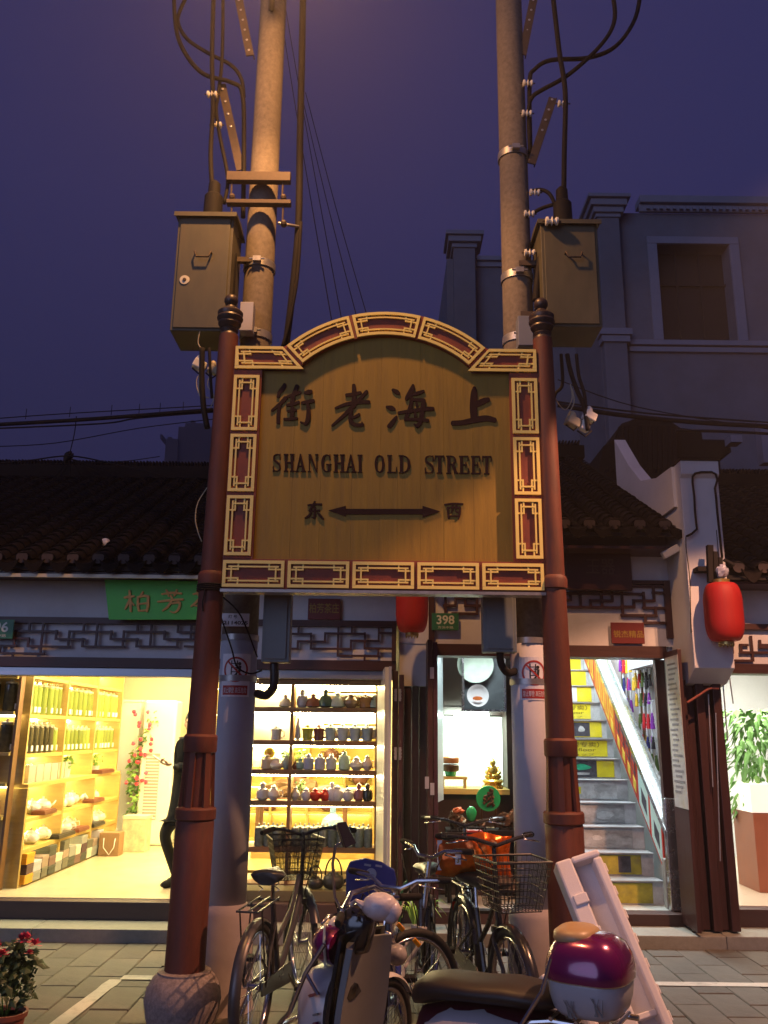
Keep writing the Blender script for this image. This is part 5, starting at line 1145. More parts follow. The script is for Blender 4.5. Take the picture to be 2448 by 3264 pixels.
for (X0, X1, Yt, Yb, s_) in ((1984,2022,2098,2144,'pprryyy'),(2034,2085,2145,2192,'yyrrkgkkk'),(1990,2032,2228,2268,'pyppbp'),(2048,2100,2275,2325,'ggmrrrpp'),(2055,2108,2405,2462,'pggmrgg'),(2036,2084,2210,2250,'rybgrkp'),(1992,2034,2160,2200,'gbrpy'),(2052,2104,2345,2390,'mrybpk')):
    for i, c_ in enumerate(s_):
        X = X0+(X1-X0)*(i+.5)/len(s_); a = wallp(X, Yt+random.uniform(-4,4)); z1 = wallp(X, Yb).z+random.uniform(-.02,.02); dx = -.04-.02*(i % 2)
        b = B().lathe([(.006,0),(.014,-.01),(.012,-.03),(.016,-.04),(.024,z1-a.z)], (a.x+dx, a.y, a.z), 7); b.build('tassel', mat(tcol[c_][1]+' silk tassel', tcol[c_][0], .6, var=.25, scale=30, stretch=(5,5,.3)), tr)
        B().tube([(a.x+dx, a.y, a.z), (a.x+dx, a.y, a.z+.11)], .008, 6).build('bead_string', m_bead, tr)
    a, c = wallp(X0, Yt-22), wallp(X1, Yt-22); B().tube([(a.x-.05, a.y, a.z+.06), (c.x-.05, c.y, c.z+.06)], .006, 6).build('hook_rail', m_alu, tr)
# door jambs
jb = thing('door_frame', 'dark brown inner door frame right of the stairs', 'door frame', (2.7, 8.3, .2))
q0 = xx(2096,2300,8.33); B().box(q0, q0+.10, 8.285, 8.36, .2, zh1).build('jamb', m_wood, jb); B().box(q0+.10, XB1, 8.29, 8.33, .2, .9).build('kick_panel', mat('reddish lower panel',(.16,.07,.06),.5,var=.1), jb)
# ---- lit display niche left of the stairs
nx0, nx1 = xx(1398,2400,8.5), xx(1640,2400,8.6)
nc = thing('display_niche', 'brightly lit window niche with white pegboard, dark cabinet frame and wooden counter', 'display case', (.9, 9, .2))
q = prect(1412, 2285, 1602, 2520, 9.3)
m_peg = mat('white pegboard', (.80,.86,.80), .6, var=.02)
B().box(q[0], q[1], 9.30, 9.33, q[2], q[3]).build('pegboard', m_peg, nc)
b = B(); nxp = int((q[1]-q[0])/.03); nzp = int((q[3]-q[2])/.03)
for i in range(nxp):
    for j in range(nzp): b.box(q[0]+.012+i*.03, q[0]+.017+i*.03, 9.2985, 9.2995, q[2]+.012+j*.03, q[2]+.017+j*.03)
b.build('peg_holes', mat('peg hole', (.25,.28,.25), .8, var=0), nc, kind='stuff')
B().box(q[1]+.005, q[1]+.06, 9.0, 9.35, .2, 2.7).build('cabinet_post', m_dkw, nc)
B().box(q[0]-.1, q[1]+.005, 9.28, 9.34, q[3]+.02, q[3]+.10).build('rail', m_dkw, nc)
B().box(.25, q[0]-.005, 9.35, 9.4, .2, 2.7).box(q[0]-.004, q[1]+.1, 9.36, 9.4, .2, 2.72).build('cabinet_back', m_dkw, nc)
led('lamp_tube', q[0]+.1, q[0]+.45, 9.0, 9.03, q[3]+.0, q[3]+.025, COOL, 30, nc)
area(((q[0]+q[1])/2-.05, 9.02, q[3]+.03), .5, .2, 30, COOL, rot=(rad(25),0,0), parent=nc)
cz = zz(1500, 2512, 9.0)
B().box(q[0]-.15, q[1]+.0, 8.85, 9.29, cz-.05, cz).build('counter_top', m_pineh, nc); B().box(q[0]-.15, q[1], 8.90, 9.28, .2, cz-.052).build('counter_front', m_dkw, nc)
# curtain edge
c0 = xx(1394,2300,8.45); tag(leafq(c0, xx(1416,2300,8.6), 8.42, 8.75, zz(1400,2555,8.5), zz(1400,2090,8.5), .008).build('glass_door', mat('milky glass door edge', (.45,.52,.52), .3, var=.15, stretch=(6,6,.5)), origin=(c0,8.42,.9)), 'milky glass door edge at the left of the lit niche', 'glass door')
# picture case with plates
q = prect(1478, 2098, 1604, 2262, 8.75)
pc = thing('plate_case', 'hanging glass fronted case holding a big pale disc and a white plate', 'display case', ((q[0]+q[1])/2, 8.75, q[2]))
B().box(q[0], q[1], 8.80, 8.83, q[2], q[3]).build('back', mat('slate case back', (.10,.12,.13), .5, var=.3, scale=6), pc)
for bb in ((q[0]-.02,q[0],q[2]-.02,q[3]),(q[1],q[1]+.02,q[2]-.02,q[3]),(q[0],q[1],q[2]-.02,q[2]-.001)): B().box(bb[0], bb[1], 8.70, 8.83, bb[2], bb[3]).build('frame', m_stl, pc)
def disc(X, Y, d, Rp, name, m, par, th=.012, sq=1):
    p_ = at(X, Y, d); r_ = Rp/F*(d*.968+(p_.z-EYE)*.249); return B().lathe([(.001,.004),(r_*.6,.004),(r_*.68,.0),(r_,-th),(r_,-th+.004),(r_*.6,th)], p_, 30, 'Y').build(name, m, par, smooth=35)
m_pale = mat('pale jade disc', (.45,.55,.45), .5, var=.15, scale=10)
disc(1515, 2118, 8.76, 58, 'pale_disc', m_pale, pc); disc(1523, 2217, 8.70, 35, 'white_plate', mat('bright white plate', (.8,.8,.8), .3, var=.02), pc)
p_ = at(1522, 2222, 8.685); B().prism([(p_.x+.05*math.cos(a)*1.0, p_.z+.02*math.sin(a)-.012) for a in [math.pi*2*k/10 for k in range(10)]], 8.682, 8.684).build('fish_print', m_orp, pc)
area(((q[0]+q[1])/2, 8.5, q[3]+.15), .3, .1, 6, COOLW, rot=(rad(-20),0,0), parent=pc)
# golden seated statue
m_au = mat('polished gold statue', (.75,.50,.10), .25, metal=.8, var=.2, scale=20)
st_ = thing('gold_statue', 'small gold seated Buddha statue on a lotus base on the niche counter', 'statue', (*at(1572, 2510, 9.02).xy, cz)); q_ = (0,0,0)
B().lathe([(.10,0),(.11,.02),(.085,.04),(.11,.07),(.09,.085)], q_, 16).build('lotus_base', m_au, st_, local=True, smooth=35)
sb = B().ball((0,0,.11), .085, .06, .035, 14, 8); sb.ball((0,0,.165), .05, .04, .06, 14, 8).ball((0,-.005,.245), .03, .03, .034, 12, 8).ball((0,0,.28), .012); sb.tube([(-.045,0,.20),(-.07,-.02,.15),(-.02,-.055,.125)], [.018,.015,.012], 8); sb.tube([(.045,0,.20),(.07,-.02,.15),(.03,-.06,.13)], [.018,.015,.012], 8); sb.build('figure', m_au, st_, local=True, smooth=2)
# green plates on stands, carvings
m_jp = mat('polished jade', (.02,.35,.11), .15, var=.2, spec=.8); m_brz = mat('dark bronze', (.10,.05,.02), .35, metal=.6, var=.5, scale=40, bump=.5)
cnt2 = thing('display_table', 'black display table crowded with dark carvings in front of the lit niche', 'table', (.95, 8.65, .2)); tz = zz(1500, 2645, 8.55)
B().box(xx(1425,2650,8.5), xx(1655,2650,8.5), 8.48, 8.82, tz-.04, tz).build('table_top', m_cable, cnt2)
for X in (1430, 1648):
    for y in (8.5, 8.79): x = xx(X,2700,8.5); B().box(x-.015, x+.015, y-.015, y+.015, .2, tz-.041).build('leg', m_cable, cnt2)
jp = thing('jade_plate', 'large upright round green jade plate with a bronze dragon on it', 'plate', (*at(1557, 2545, 8.62).xy, tz)); p_ = at(1557, 2546, 8.62)
B().lathe([(.0005,0),(.115,0),(.118,.01),(.11,.018),(.0005,.018)], p_, 28, 'Y').build('plate', m_jp, jp, smooth=35)
b = B().tube([p_+Vector((.03*math.sin(k*1.1)+.01, -.012, .09-.016*k)) for k in range(11)], [.012+.006*math.sin(k) for k in range(11)], 7); [b.ball(p_+Vector((random.uniform(-.05,.05), -.012, random.uniform(-.08,.07))), .014, .01, .016, 7, 5, .3) for _ in range(16)]; b.build('dragon_relief', m_brz, jp)
B().tube([p_+Vector((-.07,.0,-.09)), (p_.x-.06, 8.64, tz+.012), (p_.x+.06, 8.64, tz+.012), p_+Vector((.07,.0,-.09))], .010, 6).build('stand', m_brz, jp)
p_ = at(1502, 2560, 8.66); jl = thing('jade_carving', 'small green jade leaf carving left of the jade plate', 'carving', (p_.x, p_.y, tz)); B().ball((0,0,.13), .05, .02, .07, 12, 8, .12).build('leaf', m_jp, jl, local=True, smooth=2); B().box(-.03,.03,-.02,.02,0,.06).build('stand', m_brz, jl, local=True)
for i, (X, r_, h, lab) in enumerate(((1455,.07,.16,'dark carving with an orange flower at the left end of the display table'),(1475,.05,.10,'low dark carving beside the orange flowered one'),(1530,.05,.09,'squat bronze carving under the jade plate'),(1608,.07,.15,'dark rounded ornament right of the jade plate'),(1640,.07,.17,'knotty dark wood carving beside the painted pole'))):
    x = xx(X, 2600, 8.56); t = thing('carving', lab, 'carving', (x, 8.58, tz)); B().ball((0,0,h*.55), r_, .05, h*.5, 14, 9, .22).build('body', m_brz, t, local=True); B().lathe([(r_*.8,0),(r_*.7,h*.15)], (0,0,0), 12).build('base', m_cable, t, local=True)
    if i == 0: B().ball((.02,-.02,h+.01), .05, .03, .03, 10, 6, .3).build('flower', mat('orange flower', (.6,.12,.02), .6, var=.3), t, local=True)
x = xx(1437, 2480, 9.0); t = thing('drum_stack', 'stack of two brown lacquered drums on a small pine stand', 'drums', (x, 9.0, cz)); 
B().box(-.1,.16,-.08,.08,.085,.11).box(-.09,-.07,-.07,.07,0,.084).box(.13,.15,-.07,.07,0,.084).build('stand', m_pineh, t, local=True)
for k, m_ in enumerate((mat('orange brown lacquer',(.45,.16,.04),.4,var=.2), m_brz)): B().lathe([(.075,.16+.075*(1-k)),(.085,.175+.075*(1-k)),(.085,.215+.075*(1-k)),(.07,.228+.075*(1-k))], (0,0,0), 18).build('drum', m_, t, local=True, smooth=35)
B().lathe([(.05,.111),(.06,.158)], (0,0,0), 12).build('bowl', m_jp, t, local=True)
# red backed chair and pink cloths
rc = thing('chair', 'chair with round red padded back in front of the display table', 'chair', (*at(1508, 2700, 8.36).xy, .12)); rc.location.z = .196; ROOT[rc.name].z = .196; p_ = at(1508, 2672, 8.36)
pl = [(p_.x-.125, p_.z-.12), (p_.x+.125, p_.z-.12), (p_.x+.12, p_.z+.02), (p_.x+.08, p_.z+.075), (p_.x-.08, p_.z+.075), (p_.x-.12, p_.z+.02)]
B().prism(pl, 8.33, 8.37).build('backrest', mat('dark red vinyl', (.30,.012,.015), .35, var=.1), rc, bevel=.012); B().box(p_.x-.17, p_.x+.17, 8.38, 8.47, p_.z-.26, p_.z-.21).build('seat', MATS['dark red vinyl'], rc, bevel=.01)
B().tube([(p_.x-.16, 8.38, .2),(p_.x-.15, 8.38, p_.z-.1),(p_.x-.12, 8.38, p_.z+.09),(p_.x+.12, 8.38, p_.z+.09),(p_.x+.15, 8.38, p_.z-.1),(p_.x+.16, 8.38, .2)], .010, 6).build('back_frame', m_cable, rc, smooth=2)
for s_ in (-.15,.15): B().tube([(p_.x+s_, 8.46, p_.z-.26), (p_.x+s_, 8.47, .2)], .010, 6).build('leg', m_cable, rc)
# ---- right hand shop interior
rf = setting(B().box(3.0, 7, 8.245, 13, .05, .25).build('right_shop_floor', mat('cream floor tile', (.62,.55,.42), .3, var=.05)))
rr = thing('shop_room', 'glaring white interior walls and ceiling of the right hand shop', 'room', (4.5, 10, .25))
B().box(2.965, 3.02, 8.5, 13, .25, 2.75).build('side_wall', m_wallw, rr); B().box(3.03, 7, 11.5, 11.6, .25, 2.75).build('wall', m_wallw, rr); B().box(3.0, 7, 8.4, 13, 2.751, 2.8).build('ceiling', m_wallw, rr)
led('ceiling_light', 3.3, 3.9, 9.0, 9.12, 2.70, 2.745, (1,.97,.86), 16, rr); area((3.9, 9.6, 2.68), 1.5, 2, 130, (1,.95,.82), parent=rr)
pt = thing('pot_plant', 'tall leafy green plant just inside the right hand shop doorway', 'plant', (*at(2425, 2600, 9.3).xy, .25))
B().lathe([(.13,0),(.17,.35),(.15,.35)], (0,0,0), 18).build('pot', mat('woven rattan pot', (.3,.22,.12), .7, var=.5, scale=40), pt, local=True, smooth=35)
for k in range(6): a = k*1.05; B().tube([(0,0,.3),(.08*math.cos(a),.08*math.sin(a),.8),(.22*math.cos(a),.2*math.sin(a),1.2+.08*k)], [.012,.009,.004], 6).build('stem', m_leaf, pt, local=True, smooth=2)
b = B()
for k in range(330):
    a = random.uniform(0,6.28); q = random.random()**.5*.34; z = random.uniform(.72,1.75); c = Vector((q*math.cos(a)*(1.0-abs(z-1.2)*.4), q*math.sin(a)*.8, z)); L = random.uniform(.10,.19); d = Vector((math.cos(a+random.uniform(-.8,.8)), math.sin(a+random.uniform(-.8,.8)), random.uniform(-1.4,-.1))).normalized(); u = d.cross(Vector((0,0,1))).normalized()*L*.2; f2 = d+Vector((0,0,-.35)); 
    b.add([c, c+d*L*.4+u, c+f2*L, c+d*L*.4-u, c+d*L*.45+Vector((0,0,.02))], [(0,1,4),(1,2,4),(2,3,4),(3,0,4)])
b.build('leaves', mat('mid green leaf', (.13,.30,.06), .4, var=.35, scale=3), pt, local=True, fix=False, kind='stuff')  # the leaves' own mid green
q = prect(2402, 2500, 2600, 2745, 8.9); cc = thing('counter', 'red brown counter with a brightened white top at the right edge of the photo', 'counter', (q[0], 8.9, .25))
B().box(q[0], q[0]+1.4, 8.9, 9.4, .25, q[2]+(q[3]-q[2])*.62).build('counter_front', mat('terracotta counter', (.35,.13,.07), .5, var=.1), cc, bevel=.005); B().box(q[0]-.01, q[0]+1.41, 8.89, 9.41, q[2]+(q[3]-q[2])*.62+.002, q[3]).build('counter_top', mat('brightened white top', (.85,.85,.8), .3, var=0, emit=.6, ecol=(1,.98,.85)), cc)  # emission added to the counter top, which is no lamp
# ================================================================== ELECTRICS ON THE POLES
def ebox(Xl, Yt, Xr, Yb, d, dep, m, lab, name='cabinet_box', door=True, hx=.62, hz=.35, lid=True, lock=False, side=0):
    q = prect(Xl*K, Yt*K, Xr*K, Yb*K, d); t = thing(name, lab, 'electrical box', ((q[0]+q[1])/2, d, q[2]))
    x0, x1, z0, z1 = q
    B().box(x0, x1, d+.012, d+dep, z0, z1).build('case', m, t, bevel=.004)
    if door: B().box(x0+.022, x1-.022, d, d+.0115, z0+.02, z1-.03).build('door', m, t, bevel=.003)
    if lid:
        b = B(); b.prismx([(d-.03, z1-.035), (d-.03, z1+.0), (d+dep*.5, z1+.03), (d+dep+.02, z1), (d+dep+.02, z1-.01), (d-.02, z1-.01), (d-.02, z1-.035)], x0-.025, x1+.025); b.build('rain_lid', m, t)
    if hx:
        cx = x0+(x1-x0)*hx; cz_ = z0+(z1-z0)*(1-hz)
        B().tube([(cx-.06, d, cz_), (cx-.06, d-.03, cz_), (cx-.045, d-.035, cz_-.045), (cx+.045, d-.035, cz_-.045), (cx+.06, d-.03, cz_), (cx+.06, d, cz_)], .007, 6).build('handle', m_iron, t, smooth=2)
    if lock:
        cx = x0+(x1-x0)*.2; cz_ = z0+(z1-z0)*.42; k_ = B().lathe([(.001,-.008),(.036,-.006),(.038,.0),(.038,.004)], (cx, d, cz_), 20, 'Y').build('lock', mat('cream lock disc', (.62,.58,.45), .5, var=.1), t); B().lathe([(.001,-.014),(.012,-.013),(.014,-.008)], (cx, d, cz_), 12, 'Y').build('keyhole', m_iron, k_)
    return t, q
bxl, ql = ebox(376, 462, 498, 713, 5.70, .36, m_olive, 'tall olive electrical box with round cream lock on the left pole', lock=True, hx=.5)
bxr, qr = ebox(1172, 478, 1296, 704, 5.70, .36, m_olive, 'tall olive electrical box without lock on the right pole', hx=.55, hz=.32)
e1, q1 = ebox(567, 1262, 627, 1430, 5.78, .14, m_greygreen, 'narrow grey green switch box on the left pole under the sign', hx=0, lid=False)
e2_, q2 = ebox(1044, 1262, 1116, 1408, 5.78, .14, m_greygreen, 'narrow grey green switch box on the right pole under the sign', hx=0, lid=False)
m_pg = mat('pale grey meter box', (.42,.42,.46), .5, var=.06)
e3, q3 = ebox(517, 650, 546, 712, 5.80, .12, m_pg, 'small pale meter box behind the left finial', hx=0, lid=False, door=False)
e4, q4 = ebox(1120, 680, 1152, 744, 5.80, .12, mat('dull blue grey meter box',(.20,.22,.26),.5,var=.1), 'small blue grey meter box behind the right finial', hx=0, lid=False, door=False)
# brackets holding the boxes
for t_, q_, xp in ((bxl, ql, -1.0), (bxr, qr, 1.02)):
    for f_ in (.25, .75):
        z = q_[2]+(q_[3]-q_[2])*f_; xe = q_[1] if xp < 0 and q_[1] < xp else (q_[0] if q_[0] > xp else (q_[0]+q_[1])/2)
        B().box(min(xe, xp), max(xe, xp)+.001, 5.93, 5.97, z-.02, z+.02).build('bracket', m_iron, t_)
def cable(name, pts, r, lab, m=None, par=None, n=6, smooth_=True):
    P = [Vector(p) for p in pts]; Q = []
    for i in range(len(P)-1):
        a = P[max(i-1,0)]; b_ = P[i]; c = P[i+1]; d = P[min(i+2,len(P)-1)]
        for k in range(5): t = k/5; Q.append(.5*((2*b_)+(c-a)*t+(2*a-5*b_+4*c-d)*t*t+(3*b_-a-3*c+d)*t**3))
    Q.append(P[-1]); o = B().tube(Q, r, n).build(name, m or m_cable, par, smooth=2, origin=None if par else P[0])
    if not par: tag(o, lab, name.split('_')[-1])
    return o
def A(x, y, d): return at(x*K, y*K, d)
# grey connector boots on the big boxes with their supply cables
for (x0, y0, x1, y1, lab) in ((438,392,482,455,'dark rubber cable boot on top of the left olive box'),(1196,405,1236,472,'dark rubber cable boot on top of the right olive box')):
    c = A((x0+x1)/2, y1, 5.85); z1 = DZ((x0+x1)/2, y0, 5.85); h = z1-c.z+.0; r_ = .065
    tag(B().lathe([(r_*1.15,-.06),(r_*1.1,h*.45),(r_*.75,h*.55),(r_*.7,h*.9),(r_*.35,h)], c, 14).build('cable_boot', m_cable, origin=c, smooth=35), lab, 'cable boot')
cable('supply_cable', [A(458,400,5.85), A(455,330,5.85), A(460,230,5.86), A(458,120,5.88), A(462,-30,5.9)], .020, 'thick supply cable rising straight from the left box boot')
cable('supply_cable', [A(484,440,5.9), A(492,385,5.9), A(476,300,5.9), A(467,240,5.9), A(472,200,5.95), A(480,120,5.95), A(482,-30,5.95)], .016, 'thinner cable rising beside the left box boot to the insulators')
cable('looped_cable', [A(375,-30,5.9), A(380,60,5.9), A(400,115,5.9), A(440,160,5.9), A(500,178,5.92), A(524,205,5.95), A(527,330,5.95), A(525,470,5.95)], .018, 'cable looping low from the top left across to the left pole')
cable('looped_cable', [A(415,-30,6.0), A(390,20,6.0), A(385,50,6.0), A(405,85,6.0), A(450,115,6.0), A(498,140,6.0), A(521,170,6.0), A(527,210,6.0)], .016, 'upper cable loop left of the left pole')
cable('supply_cable', [A(655,-30,6.1), A(652,130,6.1), A(648,300,6.1), A(645,480,6.1), A(633,620,6.12), A(618,745,6.15)], .030, 'bundle of brown cables hanging right of the left pole down behind the sign arch')
cable('supply_cable', [A(650,480,6.08), A(642,600,6.08), A(626,690,6.1), A(610,750,6.12)], .015, 'second cable twisted against the bundle right of the left pole')
cable('supply_cable', [A(1218,410,5.85), A(1219,330,5.85), A(1221,200,5.86), A(1208,110,5.9), A(1192,-30,5.9)], .020, 'thick supply cable rising from the right box boot')
cable('looped_cable', [A(1320,-30,5.9), A(1328,40,5.9), A(1300,95,5.9), A(1230,160,5.9), A(1170,195,5.93), A(1150,210,5.95), A(1142,240,5.98), A(1145,330,6.0)], .018, 'inner cable loop curling right of the right pole')
cable('looped_cable', [A(1385,-30,6.0), A(1372,40,6.0), A(1330,100,6.0), A(1270,125,6.0), A(1190,130,6.0), A(1155,150,6.0), A(1144,180,6.0), A(1146,340,6.02)], .018, 'outer cable loop curling right of the right pole')
cable('short_cable', [A(1150,412,5.98), A(1170,410,5.95), A(1188,420,5.9), A(1200,445,5.87)], .015, 'short curved cable from the upper insulator to the right box boot')
cable('short_cable', [A(1148,462,5.98), A(1170,450,5.95), A(1195,442,5.87)], .015, 'lower short cable from the right pole to the box boot')
# slanted iron struts on the poles
for pts, lab in (((A(510,-30,6.0), A(540,120,6.0)), 'slanted iron strut at the very top of the left pole'), ((A(478,180,5.95), A(520,370,5.98)), 'perforated iron strut leaning on the left pole between cables'),
                 ((A(1158,-30,5.98), A(1128,120,6.0)), 'slanted iron strut at the top of the right pole'), ((A(1196,205,5.92), A(1146,360,6.0)), 'perforated iron strut leaning out from the right pole')):
    a, c = pts; d = (c-a); L = d.length; ang = math.atan2(d.x, d.z)
    t = thing('iron_strut', lab, 'strut', a); b = B().obox(a+d/2, .065, .012, L, ry=ang).obox(a+d/2+Vector((.03,.02,0)), .010, .05, L, ry=ang); b.build('angle_iron', m_iron, t)
    for k in range(7): p_ = a+d*(k+.5)/7; B().lathe([(.001,-.002),(.011,0)], p_+Vector((0,-.008,0)), 8, 'Y').build('hole', m_steel, t)
def insul(p, lab, s=1.0, axis='X'):
    t = thing('insulator', lab, 'insulator', p); pr = [(.012,-.05),(.032,-.045),(.034,-.03),(.016,-.02),(.016,-.008),(.036,0),(.016,.01),(.016,.02),(.032,.032),(.03,.045),(.012,.05)]
    B().lathe([(r*s, h*s) for r, h in pr], (0,0,0), 14, axis).build('body', m_ceramic, t, local=True, smooth=35); B().tube([(-.07*s,0,0),(.07*s,0,0)] if axis == 'X' else [(0,0,-.07*s),(0,0,.07*s)], .006, 6).build('pin', m_iron, t, local=True); return t
for (x, y, d, lab) in ((458,204,5.86,'white insulator on the left cable beside the strut top'),(468,270,5.9,'white insulator lower on the left cables'),(1216,224,5.88,'white insulator at the top of the right strut'),(1140,180,5.95,'insulator on the right pole under the cable loops'),(1138,245,5.95,'small insulator on the right pole beside the strut'),(1155,416,5.95,'insulator on the right pole above the box boot'),(1143,462,5.95,'insulator on the right pole beside the lower short cable'),(500,515,5.9,'white fuse holder at the upper right of the left box'),(1144,546,5.9,'white fuse holder at the left edge of the right box')):
    insul(A(x,y,d), lab, .85)
t = insul(A(1192,478,5.65), 'bright white pair of discs at the top left of the right olive box', 1.0, 'X')
# cross arms on the left pole
for (y, ln, lab) in ((385,.52,'upper iron cross arm clamped on the left pole'),(440,.52,'lower iron cross arm clamped on the left pole')):
    c = A(557, y, 5.88); t = thing('cross_arm', lab, 'cross arm', c); B().box(c.x-ln/2+.02, c.x+ln/2+.0, 5.84, 5.90, c.z-.045 if y < 400 else c.z-.02, c.z+.035 if y < 400 else c.z+.015).build('beam', m_iron, t, bevel=.004)
    for s_ in (-.2, .2):
        B().tube([(c.x+s_, 5.87, c.z-.03), (c.x+s_, 5.87, c.z-.17)], .008, 6).build('rod', m_iron, t); B().lathe([(.02,-.02),(.03,-.01),(.03,.01),(.02,.02)], (c.x+s_+.01, 5.87, c.z-.18), 10, 'X').build('spool', m_iron, t)
cable('clamp_arm', [A(600,482,6.0), A(625,486,6.02), A(646,490,6.08)], .012, 'thin iron arm holding the cable bundle off the left pole', m_steel)
# dark tubes between the left box and pole
cable('dark_tube', [A(503,548,5.85), A(500,600,5.85), A(498,640,5.85)], .035, 'dark plastic tube hanging right of the left olive box'); cable('dark_tube', [A(1168,556,5.85), A(1160,620,5.85), A(1158,650,5.85)], .028, 'dark plastic tube hanging left of the right olive box')
# wiring under the boxes
m_lw = mat('cream wire', (.48,.42,.28), .5, var=.1)
for i, (pts, r, m, lab) in enumerate(((((437,752),(436,820),(440,880),(448,925)),.022,m_cable,'thick dark hose hanging under the left olive box'),(((452,752),(455,820),(458,860)),.012,m_cable,'second dark hose under the left box'),
    (((432,715),(428,740),(436,760),(432,800),(430,850),(445,862)),.004,m_lw,'thin cream wire dangling under the left box'),(((452,860),(430,850),(425,820),(440,800)),.004,m_lw,'cream wire loop around the white clip on the left'),(((460,800),(448,830),(462,855),(455,880)),.004,m_lw,'curled cream wire next to the left post'),
    (((450,1050),(428,1085),(422,1120),(428,1150),(436,1170)),.004,m_lw,'cream wire bowed out left of the left post'),
    (((1225,765),(1232,800),(1245,840),(1262,880),(1270,930)),.016,m_cable,'dark hose hanging under the right olive box'),(((1245,765),(1250,810),(1262,850),(1265,880)),.012,m_cable,'second dark hose under the right box'),(((1212,765),(1215,830),(1200,850),(1195,870)),.012,m_cable,'third dark hose curling behind the right post'),
    (((1232,830),(1236,860),(1222,885),(1205,870),(1196,850)),.004,m_lw,'cream wire curl under the right box'),(((1236,840),(1240,870),(1225,900),(1232,915)),.004,m_lw,'lower cream wire tangle right of the right post'),(((1198,640),(1235,585)),.0022,m_lw,'thin wire tied from the right finial to the box handle'),
    (((482,1290),(520,1330),(556,1420)),.006,m_cable,'black lead crossing the white number plate'),(((478,1335),(500,1400),(512,1440),(540,1455),(566,1448)),.006,m_cable,'black lead crossing the no climbing notice'))):
    cable('hanging_wire' if r < .01 else 'cable_hose', [A(a, c, 5.72 if i < 12 else 5.85) for a, c in pts], r, lab, m, n=6)
for (x, y, s, m, lab) in ((431,790,.075,m_ceramic,'white porcelain cable clip left of the left post'),(460,800,.06,m_lw,'yellowish cable clip tucked against the left post'),(1237,912,.075,m_lw,'yellow cable clip right of the right post'),(1273,900,.07,m_ceramic,'white porcelain clip hanging right of the right post'),(1262,925,.05,m_ceramic,'small clip under the white one right of the right post')):
    c = A(x, y, 5.75); t = thing('cable_clip', lab, 'clip', c); B().obox((0,0,0), s*1.3, s, s*.9, rz=.3, ry=.4).build('block', m, t, local=True, bevel=.008); B().ball((.0,0,.04), s*.4, s*.4, s*.6, 10, 7).build('cap', m, t, local=True, smooth=2); B().tube([(-.05,0,-.02),(.0,-.02,-.07),(.05,0,-.02)], .006, 6).build('hook', m_cable, t, local=True)
# elbows under lower boxes
cable('flexible_conduit', [A(592,1432,5.85), A(593,1462,5.85), A(590,1485,5.86), A(575,1502,5.9), A(556,1498,5.98)], .030, 'black flexible conduit elbow under the left grey green box', mat('black corrugated conduit',(.012,.012,.014),.35,var=.3,scale=60,stretch=(.1,.1,3)), n=10)
cable('flexible_conduit', [A(1080,1410,5.85), A(1083,1435,5.85), A(1096,1453,5.88), A(1112,1450,5.98)], .026, 'black flexible conduit elbow under the right grey green box', n=10)
for (x, y, d, lab) in ((483,1290,5.8,'bright steel clip above the white number plate'),(484,1393,5.85,'steel clip left of the conduit strap'),(536,1393,5.85,'steel clip joined to the grey green box')): tag(B().obox((0,0,0), .05, .03, .06).obox((.0,-.018,0), .02, .01, .03).build('steel_clip', mat('bright zinc', (.7,.72,.78), .3, metal=.5, var=.1), origin=A(x,y,d)), lab, 'clip')
# straps on the painted poles
for x_ in (-1.0, 1.02):
    for z in (2.33, 2.05): B().lathe([(.129,z-.02),(.134,z-.02),(.134,z+.02),(.129,z+.02)], (x_, 6.05, 0), 24, cap=False).build('strap', m_steel, POL if x_ < 0 else POR, smooth=30)
# ---- notices wrapped on the poles
m_pwhite = mat('white notice vinyl', (.80,.80,.82), .5, var=.03, dirt=.2, dirtcol=(.4,.36,.34)); m_pred = mat('notice red', (.42,.03,.02), .5, var=.08); m_pblk = mat('notice black', (.02,.02,.02), .5, var=0)
def wrap(t, cx, r0_, cang, m, name, pts_list, lift):
    """flat artwork (metres) wrapped round the pole"""
    b = B()
    for poly in pts_list:
        n = len(poly); vs = []
        for (u, v) in poly: a = cang + u/r0_; vs.append((cx+(r0_+lift)*math.sin(a), 6.05-(r0_+lift)*math.cos(a), v))
        b.add(vs, [tuple(range(n))])
    return b.build(name, m, t, fix=False, local=False)
def strip(u0, u1, v0_, v1_, N=8): return [[(u0+(u1-u0)*i/N, v0_), (u0+(u1-u0)*(i+1)/N, v0_), (u0+(u1-u0)*(i+1)/N, v1_), (u0+(u1-u0)*i/N, v1_)] for i in range(N)]
def diag(u0, v0_, u1, v1_, w_, N=6):
    d = Vector((u1-u0, v1_-v0_)).normalized(); nx, nz = -d.y*w_/2, d.x*w_/2; out = []
    for i in range(N):
        a, c = i/N, (i+1)/N; p = (u0+(u1-u0)*a, v0_+(v1_-v0_)*a); q = (u0+(u1-u0)*c, v0_+(v1_-v0_)*c); out.append([(p[0]-nx, p[1]-nz), (q[0]-nx, q[1]-nz), (q[0]+nx, q[1]+nz), (p[0]+nx, p[1]+nz)])
    return out
def circle(u, v, R_, w_, N=28): return [[(u+R_*math.cos(a), v+R_*math.sin(a)), (u+R_*math.cos(b_), v+R_*math.sin(b_)), (u+(R_-w_)*math.cos(b_), v+(R_-w_)*math.sin(b_)), (u+(R_-w_)*math.cos(a), v+(R_-w_)*math.sin(a))] for a, b_ in [(2*math.pi*i/N, 2*math.pi*(i+1)/N) for i in range(N)]]
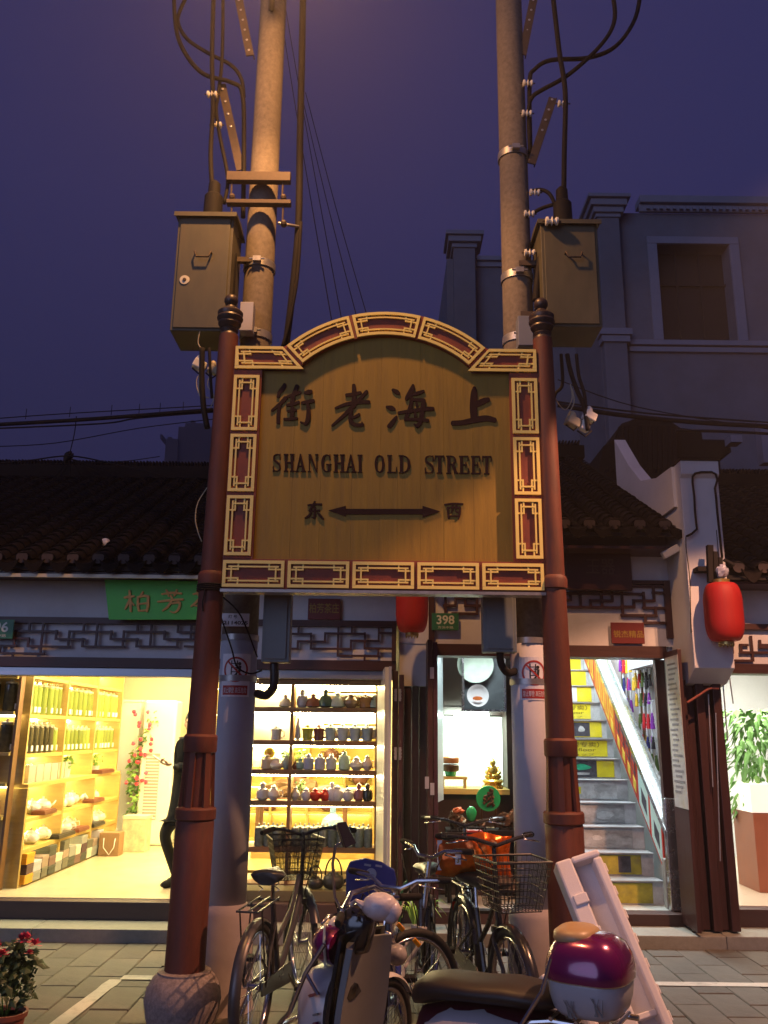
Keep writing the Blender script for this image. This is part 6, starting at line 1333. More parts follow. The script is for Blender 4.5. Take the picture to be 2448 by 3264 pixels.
for cx, ang, lab in ((-1.0, .02, 'white no climbing notice with red ring on the left pole'), (1.02, .12, 'white no climbing notice partly hidden by the right red post')):
    zt_ = DZ(505,1412,5.93); z0_ = DZ(505,1505,5.93); R0 = .129; t = thing('warning_notice', lab, 'notice', (cx, 5.92, z0_)); zc_ = DZ(505,1446,5.93)
    wrap(t, cx, R0, ang, m_pwhite, 'sheet', strip(-.105, .105, z0_, zt_, 10), .0015); wrap(t, cx, R0, ang, m_pblk, 'ladder', strip(-.032,-.024,zc_-.06,zc_+.06,1)+strip(.006,.014,zc_-.06,zc_+.06,1)+sum([strip(-.024,.006,zc_+k*.028-.003,zc_+k*.028+.003,2) for k in (-1.6,-.6,.4,1.4)],[]), .0025)
    wrap(t, cx, R0, ang, m_pblk, 'climber', circle(.026,zc_+.038,.012,.012,10)+diag(.03,zc_+.025,.024,zc_-.02,.018,3)+diag(.024,zc_-.02,.03,zc_-.058,.010,2)+diag(.02,zc_-.015,-.005,zc_-.04,.009,2)+diag(.028,zc_+.02,-.004,zc_+.026,.007,2), .003)
    wrap(t, cx, R0, ang, m_pred, 'ring', circle(0,zc_,.085,.013), .0035); wrap(t, cx, R0, ang, m_pred, 'slash', diag(-.055,zc_+.055,.055,zc_-.055,.012), .004)
    wrap(t, cx, R0, ang, m_pred, 'red_panel', strip(-.088,.088,z0_+.012,z0_+.075,10), .0025)
    cu = bpy.data.curves.new('w', 'FONT'); cu.body = '禁止攀登 高压危险'; cu.size = 1; o = bpy.data.objects.new('tmp', cu); me = bpy.data.meshes.new_from_object(o); bpy.data.objects.remove(o)
    xs = [v.co.x for v in me.vertices]; ys = [v.co.y for v in me.vertices]; off = ROOT[t.name]
    for v in me.vertices:
        u = -.08+.16*(v.co.x-min(xs))/(max(xs)-min(xs)); h = z0_+.024+.038*(v.co.y-min(ys))/(max(ys)-min(ys)); a = ang+u/R0; v.co = Vector((cx+(R0+.004)*math.sin(a), 6.05-(R0+.004)*math.cos(a), h))-off
    me.materials.clear(); me.materials.append(m_pwhite); o = bpy.data.objects.new('lettering', me); COL.objects.link(o); o.parent = t
q = prect(474*K, 1325*K, 538*K, 1353*K, 5.88); t = thing('number_plate', 'white lamp number plate reading 12114025 on the left pole', 'plate', (q[0], 5.88, q[2])); B().box(q[0], q[1], 5.88, 5.888, q[2], q[3]).build('plate', m_pwhite, t)
text('lettering', '12114025', 0,0,0,0, 5.8795, m_pblk, t, .001, .02, box=(q[0]+.012, q[1]-.008, q[2]+.012, q[2]+(q[3]-q[2])*.42)); text('lettering', '灯 号', 0,0,0,0, 5.8795, m_pblk, t, .001, .01, box=(q[0]+.06, q[0]+.12, q[2]+(q[3]-q[2])*.62, q[3]-.01))
# ---- shop signs
m_sgreen = mat('bright green sign board', (.09,.56,.07), .5, var=.04); m_ochre = mat('ochre gilt characters', (.72,.34,.05), .45, var=.15, scale=12)
pp4 = [(235,1338),(226,1252),(470,1256),(470,1338)]; yy_ = FY-.20; t = thing('shop_sign', 'green tea shop sign board with ochre calligraphy, slanted at its left end', 'sign', A(340,1336,yy_))
B().prism([(DX(a,c,yy_), DZ(a,c,yy_)) for a, c in pp4], yy_, yy_+.03).build('board', m_sgreen, t); B().box(DX(240,1300,yy_)+.1, DX(460,1300,yy_), yy_+.03, FY-.05, DZ(300,1315,yy_), DZ(300,1300,yy_)).build('bracket', m_iron, t)
def k3(x, y): return (xx(x/2.304, 1200+y/2.304, yy_), zz(x/2.304, 1200+y/2.304, yy_))
kp3 = 7.8/F/2.304
def br3(st): return brush('character', st, k3, kp3, m_ochre, t, yy_+.0, ex=.012)
br3([[(915,1625,7),(940,1620,10),(985,1615,8)], [(953,1575,8),(958,1650,11),(962,1725,8)], [(955,1640,8),(935,1680,9),(920,1710,5)], [(962,1650,5),(985,1680,7)], [(1052,1582,6),(1035,1612,9)], [(1015,1620,8),(1015,1680,9),(1022,1722,8)], [(1018,1622,8),(1060,1612,9),(1092,1618,9)], [(1090,1620,9),(1088,1680,10),(1080,1725,8)], [(1022,1672,6),(1085,1665,6)], [(1024,1722,7),(1080,1718,7)]])
br3([[(1190,1600,6),(1260,1590,9),(1335,1595,7)], [(1222,1570,7),(1235,1590,8),(1240,1615,6)], [(1300,1568,7),(1290,1595,8),(1280,1612,6)], [(1255,1610,8),(1268,1635,8)], [(1160,1655,6),(1250,1645,9),(1345,1638,8)], [(1262,1648,8),(1235,1690,9),(1195,1722,5)], [(1265,1668,7),(1320,1662,9),(1312,1710,9),(1280,1735,6),(1250,1725,4)]])
br3([[(1420,1600,6),(1470,1590,9),(1540,1590,7)], [(1450,1575,7),(1458,1610,7)], [(1510,1572,7),(1500,1608,7)], [(1480,1615,7),(1440,1660,9),(1405,1690,6)], [(1480,1615,7),(1520,1650,9),(1560,1670,7)], [(1430,1685,6),(1530,1678,7)], [(1482,1650,8),(1482,1730,9)]])
m_plq = mat('crimson plaque', (.12,.008,.008), .45, var=.1); m_ply = mat('yellow plaque lettering', (.25,.16,.02), .5, var=.05)
for (Xa, Ya, Xb, Yb, d, s, tb, lab) in ((982,1909,1085,1976,FY-.03,'柏芳茶庄',(.04,.96,.22,.70),'crimson plaque with four yellow characters above the window shelf'),(1947,1985,2052,2052,FY-.03,'锐杰精品',(.06,.97,.38,.72),'crimson plaque with yellow characters above the staircase door')):
    q = prect(Xa, Ya, Xb, Yb, d); t = thing('name_plaque', lab, 'plaque', (q[0], d, q[2])); B().box(q[0], q[1], d-.02, d, q[2], q[3]).build('plate', m_plq, t, bevel=.003); W_, H_ = q[1]-q[0], q[3]-q[2]
    text('lettering', s, 0,0,0,0, d-.0205, m_ply, t, .002, .012, box=(q[0]+W_*tb[0], q[0]+W_*tb[1], q[2]+H_*(1-tb[3]), q[2]+H_*(1-tb[2])))
m_hng = mat('green house number enamel', (.02,.15,.08), .45, var=.08); m_hnw = mat('white enamel number', (.6,.66,.6), .5, var=.02)
for (Xa, Ya, Xb, Yb, d, s, lab) in ((-60,1975,44,2036,FY-.09,'396','green house number plate ending in 96 at the left edge'),(1376,1955,1462,2009,FY-.05,'398','dark green house number plate 398 right of the middle lantern')):
    q = prect(Xa, Ya, Xb, Yb, d); t = thing('house_number', lab, 'number plate', (q[0], d, q[2])); B().box(q[0], q[1], d-.01, d, q[2], q[3]).build('plate', m_hng, t, bevel=.002); W_, H_ = q[1]-q[0], q[3]-q[2]
    text('lettering', s, 0,0,0,0, d-.0105, m_hnw, t, .001, .02, box=(q[0]+W_*.18, q[0]+W_*.84, q[2]+H_*.34, q[3]-H_*.12)); text('lettering', '方浜中路', 0,0,0,0, d-.0105, m_hnw, t, .001, .0, box=(q[0]+W_*.22, q[0]+W_*.8, q[2]+H_*.08, q[2]+H_*.24))
# ---- lanterns
m_lant = mat('red lantern fabric', (.34,.006,.005), .65, var=.12, scale=9, stretch=(6,6,.3), emit=.02, ecol=(1,.05,.02)); m_brass = mat('brass fringe', (.55,.40,.12), .35, metal=.7, var=.15)
def lantern(cx, yt, yb, d, R_, lab, grp='red lanterns'):
    c = A(cx, (yt+yb)/2, d); H_ = (DZ(cx,yt,d)-DZ(cx,yb,d)); t = thing('lantern', lab, 'lantern', c, group=grp); pr = []
    for k in range(15):
        u = k/14; a = -math.pi/2+math.pi*u; pr.append((R_*min(1, .42+.62*math.cos(a)**.55 if math.cos(a) > 0 else .42), H_*(.5*math.sin(a)*.9+.0)))
    b = B(); N = 40; vs = []
    for r_, h in pr:
        for k in range(N): rr_ = r_*(1 if k % 2 else .955); a = 2*math.pi*k/N; vs.append((rr_*math.cos(a), rr_*math.sin(a), h))
    b.add(vs, [(i*N+k, i*N+(k+1) % N, (i+1)*N+(k+1) % N, (i+1)*N+k) for i in range(14) for k in range(N)]+[tuple(range(N))]); b.build('shade', m_lant, t, local=True, smooth=2)
    B().lathe([(R_*.44,H_*.45),(R_*.46,H_*.50),(R_*.40,H_*.50)], (0,0,0), 24).build('cap', m_brass, t, local=True, smooth=30); B().lathe([(R_*.40,-H_*.455),(R_*.42,-H_*.50),(R_*.36,-H_*.50)], (0,0,0), 24).build('bottom_ring', m_brass, t, local=True, smooth=30)
    for k in range(12): a = k*math.pi/6; B().box(R_*.36*math.cos(a)-.004, R_*.36*math.cos(a)+.004, R_*.36*math.sin(a)-.004, R_*.36*math.sin(a)+.004, -H_*.53, -H_*.50).build('fringe', m_brass, t, local=True)
    B().tube([(0,0,H_*.5),(0,0,H_*.5+.45)], .004, 5).build('cord', m_cable, t, local=True); return t
lantern(1563, 1252, 1392, 7.45, .163, 'red lantern hanging in front of the white pier at the right'); lantern(890, 1228, 1373, 7.6, .145, 'red lantern half hidden below the bottom edge of the street sign')
lb = thing('lantern_bracket', 'dark jagged wooden bracket with glass fitting above the right lantern', 'bracket', A(1545,1210,7.5)); 
for (x, y0, y1, w_) in ((1534,1178,1258,.05),(1544,1192,1262,.045),(1555,1205,1265,.04)): c = A(x,(y0+y1)/2,7.48); B().obox(c, w_, .05, DZ(x,y0,7.48)-DZ(x,y1,7.48), ry=.05).build('slat', m_cable, lb)
c = A(1560,1235,7.42); B().ball(c, .05, .05, .06, 12, 8, .2).build('glass_fitting', mat('grey glass shade', (.35,.36,.45), .15, var=.3, scale=20), lb); B().obox(A(1575,1215,7.44), .10, .04, .02, ry=.5).build('wing', m_cable, lb)
B().box(PX0+.05, PX1-.05, 7.49, 7.615, c.z+.02, c.z+.06).build('arm', m_cable, lb)
# camera under the eave
c = A(1140*1.0, 1000, 7); c = at(1740+930/2.343, 1300+1075/2.343, 7.8); t = thing('security_camera', 'small white security camera under the eave left of the pier', 'camera', c); B().obox(c, .17, .07, .07, ry=-.5).build('housing', m_whiteplastic, t, bevel=.01); B().tube([c+Vector((.06,0,.02)), c+Vector((.14,.05,.04)), c+Vector((.15,.15,-.2))], .012, 6).build('arm', m_whiteplastic, t)
cable('wall_wire', [at(1740+1045/2.343,1300+960/2.343,7.58), at(1740+1048/2.343,1300+1060/2.343,7.58), at(1740+1072/2.343,1300+1250/2.343,7.58), at(1740+1080/2.343,1300+1500/2.343,7.6), at(1740+1085/2.343,1300+1680/2.343,7.6)], .004, 'thin dark wire running down the left edge of the white pier')
cable('drain_pipe', [at(1740+1020/2.343,1300+1080/2.343,8.0), at(1740+1000/2.343,1300+1300/2.343,8.05), at(1740+985/2.343,1300+1700/2.343,8.1)], .03, 'pale drain pipe left of the white pier', m_whiteplastic, n=10)
cable('ribbon', [at(2190,2240,7.7), at(2230,2215,7.7), at(2262,2195,7.68), at(2290,2195,7.7)], .012, 'faded red ribbon tied across the dark door leaves', mat('faded red cloth',(.25,.07,.05),.8,var=.2))
# ---- overhead wires
for i, pts in enumerate((((-20,918),(200,905),(460,885),),((-20,905),(150,893),(460,876)),((-20,926),(220,915),(300,903),(460,890)),((-20,965),(120,957),(300,925),(465,905)),((-20,1002),(60,995),(150,985),(235,1000),(345,1025)),((-20,1005),(100,1002),(250,998),(345,986)))):
    cable('overhead_wire', [A(a, c, 9.0+i*.5) for a, c in pts], .022 if i == 0 else (.010 if i in (2,4) else .006), ['thick dark cable bundle sweeping from the left edge to the left post','thin carrier wire above the cable bundle on the left','dark wire just below the cable bundle on the left','lone wire sagging above the far tower block','cable running into the knot of wires above the tea shop roof','faint wire crossing behind the knot of wires'][i])
for k, x in enumerate((55,150,240,300,345,395,440)): c = A(x, 903-(x-55)*.045+2, 9.0); cable('wire_hanger', [c+Vector((0,0,.12)), c], .004, '%s small hanger from the left, tying carrier wire to cable bundle' % wds[k])
for k, (x, y) in enumerate(((100,1048),(118,1048),(146,1048),(180,1048),(230,1048),(262,1048),(300,1048),(345,1040))): cable('drop_wire', [A(150,990,11.2), A((150+x)/2+4, 1018, 11.3), A(x, y, 11.5)], .006, '%s drop wire from the left, fanning from the knot above the tea shop roof' % wds[k])
cable('drop_wire', [A(165,900,9.2), A(160,940,10.2), A(148,990,11.2)], .006, 'wire dropping from the cable bundle to the knot of wires')
tag(B().ball(A(148,988,11.2), .06, .05, .09, 9, 6, .35).build('wire_knot', m_cable, origin=A(148,988,11.2)), 'dark knot where the wires gather above the tea shop roof', 'knot')
for k, (xa, ya, xb, yb) in enumerate(((600,-10,716,690),(612,-10,738,690),(648,190,772,690),(660,200,795,690))): a = A(xa,ya,9); c = A(xb,yb,7.5+.5*k); cable('overhead_wire', [a, (a+c)/2-Vector((0,0,.06)), c], .005, '%s of four thin wires slanting down behind the sign arch' % ['leftmost','second','third','rightmost'][k])
for k, pts in enumerate((((1205,875),(1330,895),(1500,912),(1680,922)),((1205,868),(1400,893),(1680,914)),((1460,930),(1560,932),(1680,938)),((1205,820),(1380,880),(1680,930)))): cable('overhead_wire', [A(a, c, 10.5+k*.4) for a, c in pts], (.03,.012,.02,.008)[k], ['thick dark cable crossing below the stucco building','thinner wire over the thick cable at the right','dark cable at the right edge under the stucco building','slack wire falling from the right pole to the right edge'][k])
# ================================================================== BICYCLES
m_tyre = mat('bicycle tyre rubber', (.018,.016,.015), .75, var=.3, scale=30)
m_chrome = mat('worn chrome', (.55,.55,.55), .18, metal=1.0, var=.15, scale=20)
m_blk = mat('black gloss paint', (.016,.015,.016), .28, var=.2, scale=12, coat=.4)
m_silverp = mat('scuffed silver grey paint', (.09,.085,.085), .35, metal=.5, var=.2, scale=9, dirt=.4, dirtcol=(.06,.05,.04))
m_sad = mat('black vinyl saddle', (.018,.017,.017), .35, var=.2, scale=12)
m_whitep = mat('white gloss paint', (.62,.60,.58), .3, var=.08, coat=.3)
m_refl = mat('red reflector', (.55,.02,.01), .25, var=.2); m_amber = mat('amber reflector', (.8,.32,.01), .2, var=.1)
def rot2(pts, c, a):
    ca, sa = math.cos(a), math.sin(a); return [Vector((c[0]+(p[0]-c[0])*ca-(p[1]-c[1])*sa, c[1]+(p[0]-c[0])*sa+(p[1]-c[1])*ca, p[2])) for p in map(Vector, pts)]
def bicycle(lab, rear, front, R_=.325, fm=None, guard=None, basket=None, steer=0, bar='city', rack=True, sad=True, frame='step', fork=None, rimm=None, hb=1.06, grp=None, sh=.86):
    rear = Vector((*rear, 0)); front = Vector((*front, 0)); d = front-rear; wb = d.length; rz = math.atan2(d.y, d.x); mid = (rear+front)/2
    t = thing('bicycle', lab, 'bicycle', mid, rz=rz, group=grp); fm = fm or m_blk; xr, xf = -wb/2, wb/2; hx = xf-.20; hz = .62+ (R_-.325)
    rimm = rimm or m_chrome
    def wheel(x, st):
        a = R_-.020; b = B().ring((x,0,R_), a, .021, 'Y', 36, 7); 
        if st: b.v = rot2(b.v, (xf-.05,0), st)
        w_ = b.build('wheel', m_tyre, t, local=True, smooth=2)
        b = B().ring((x,0,R_), R_-.050, .012, 'Y', 36, 6, 1.3); b.v = rot2(b.v, (xf-.05,0), st) if st else b.v; b.build('rim', rimm, w_, local=True, smooth=2)
        b = B().lathe([(.012,-.04),(.026,-.036),(.026,-.03),(.016,-.025),(.016,.025),(.026,.03),(.026,.036),(.012,.04)], (x,0,R_), 10, 'Y'); b.v = rot2(b.v, (xf-.05,0), st) if st else b.v; b.build('hub', m_chrome, w_, local=True, smooth=30)
        b = B()
        for k in range(28):
            a0 = 2*math.pi*k/28; a1 = a0+(.5 if k % 2 else -.5); s_ = .03 if k % 4 < 2 else -.03
            b.tube([(x+.022*math.cos(a1), s_, R_+.022*math.sin(a1)), (x+(R_-.06)*math.cos(a0), 0, R_+(R_-.06)*math.sin(a0))], .0016, 4, False)
        b.v = rot2(b.v, (xf-.05,0), st) if st else b.v; b.build('spokes', m_chrome, w_, local=True, fix=False, kind='stuff')
    wheel(xr, 0); wheel(xf, steer)
    bbx = xr+.44; bb = (bbx,0,.29); ht = (hx-.035,0,hz+.16); hbm = (hx,0,hz+.03); sx_ = bbx-.16; st_ = (sx_,0,sh-.16)
    b = B()
    if frame == 'step':
        b.tube([hbm, (hx-.16,0,hz-.14), (bbx+.12,0,.36), bb], .021, 10); b.tube([ht, (hx-.2,0,hz-.02), (sx_+.08,0,.47), (sx_+.045,0,.45)], .016, 8)
    else:
        b.tube([hbm, bb], .022, 10); b.tube([ht, (sx_+.01,0,sh-.2)], .019, 8)
    b.tube([bb, st_], .017, 8); b.tube([ht, (hx+.012,0,hz)], .020, 10)
    for s_ in (-.045,.045):
        b.tube([bb, (bbx-.1,s_,.30), (xr,s_*1.3,R_)], .010, 6); b.tube([(xr,s_*1.3,R_), (sx_+.0,s_*.5,sh-.27)], .008, 6)
    b.build('frame', fm, t, local=True, smooth=35)
    b = B(); 
    for s_ in (-.05,.05): b.tube([(hx+.015,s_*.5,hz-.01), (hx+.03,s_,hz-.05), (xf-.03,s_,R_+.12), (xf,s_,R_)], .012, 7)
    b.box(hx+.0, hx+.035, -.05, .05, hz-.02, hz+.01); b.v = rot2(b.v, (hx,0), steer*.9); b.build('fork', fork or fm, t, local=True, smooth=35)
    gx = hx-.06
    b = B(); b.tube([(hx-.02,0,hz+.1), (gx,0,hb-.06), (gx+.03,0,hb-.03)], .014, 8)
    if bar == 'city': pts = [(gx-.13,.30,hb),(gx-.02,.25,hb+.01),(gx+.03,.14,hb),(gx+.04,0,hb-.04),(gx+.03,-.14,hb),(gx-.02,-.25,hb+.01),(gx-.13,-.30,hb)]
    else: pts = [(gx-.05,.30,hb+.02),(gx,.14,hb+.01),(gx+.03,.06,hb-.03),(gx+.03,-.06,hb-.03),(gx,-.14,hb+.01),(gx-.05,-.30,hb+.02)]
    b.tube(pts, .0115, 8); b.v = rot2(b.v, (hx,0), steer*.9); h_ = b.build('handlebar', m_blk if bar == 'city' else m_chrome, t, local=True, smooth=35)
    for s_ in (-1, 1):
        p0 = Vector((pts[0][0] if s_ > 0 else pts[-1][0], .30*s_, pts[0][2])); p1 = Vector((pts[1][0], .21*s_, pts[1][2])) if bar == 'city' else Vector((pts[0][0]+.02, .19*s_, hb+.015)); dd = (p1-p0)
        b = B().tube([p0-dd*.15, p0, p0+dd, p0+dd*1.1], [.014,.018,.016,.012], 10); b.v = rot2(b.v, (hx,0), steer*.9); b.build('grip', m_cable, h_, local=True, smooth=35)
        q_ = p0+dd*1.25; b = B().tube([q_, q_+Vector((.04,-.01*s_,-.02)), q_+Vector((.02,.06*s_,-.03)), q_+Vector((-.02,.11*s_,-.04))], .005, 5); b.v = rot2(b.v, (hx,0), steer*.9); b.build('brake_lever', m_chrome, h_, local=True, smooth=2)
    b = B()
    for s_ in (-1,1): b.tube([(gx+.04,.12*s_,hb-.02),(hx+.12,.07*s_,hb-.14),(hx+.05,.02*s_,hz+.05),(hx+.0,.02*s_,hz-.15)], .0035, 5)
    b.build('brake_cable', m_cable, t, local=True, smooth=2)
    b = B().tube([st_, (sx_-.02,0,sh-.03)], .012, 8); b.build('seat_post', m_chrome, t, local=True, smooth=35)
    # saddle
    vs = []; prof = [(-.13,.075,.0),(-.11,.105,.01),(-.05,.10,.012),(.01,.05,.008),(.08,.028,.004),(.13,.018,-.004),(.145,.006,-.012)]
    for x, w_, z in prof:
        for k in range(10): a = 2*math.pi*k/10; vs.append((sx_-.02+x, w_*math.cos(a), sh+z+(.030 if math.sin(a) > 0 else .045)*math.sin(a)*(1 if x < .1 else .5)))
    L = len(prof); b = B().add(vs, [(i*10+k, i*10+(k+1) % 10, (i+1)*10+(k+1) % 10, (i+1)*10+k) for i in range(L-1) for k in range(10)]+[tuple(range(10))[::-1], tuple(range((L-1)*10, L*10))]); b.build('saddle', m_sad, t, local=True, smooth=50)
    b = B(); [b.tube([(sx_-.09+.012*math.sin(k*1.6)*0, s_*.05+.014*math.cos(k*1.5), sh-.09+.0085*k) for k in range(8)], .0035, 4) for s_ in (-1,1)]; b.build('saddle_springs', m_chrome, t, local=True)
    gm = guard or fm
    def mg(cx, a0, a1, nm, st=0):
        b = B(); vs = []; N = 14
        for i in range(N+1):
            a = a0+(a1-a0)*i/N
            for (y, dr) in ((-.032,-.012),(-.02,.002),(0,.006),(.02,.002),(.032,-.012)): vs.append((cx+(R_+.018+dr)*math.cos(a), y, R_+(R_+.018+dr)*math.sin(a)))
        b.add(vs, [(i*5+k, i*5+k+1, (i+1)*5+k+1, (i+1)*5+k) for i in range(N) for k in range(4)]); b.v = rot2(b.v, (xf-.05,0), st) if st else b.v
        return b.build(nm, gm, t, local=True, smooth=2, fix=False)
    if guard is not False: mg(xr, rad(20), rad(195), 'mudguard'); mg(xf, rad(-5) if frame != 'x' else rad(10), rad(150), 'mudguard', steer)
    b = B().lathe([(.001,.045),(.07,.045),(.085,.05),(.07,.055),(.001,.055)], bb, 18, 'Y'); b.tube([(bbx,-.06,.29),(bbx+.11,-.075,.19)], .009, 6); b.tube([(bbx,.06,.29),(bbx-.11,.075,.39)], .009, 6); b.tube([(bbx,-.06,.29),(bbx,.06,.29)], .012, 8); b.build('crankset', m_chrome, t, local=True, smooth=30)
    for s_, px_, pz in ((-1,.11,.19),(1,-.11,.39)): B().box(bbx+px_-.045, bbx+px_+.045, s_*.085-(.0 if s_>0 else .09), s_*.085+(.09 if s_>0 else 0), pz-.012, pz+.012).build('pedal', m_cable, t, local=True, bevel=.004)
    B().prism([(xr-.05,R_+.035),(xr-.06,R_),(xr-.05,R_-.035),(bbx+.04,.23),(bbx+.085,.29),(bbx+.04,.35)], -.066, -.058).build('chain_guard', m_blk, t, local=True)
    B().tube([(xr+.08,.06,.26),(xr-.02,.13,.02),(xr+.04,.15,.01)], .008, 6).build('kickstand', m_chrome, t, local=True)
    if rack:
        b = B()
        for s_ in (-.06,0,.06): b.tube([(xr-.18,s_,R_*2+.09),(xr+.22,s_,R_*2+.10)], .006, 5)
        for x in (-.18,.0,.2): b.tube([(xr+x,-.065,R_*2+.09),(xr+x,.065,R_*2+.09)], .006, 5)
        for s_ in (-.065,.065): b.tube([(xr,s_,R_),(xr-.12,s_,R_*2+.09)], .005, 5); b.tube([(xr,s_,R_),(xr+.08,s_,R_*2+.09)], .005, 5)
        b.build('rear_rack', m_blk, t, local=True, smooth=35)
    B().obox((xr-.215,0,R_*1.55+.06), .02, .05, .06, ry=.3).build('reflector', m_refl, t, local=True, bevel=.006)
    if basket:
        bm2 = B(); x0, x1, w0, w1, z0, z1 = xf-.10, xf+.20, .13, .18, hb-.34, hb-.08
        def rect_(x_a, x_b, w_, z): return [(x_a,-w_,z),(x_b,-w_*.9,z),(x_b,w_*.9,z),(x_a,w_,z),(x_a,-w_,z)]
        for i in range(8):
            f_ = i/7; w_ = w0+(w1-w0)*f_; z = z0+(z1-z0)*f_; bm2.tube([Vector(p) for p in rect_(x0-.02*f_, x1-.06+.06*f_, w_, z)], .0065 if i == 7 else .0025, 5)
        for i in range(13):
            for s_ in (-1, 1):
                f_ = i/12; bm2.tube([(x0+(x1-.06-x0)*f_, s_*w0*(1-.1*f_), z0), (x0-.02+(x1+.02-x0)*f_, s_*w1*(1-.1*f_), z1)], .002, 4, False)
            f_ = -1+2*i/12; bm2.tube([(x1-.06, w0*.9*f_, z0), (x1, w1*.9*f_, z1)], .002, 4, False); bm2.tube([(x0, w0*f_, z0), (x0-.02, w1*f_, z1)], .002, 4, False); bm2.tube([(x0, w0*f_, z0), (x1-.06, w0*.9*f_, z0)], .002, 4, False)
        bm2.v = rot2(bm2.v, (hx,0), steer*.9); bk = bm2.build('basket', basket, t, local=True, fix=False)
        if basket is m_smoke:
            sb2 = B(); 
            A1 = [(x0,-w0,z0),(x1-.06,-w0*.9,z0),(x1-.06,w0*.9,z0),(x0,w0,z0)]; B1 = [(x0-.02,-w1,z1),(x1,-w1*.9,z1),(x1,w1*.9,z1),(x0-.02,w1,z1)]
            sb2.add(A1+B1, [(0,1,5,4),(1,2,6,5),(2,3,7,6),(3,0,4,7),(3,2,1,0)]); sb2.v = rot2(sb2.v, (hx,0), steer*.9); sb2.build('basket_liner', mat('smoky plastic liner', (.10,.07,.05), .3, var=.3, alpha=.55), bk, local=True, fix=False)
    return t
m_smoke = mat('dark basket wire', (.05,.045,.04), .4, metal=.4, var=.2)
m_bkw = mat('black basket wire', (.02,.02,.02), .4, var=.2)
bicycle('silver grey city bicycle with wire basket pointing away toward the window shelf', (-.69,5.28), (-.49,6.34), fm=m_silverp, basket=m_smoke, steer=rad(32), hb=1.07, sh=.87, guard=m_silverp)
bB = bicycle('small wheeled bicycle with white mudguard poking out behind the scooter', (.02,5.55), (.06,4.78), R_=.25, fm=m_blk, guard=m_whitep, steer=rad(-36), bar='flat', rack=False, hb=.92, sh=.74, frame='x')
bC = bicycle('mountain bicycle with white fork and green cable in the middle of the tangle', (.34,6.22), (.22,5.17), fm=m_blk, fork=m_whitep, guard=False, steer=rad(-50), bar='flat', rack=False, frame='x', hb=1.03, sh=.84)
bD = bicycle('black commuter bicycle with mesh front basket wedged beside the right red post', (.56,6.12), (.73,5.20), fm=m_blk, basket=m_bkw, steer=rad(4), hb=1.10, rack=True, sh=.80)
bE = bicycle('black bicycle facing the viewer carrying the shiny orange packet', (.72,7.45), (.60,6.50), fm=m_blk, basket=m_bkw, steer=rad(6), hb=1.08)
cable('bicycle_cable', [A(881,1902,5.3), A(868,1925,5.3), A(862,1990,5.3), A(872,2040,5.35)], .008, 'green plastic coated cable curving down from the mountain bicycle handlebar', mat('green cable sheath',(.02,.16,.05),.35,var=.1))
cable('lock_cable', [A(905,1905,5.2), A(880,1930,5.2), A(868,1960,5.15), A(850,2010,5.0), A(842,2035,4.9)], .005, 'pale brake cable looping toward the clear headlamp', m_wire)
for k, (x, y, d) in enumerate(((941,1985,5.36),(943,1996,5.36))): pass
# orange packet lying in the basket
pk = thing('snack_packet', 'large crumpled shiny orange foil packet lying in a bicycle basket', 'packet', A(1023,1848,5.95))
ct = A(1023,1848,5.95); W_, H_ = .50, .24; NX, NZ = 26, 12; vs = []
for sgn in (-1, 1):
    for j in range(NZ+1):
        for i in range(NX+1):
            u = i/NX-.5; v = j/NZ-.5; ed = max(0, (1-(2*u)**6)*(1-(2*v)**4)); bulge = .055*ed + .012*math.sin(u*38+v*9)*ed + .008*math.sin(u*17-v*31+2)*ed
            vs.append((u*W_*(1-.07*math.cos(v*3.1)), sgn*bulge+.012*math.sin(v*6+u*4), v*H_*(1+.10*math.sin(u*5)) + .018*math.sin(u*9+1)+.02*u))
b = B(); n1 = (NX+1)*(NZ+1)
b.add(vs, [(s_*n1+j*(NX+1)+i, s_*n1+j*(NX+1)+i+1, s_*n1+(j+1)*(NX+1)+i+1, s_*n1+(j+1)*(NX+1)+i) for s_ in (0,1) for j in range(NZ) for i in range(NX)])
m_foil = mat('orange foil', (.75,.13,.01), .22, metal=.55, var=.35, scale=7, bump=.4, dirt=.6, dirtcol=(.80,.38,.02)); b.build('foil', m_foil, pk, local=True, smooth=2, fix=False)
B().box(-.125,-.09,-.078,-.074,-.045,.015).build('white_label', m_lab, pk, local=True); text('lettering', '3', 0,0,0,0, ct.y-.0785, m_txt, pk, .001, .03, box=(ct.x-.116, ct.x-.10, ct.z-.035, ct.z-.005)); B().box(-.235,-.205,-.012,.012,-.09,.09).build('white_end_seam', m_lab, pk, local=True)
t = thing('saddle_cover', 'brown padded saddle cover lying over a bicycle saddle below the orange packet', 'cover', A(1060,1905,5.95)); B().ball((0,0,0), .16, .10, .05, 16, 10, .08).ball((.10,0,-.03), .07, .08, .05, 12, 8, .1).build('cover', mat('dark brown quilt', (.07,.045,.03), .7, var=.3, scale=14, bump=.4), t, local=True, smooth=2); B().tube([(-.1,0,-.03),(-.12,0,-.12)], .01, 6).build('strap', m_cable, t, local=True)
for (x, y, d, lab) in ((992,1798,6.5,'pink cloth on the bar at the left, under the display table'),(1103,1793,6.0,'pink cloth draped over the black handlebar beside the painted pole')): c = A(x,y,d); tag(B().ball((0,0,0), .055, .03, .032, 10, 7, .25).obox((.02,0,.01), .06, .03, .05, rz=.5, ry=.4).build('pink_cloth', mat('pink cloth', (.55,.22,.32), .7, var=.15), origin=c, bevel=.003), lab, 'cloth')
c = A(1045,1797,6.3); tag(B().box(-.045,.045,-.01,.01,-.02,.012).box(-.028,.028,-.012,.012,.02,.032).build('yellow_tag', m_yel, origin=c), 'small yellow tag above the orange packet', 'tag')
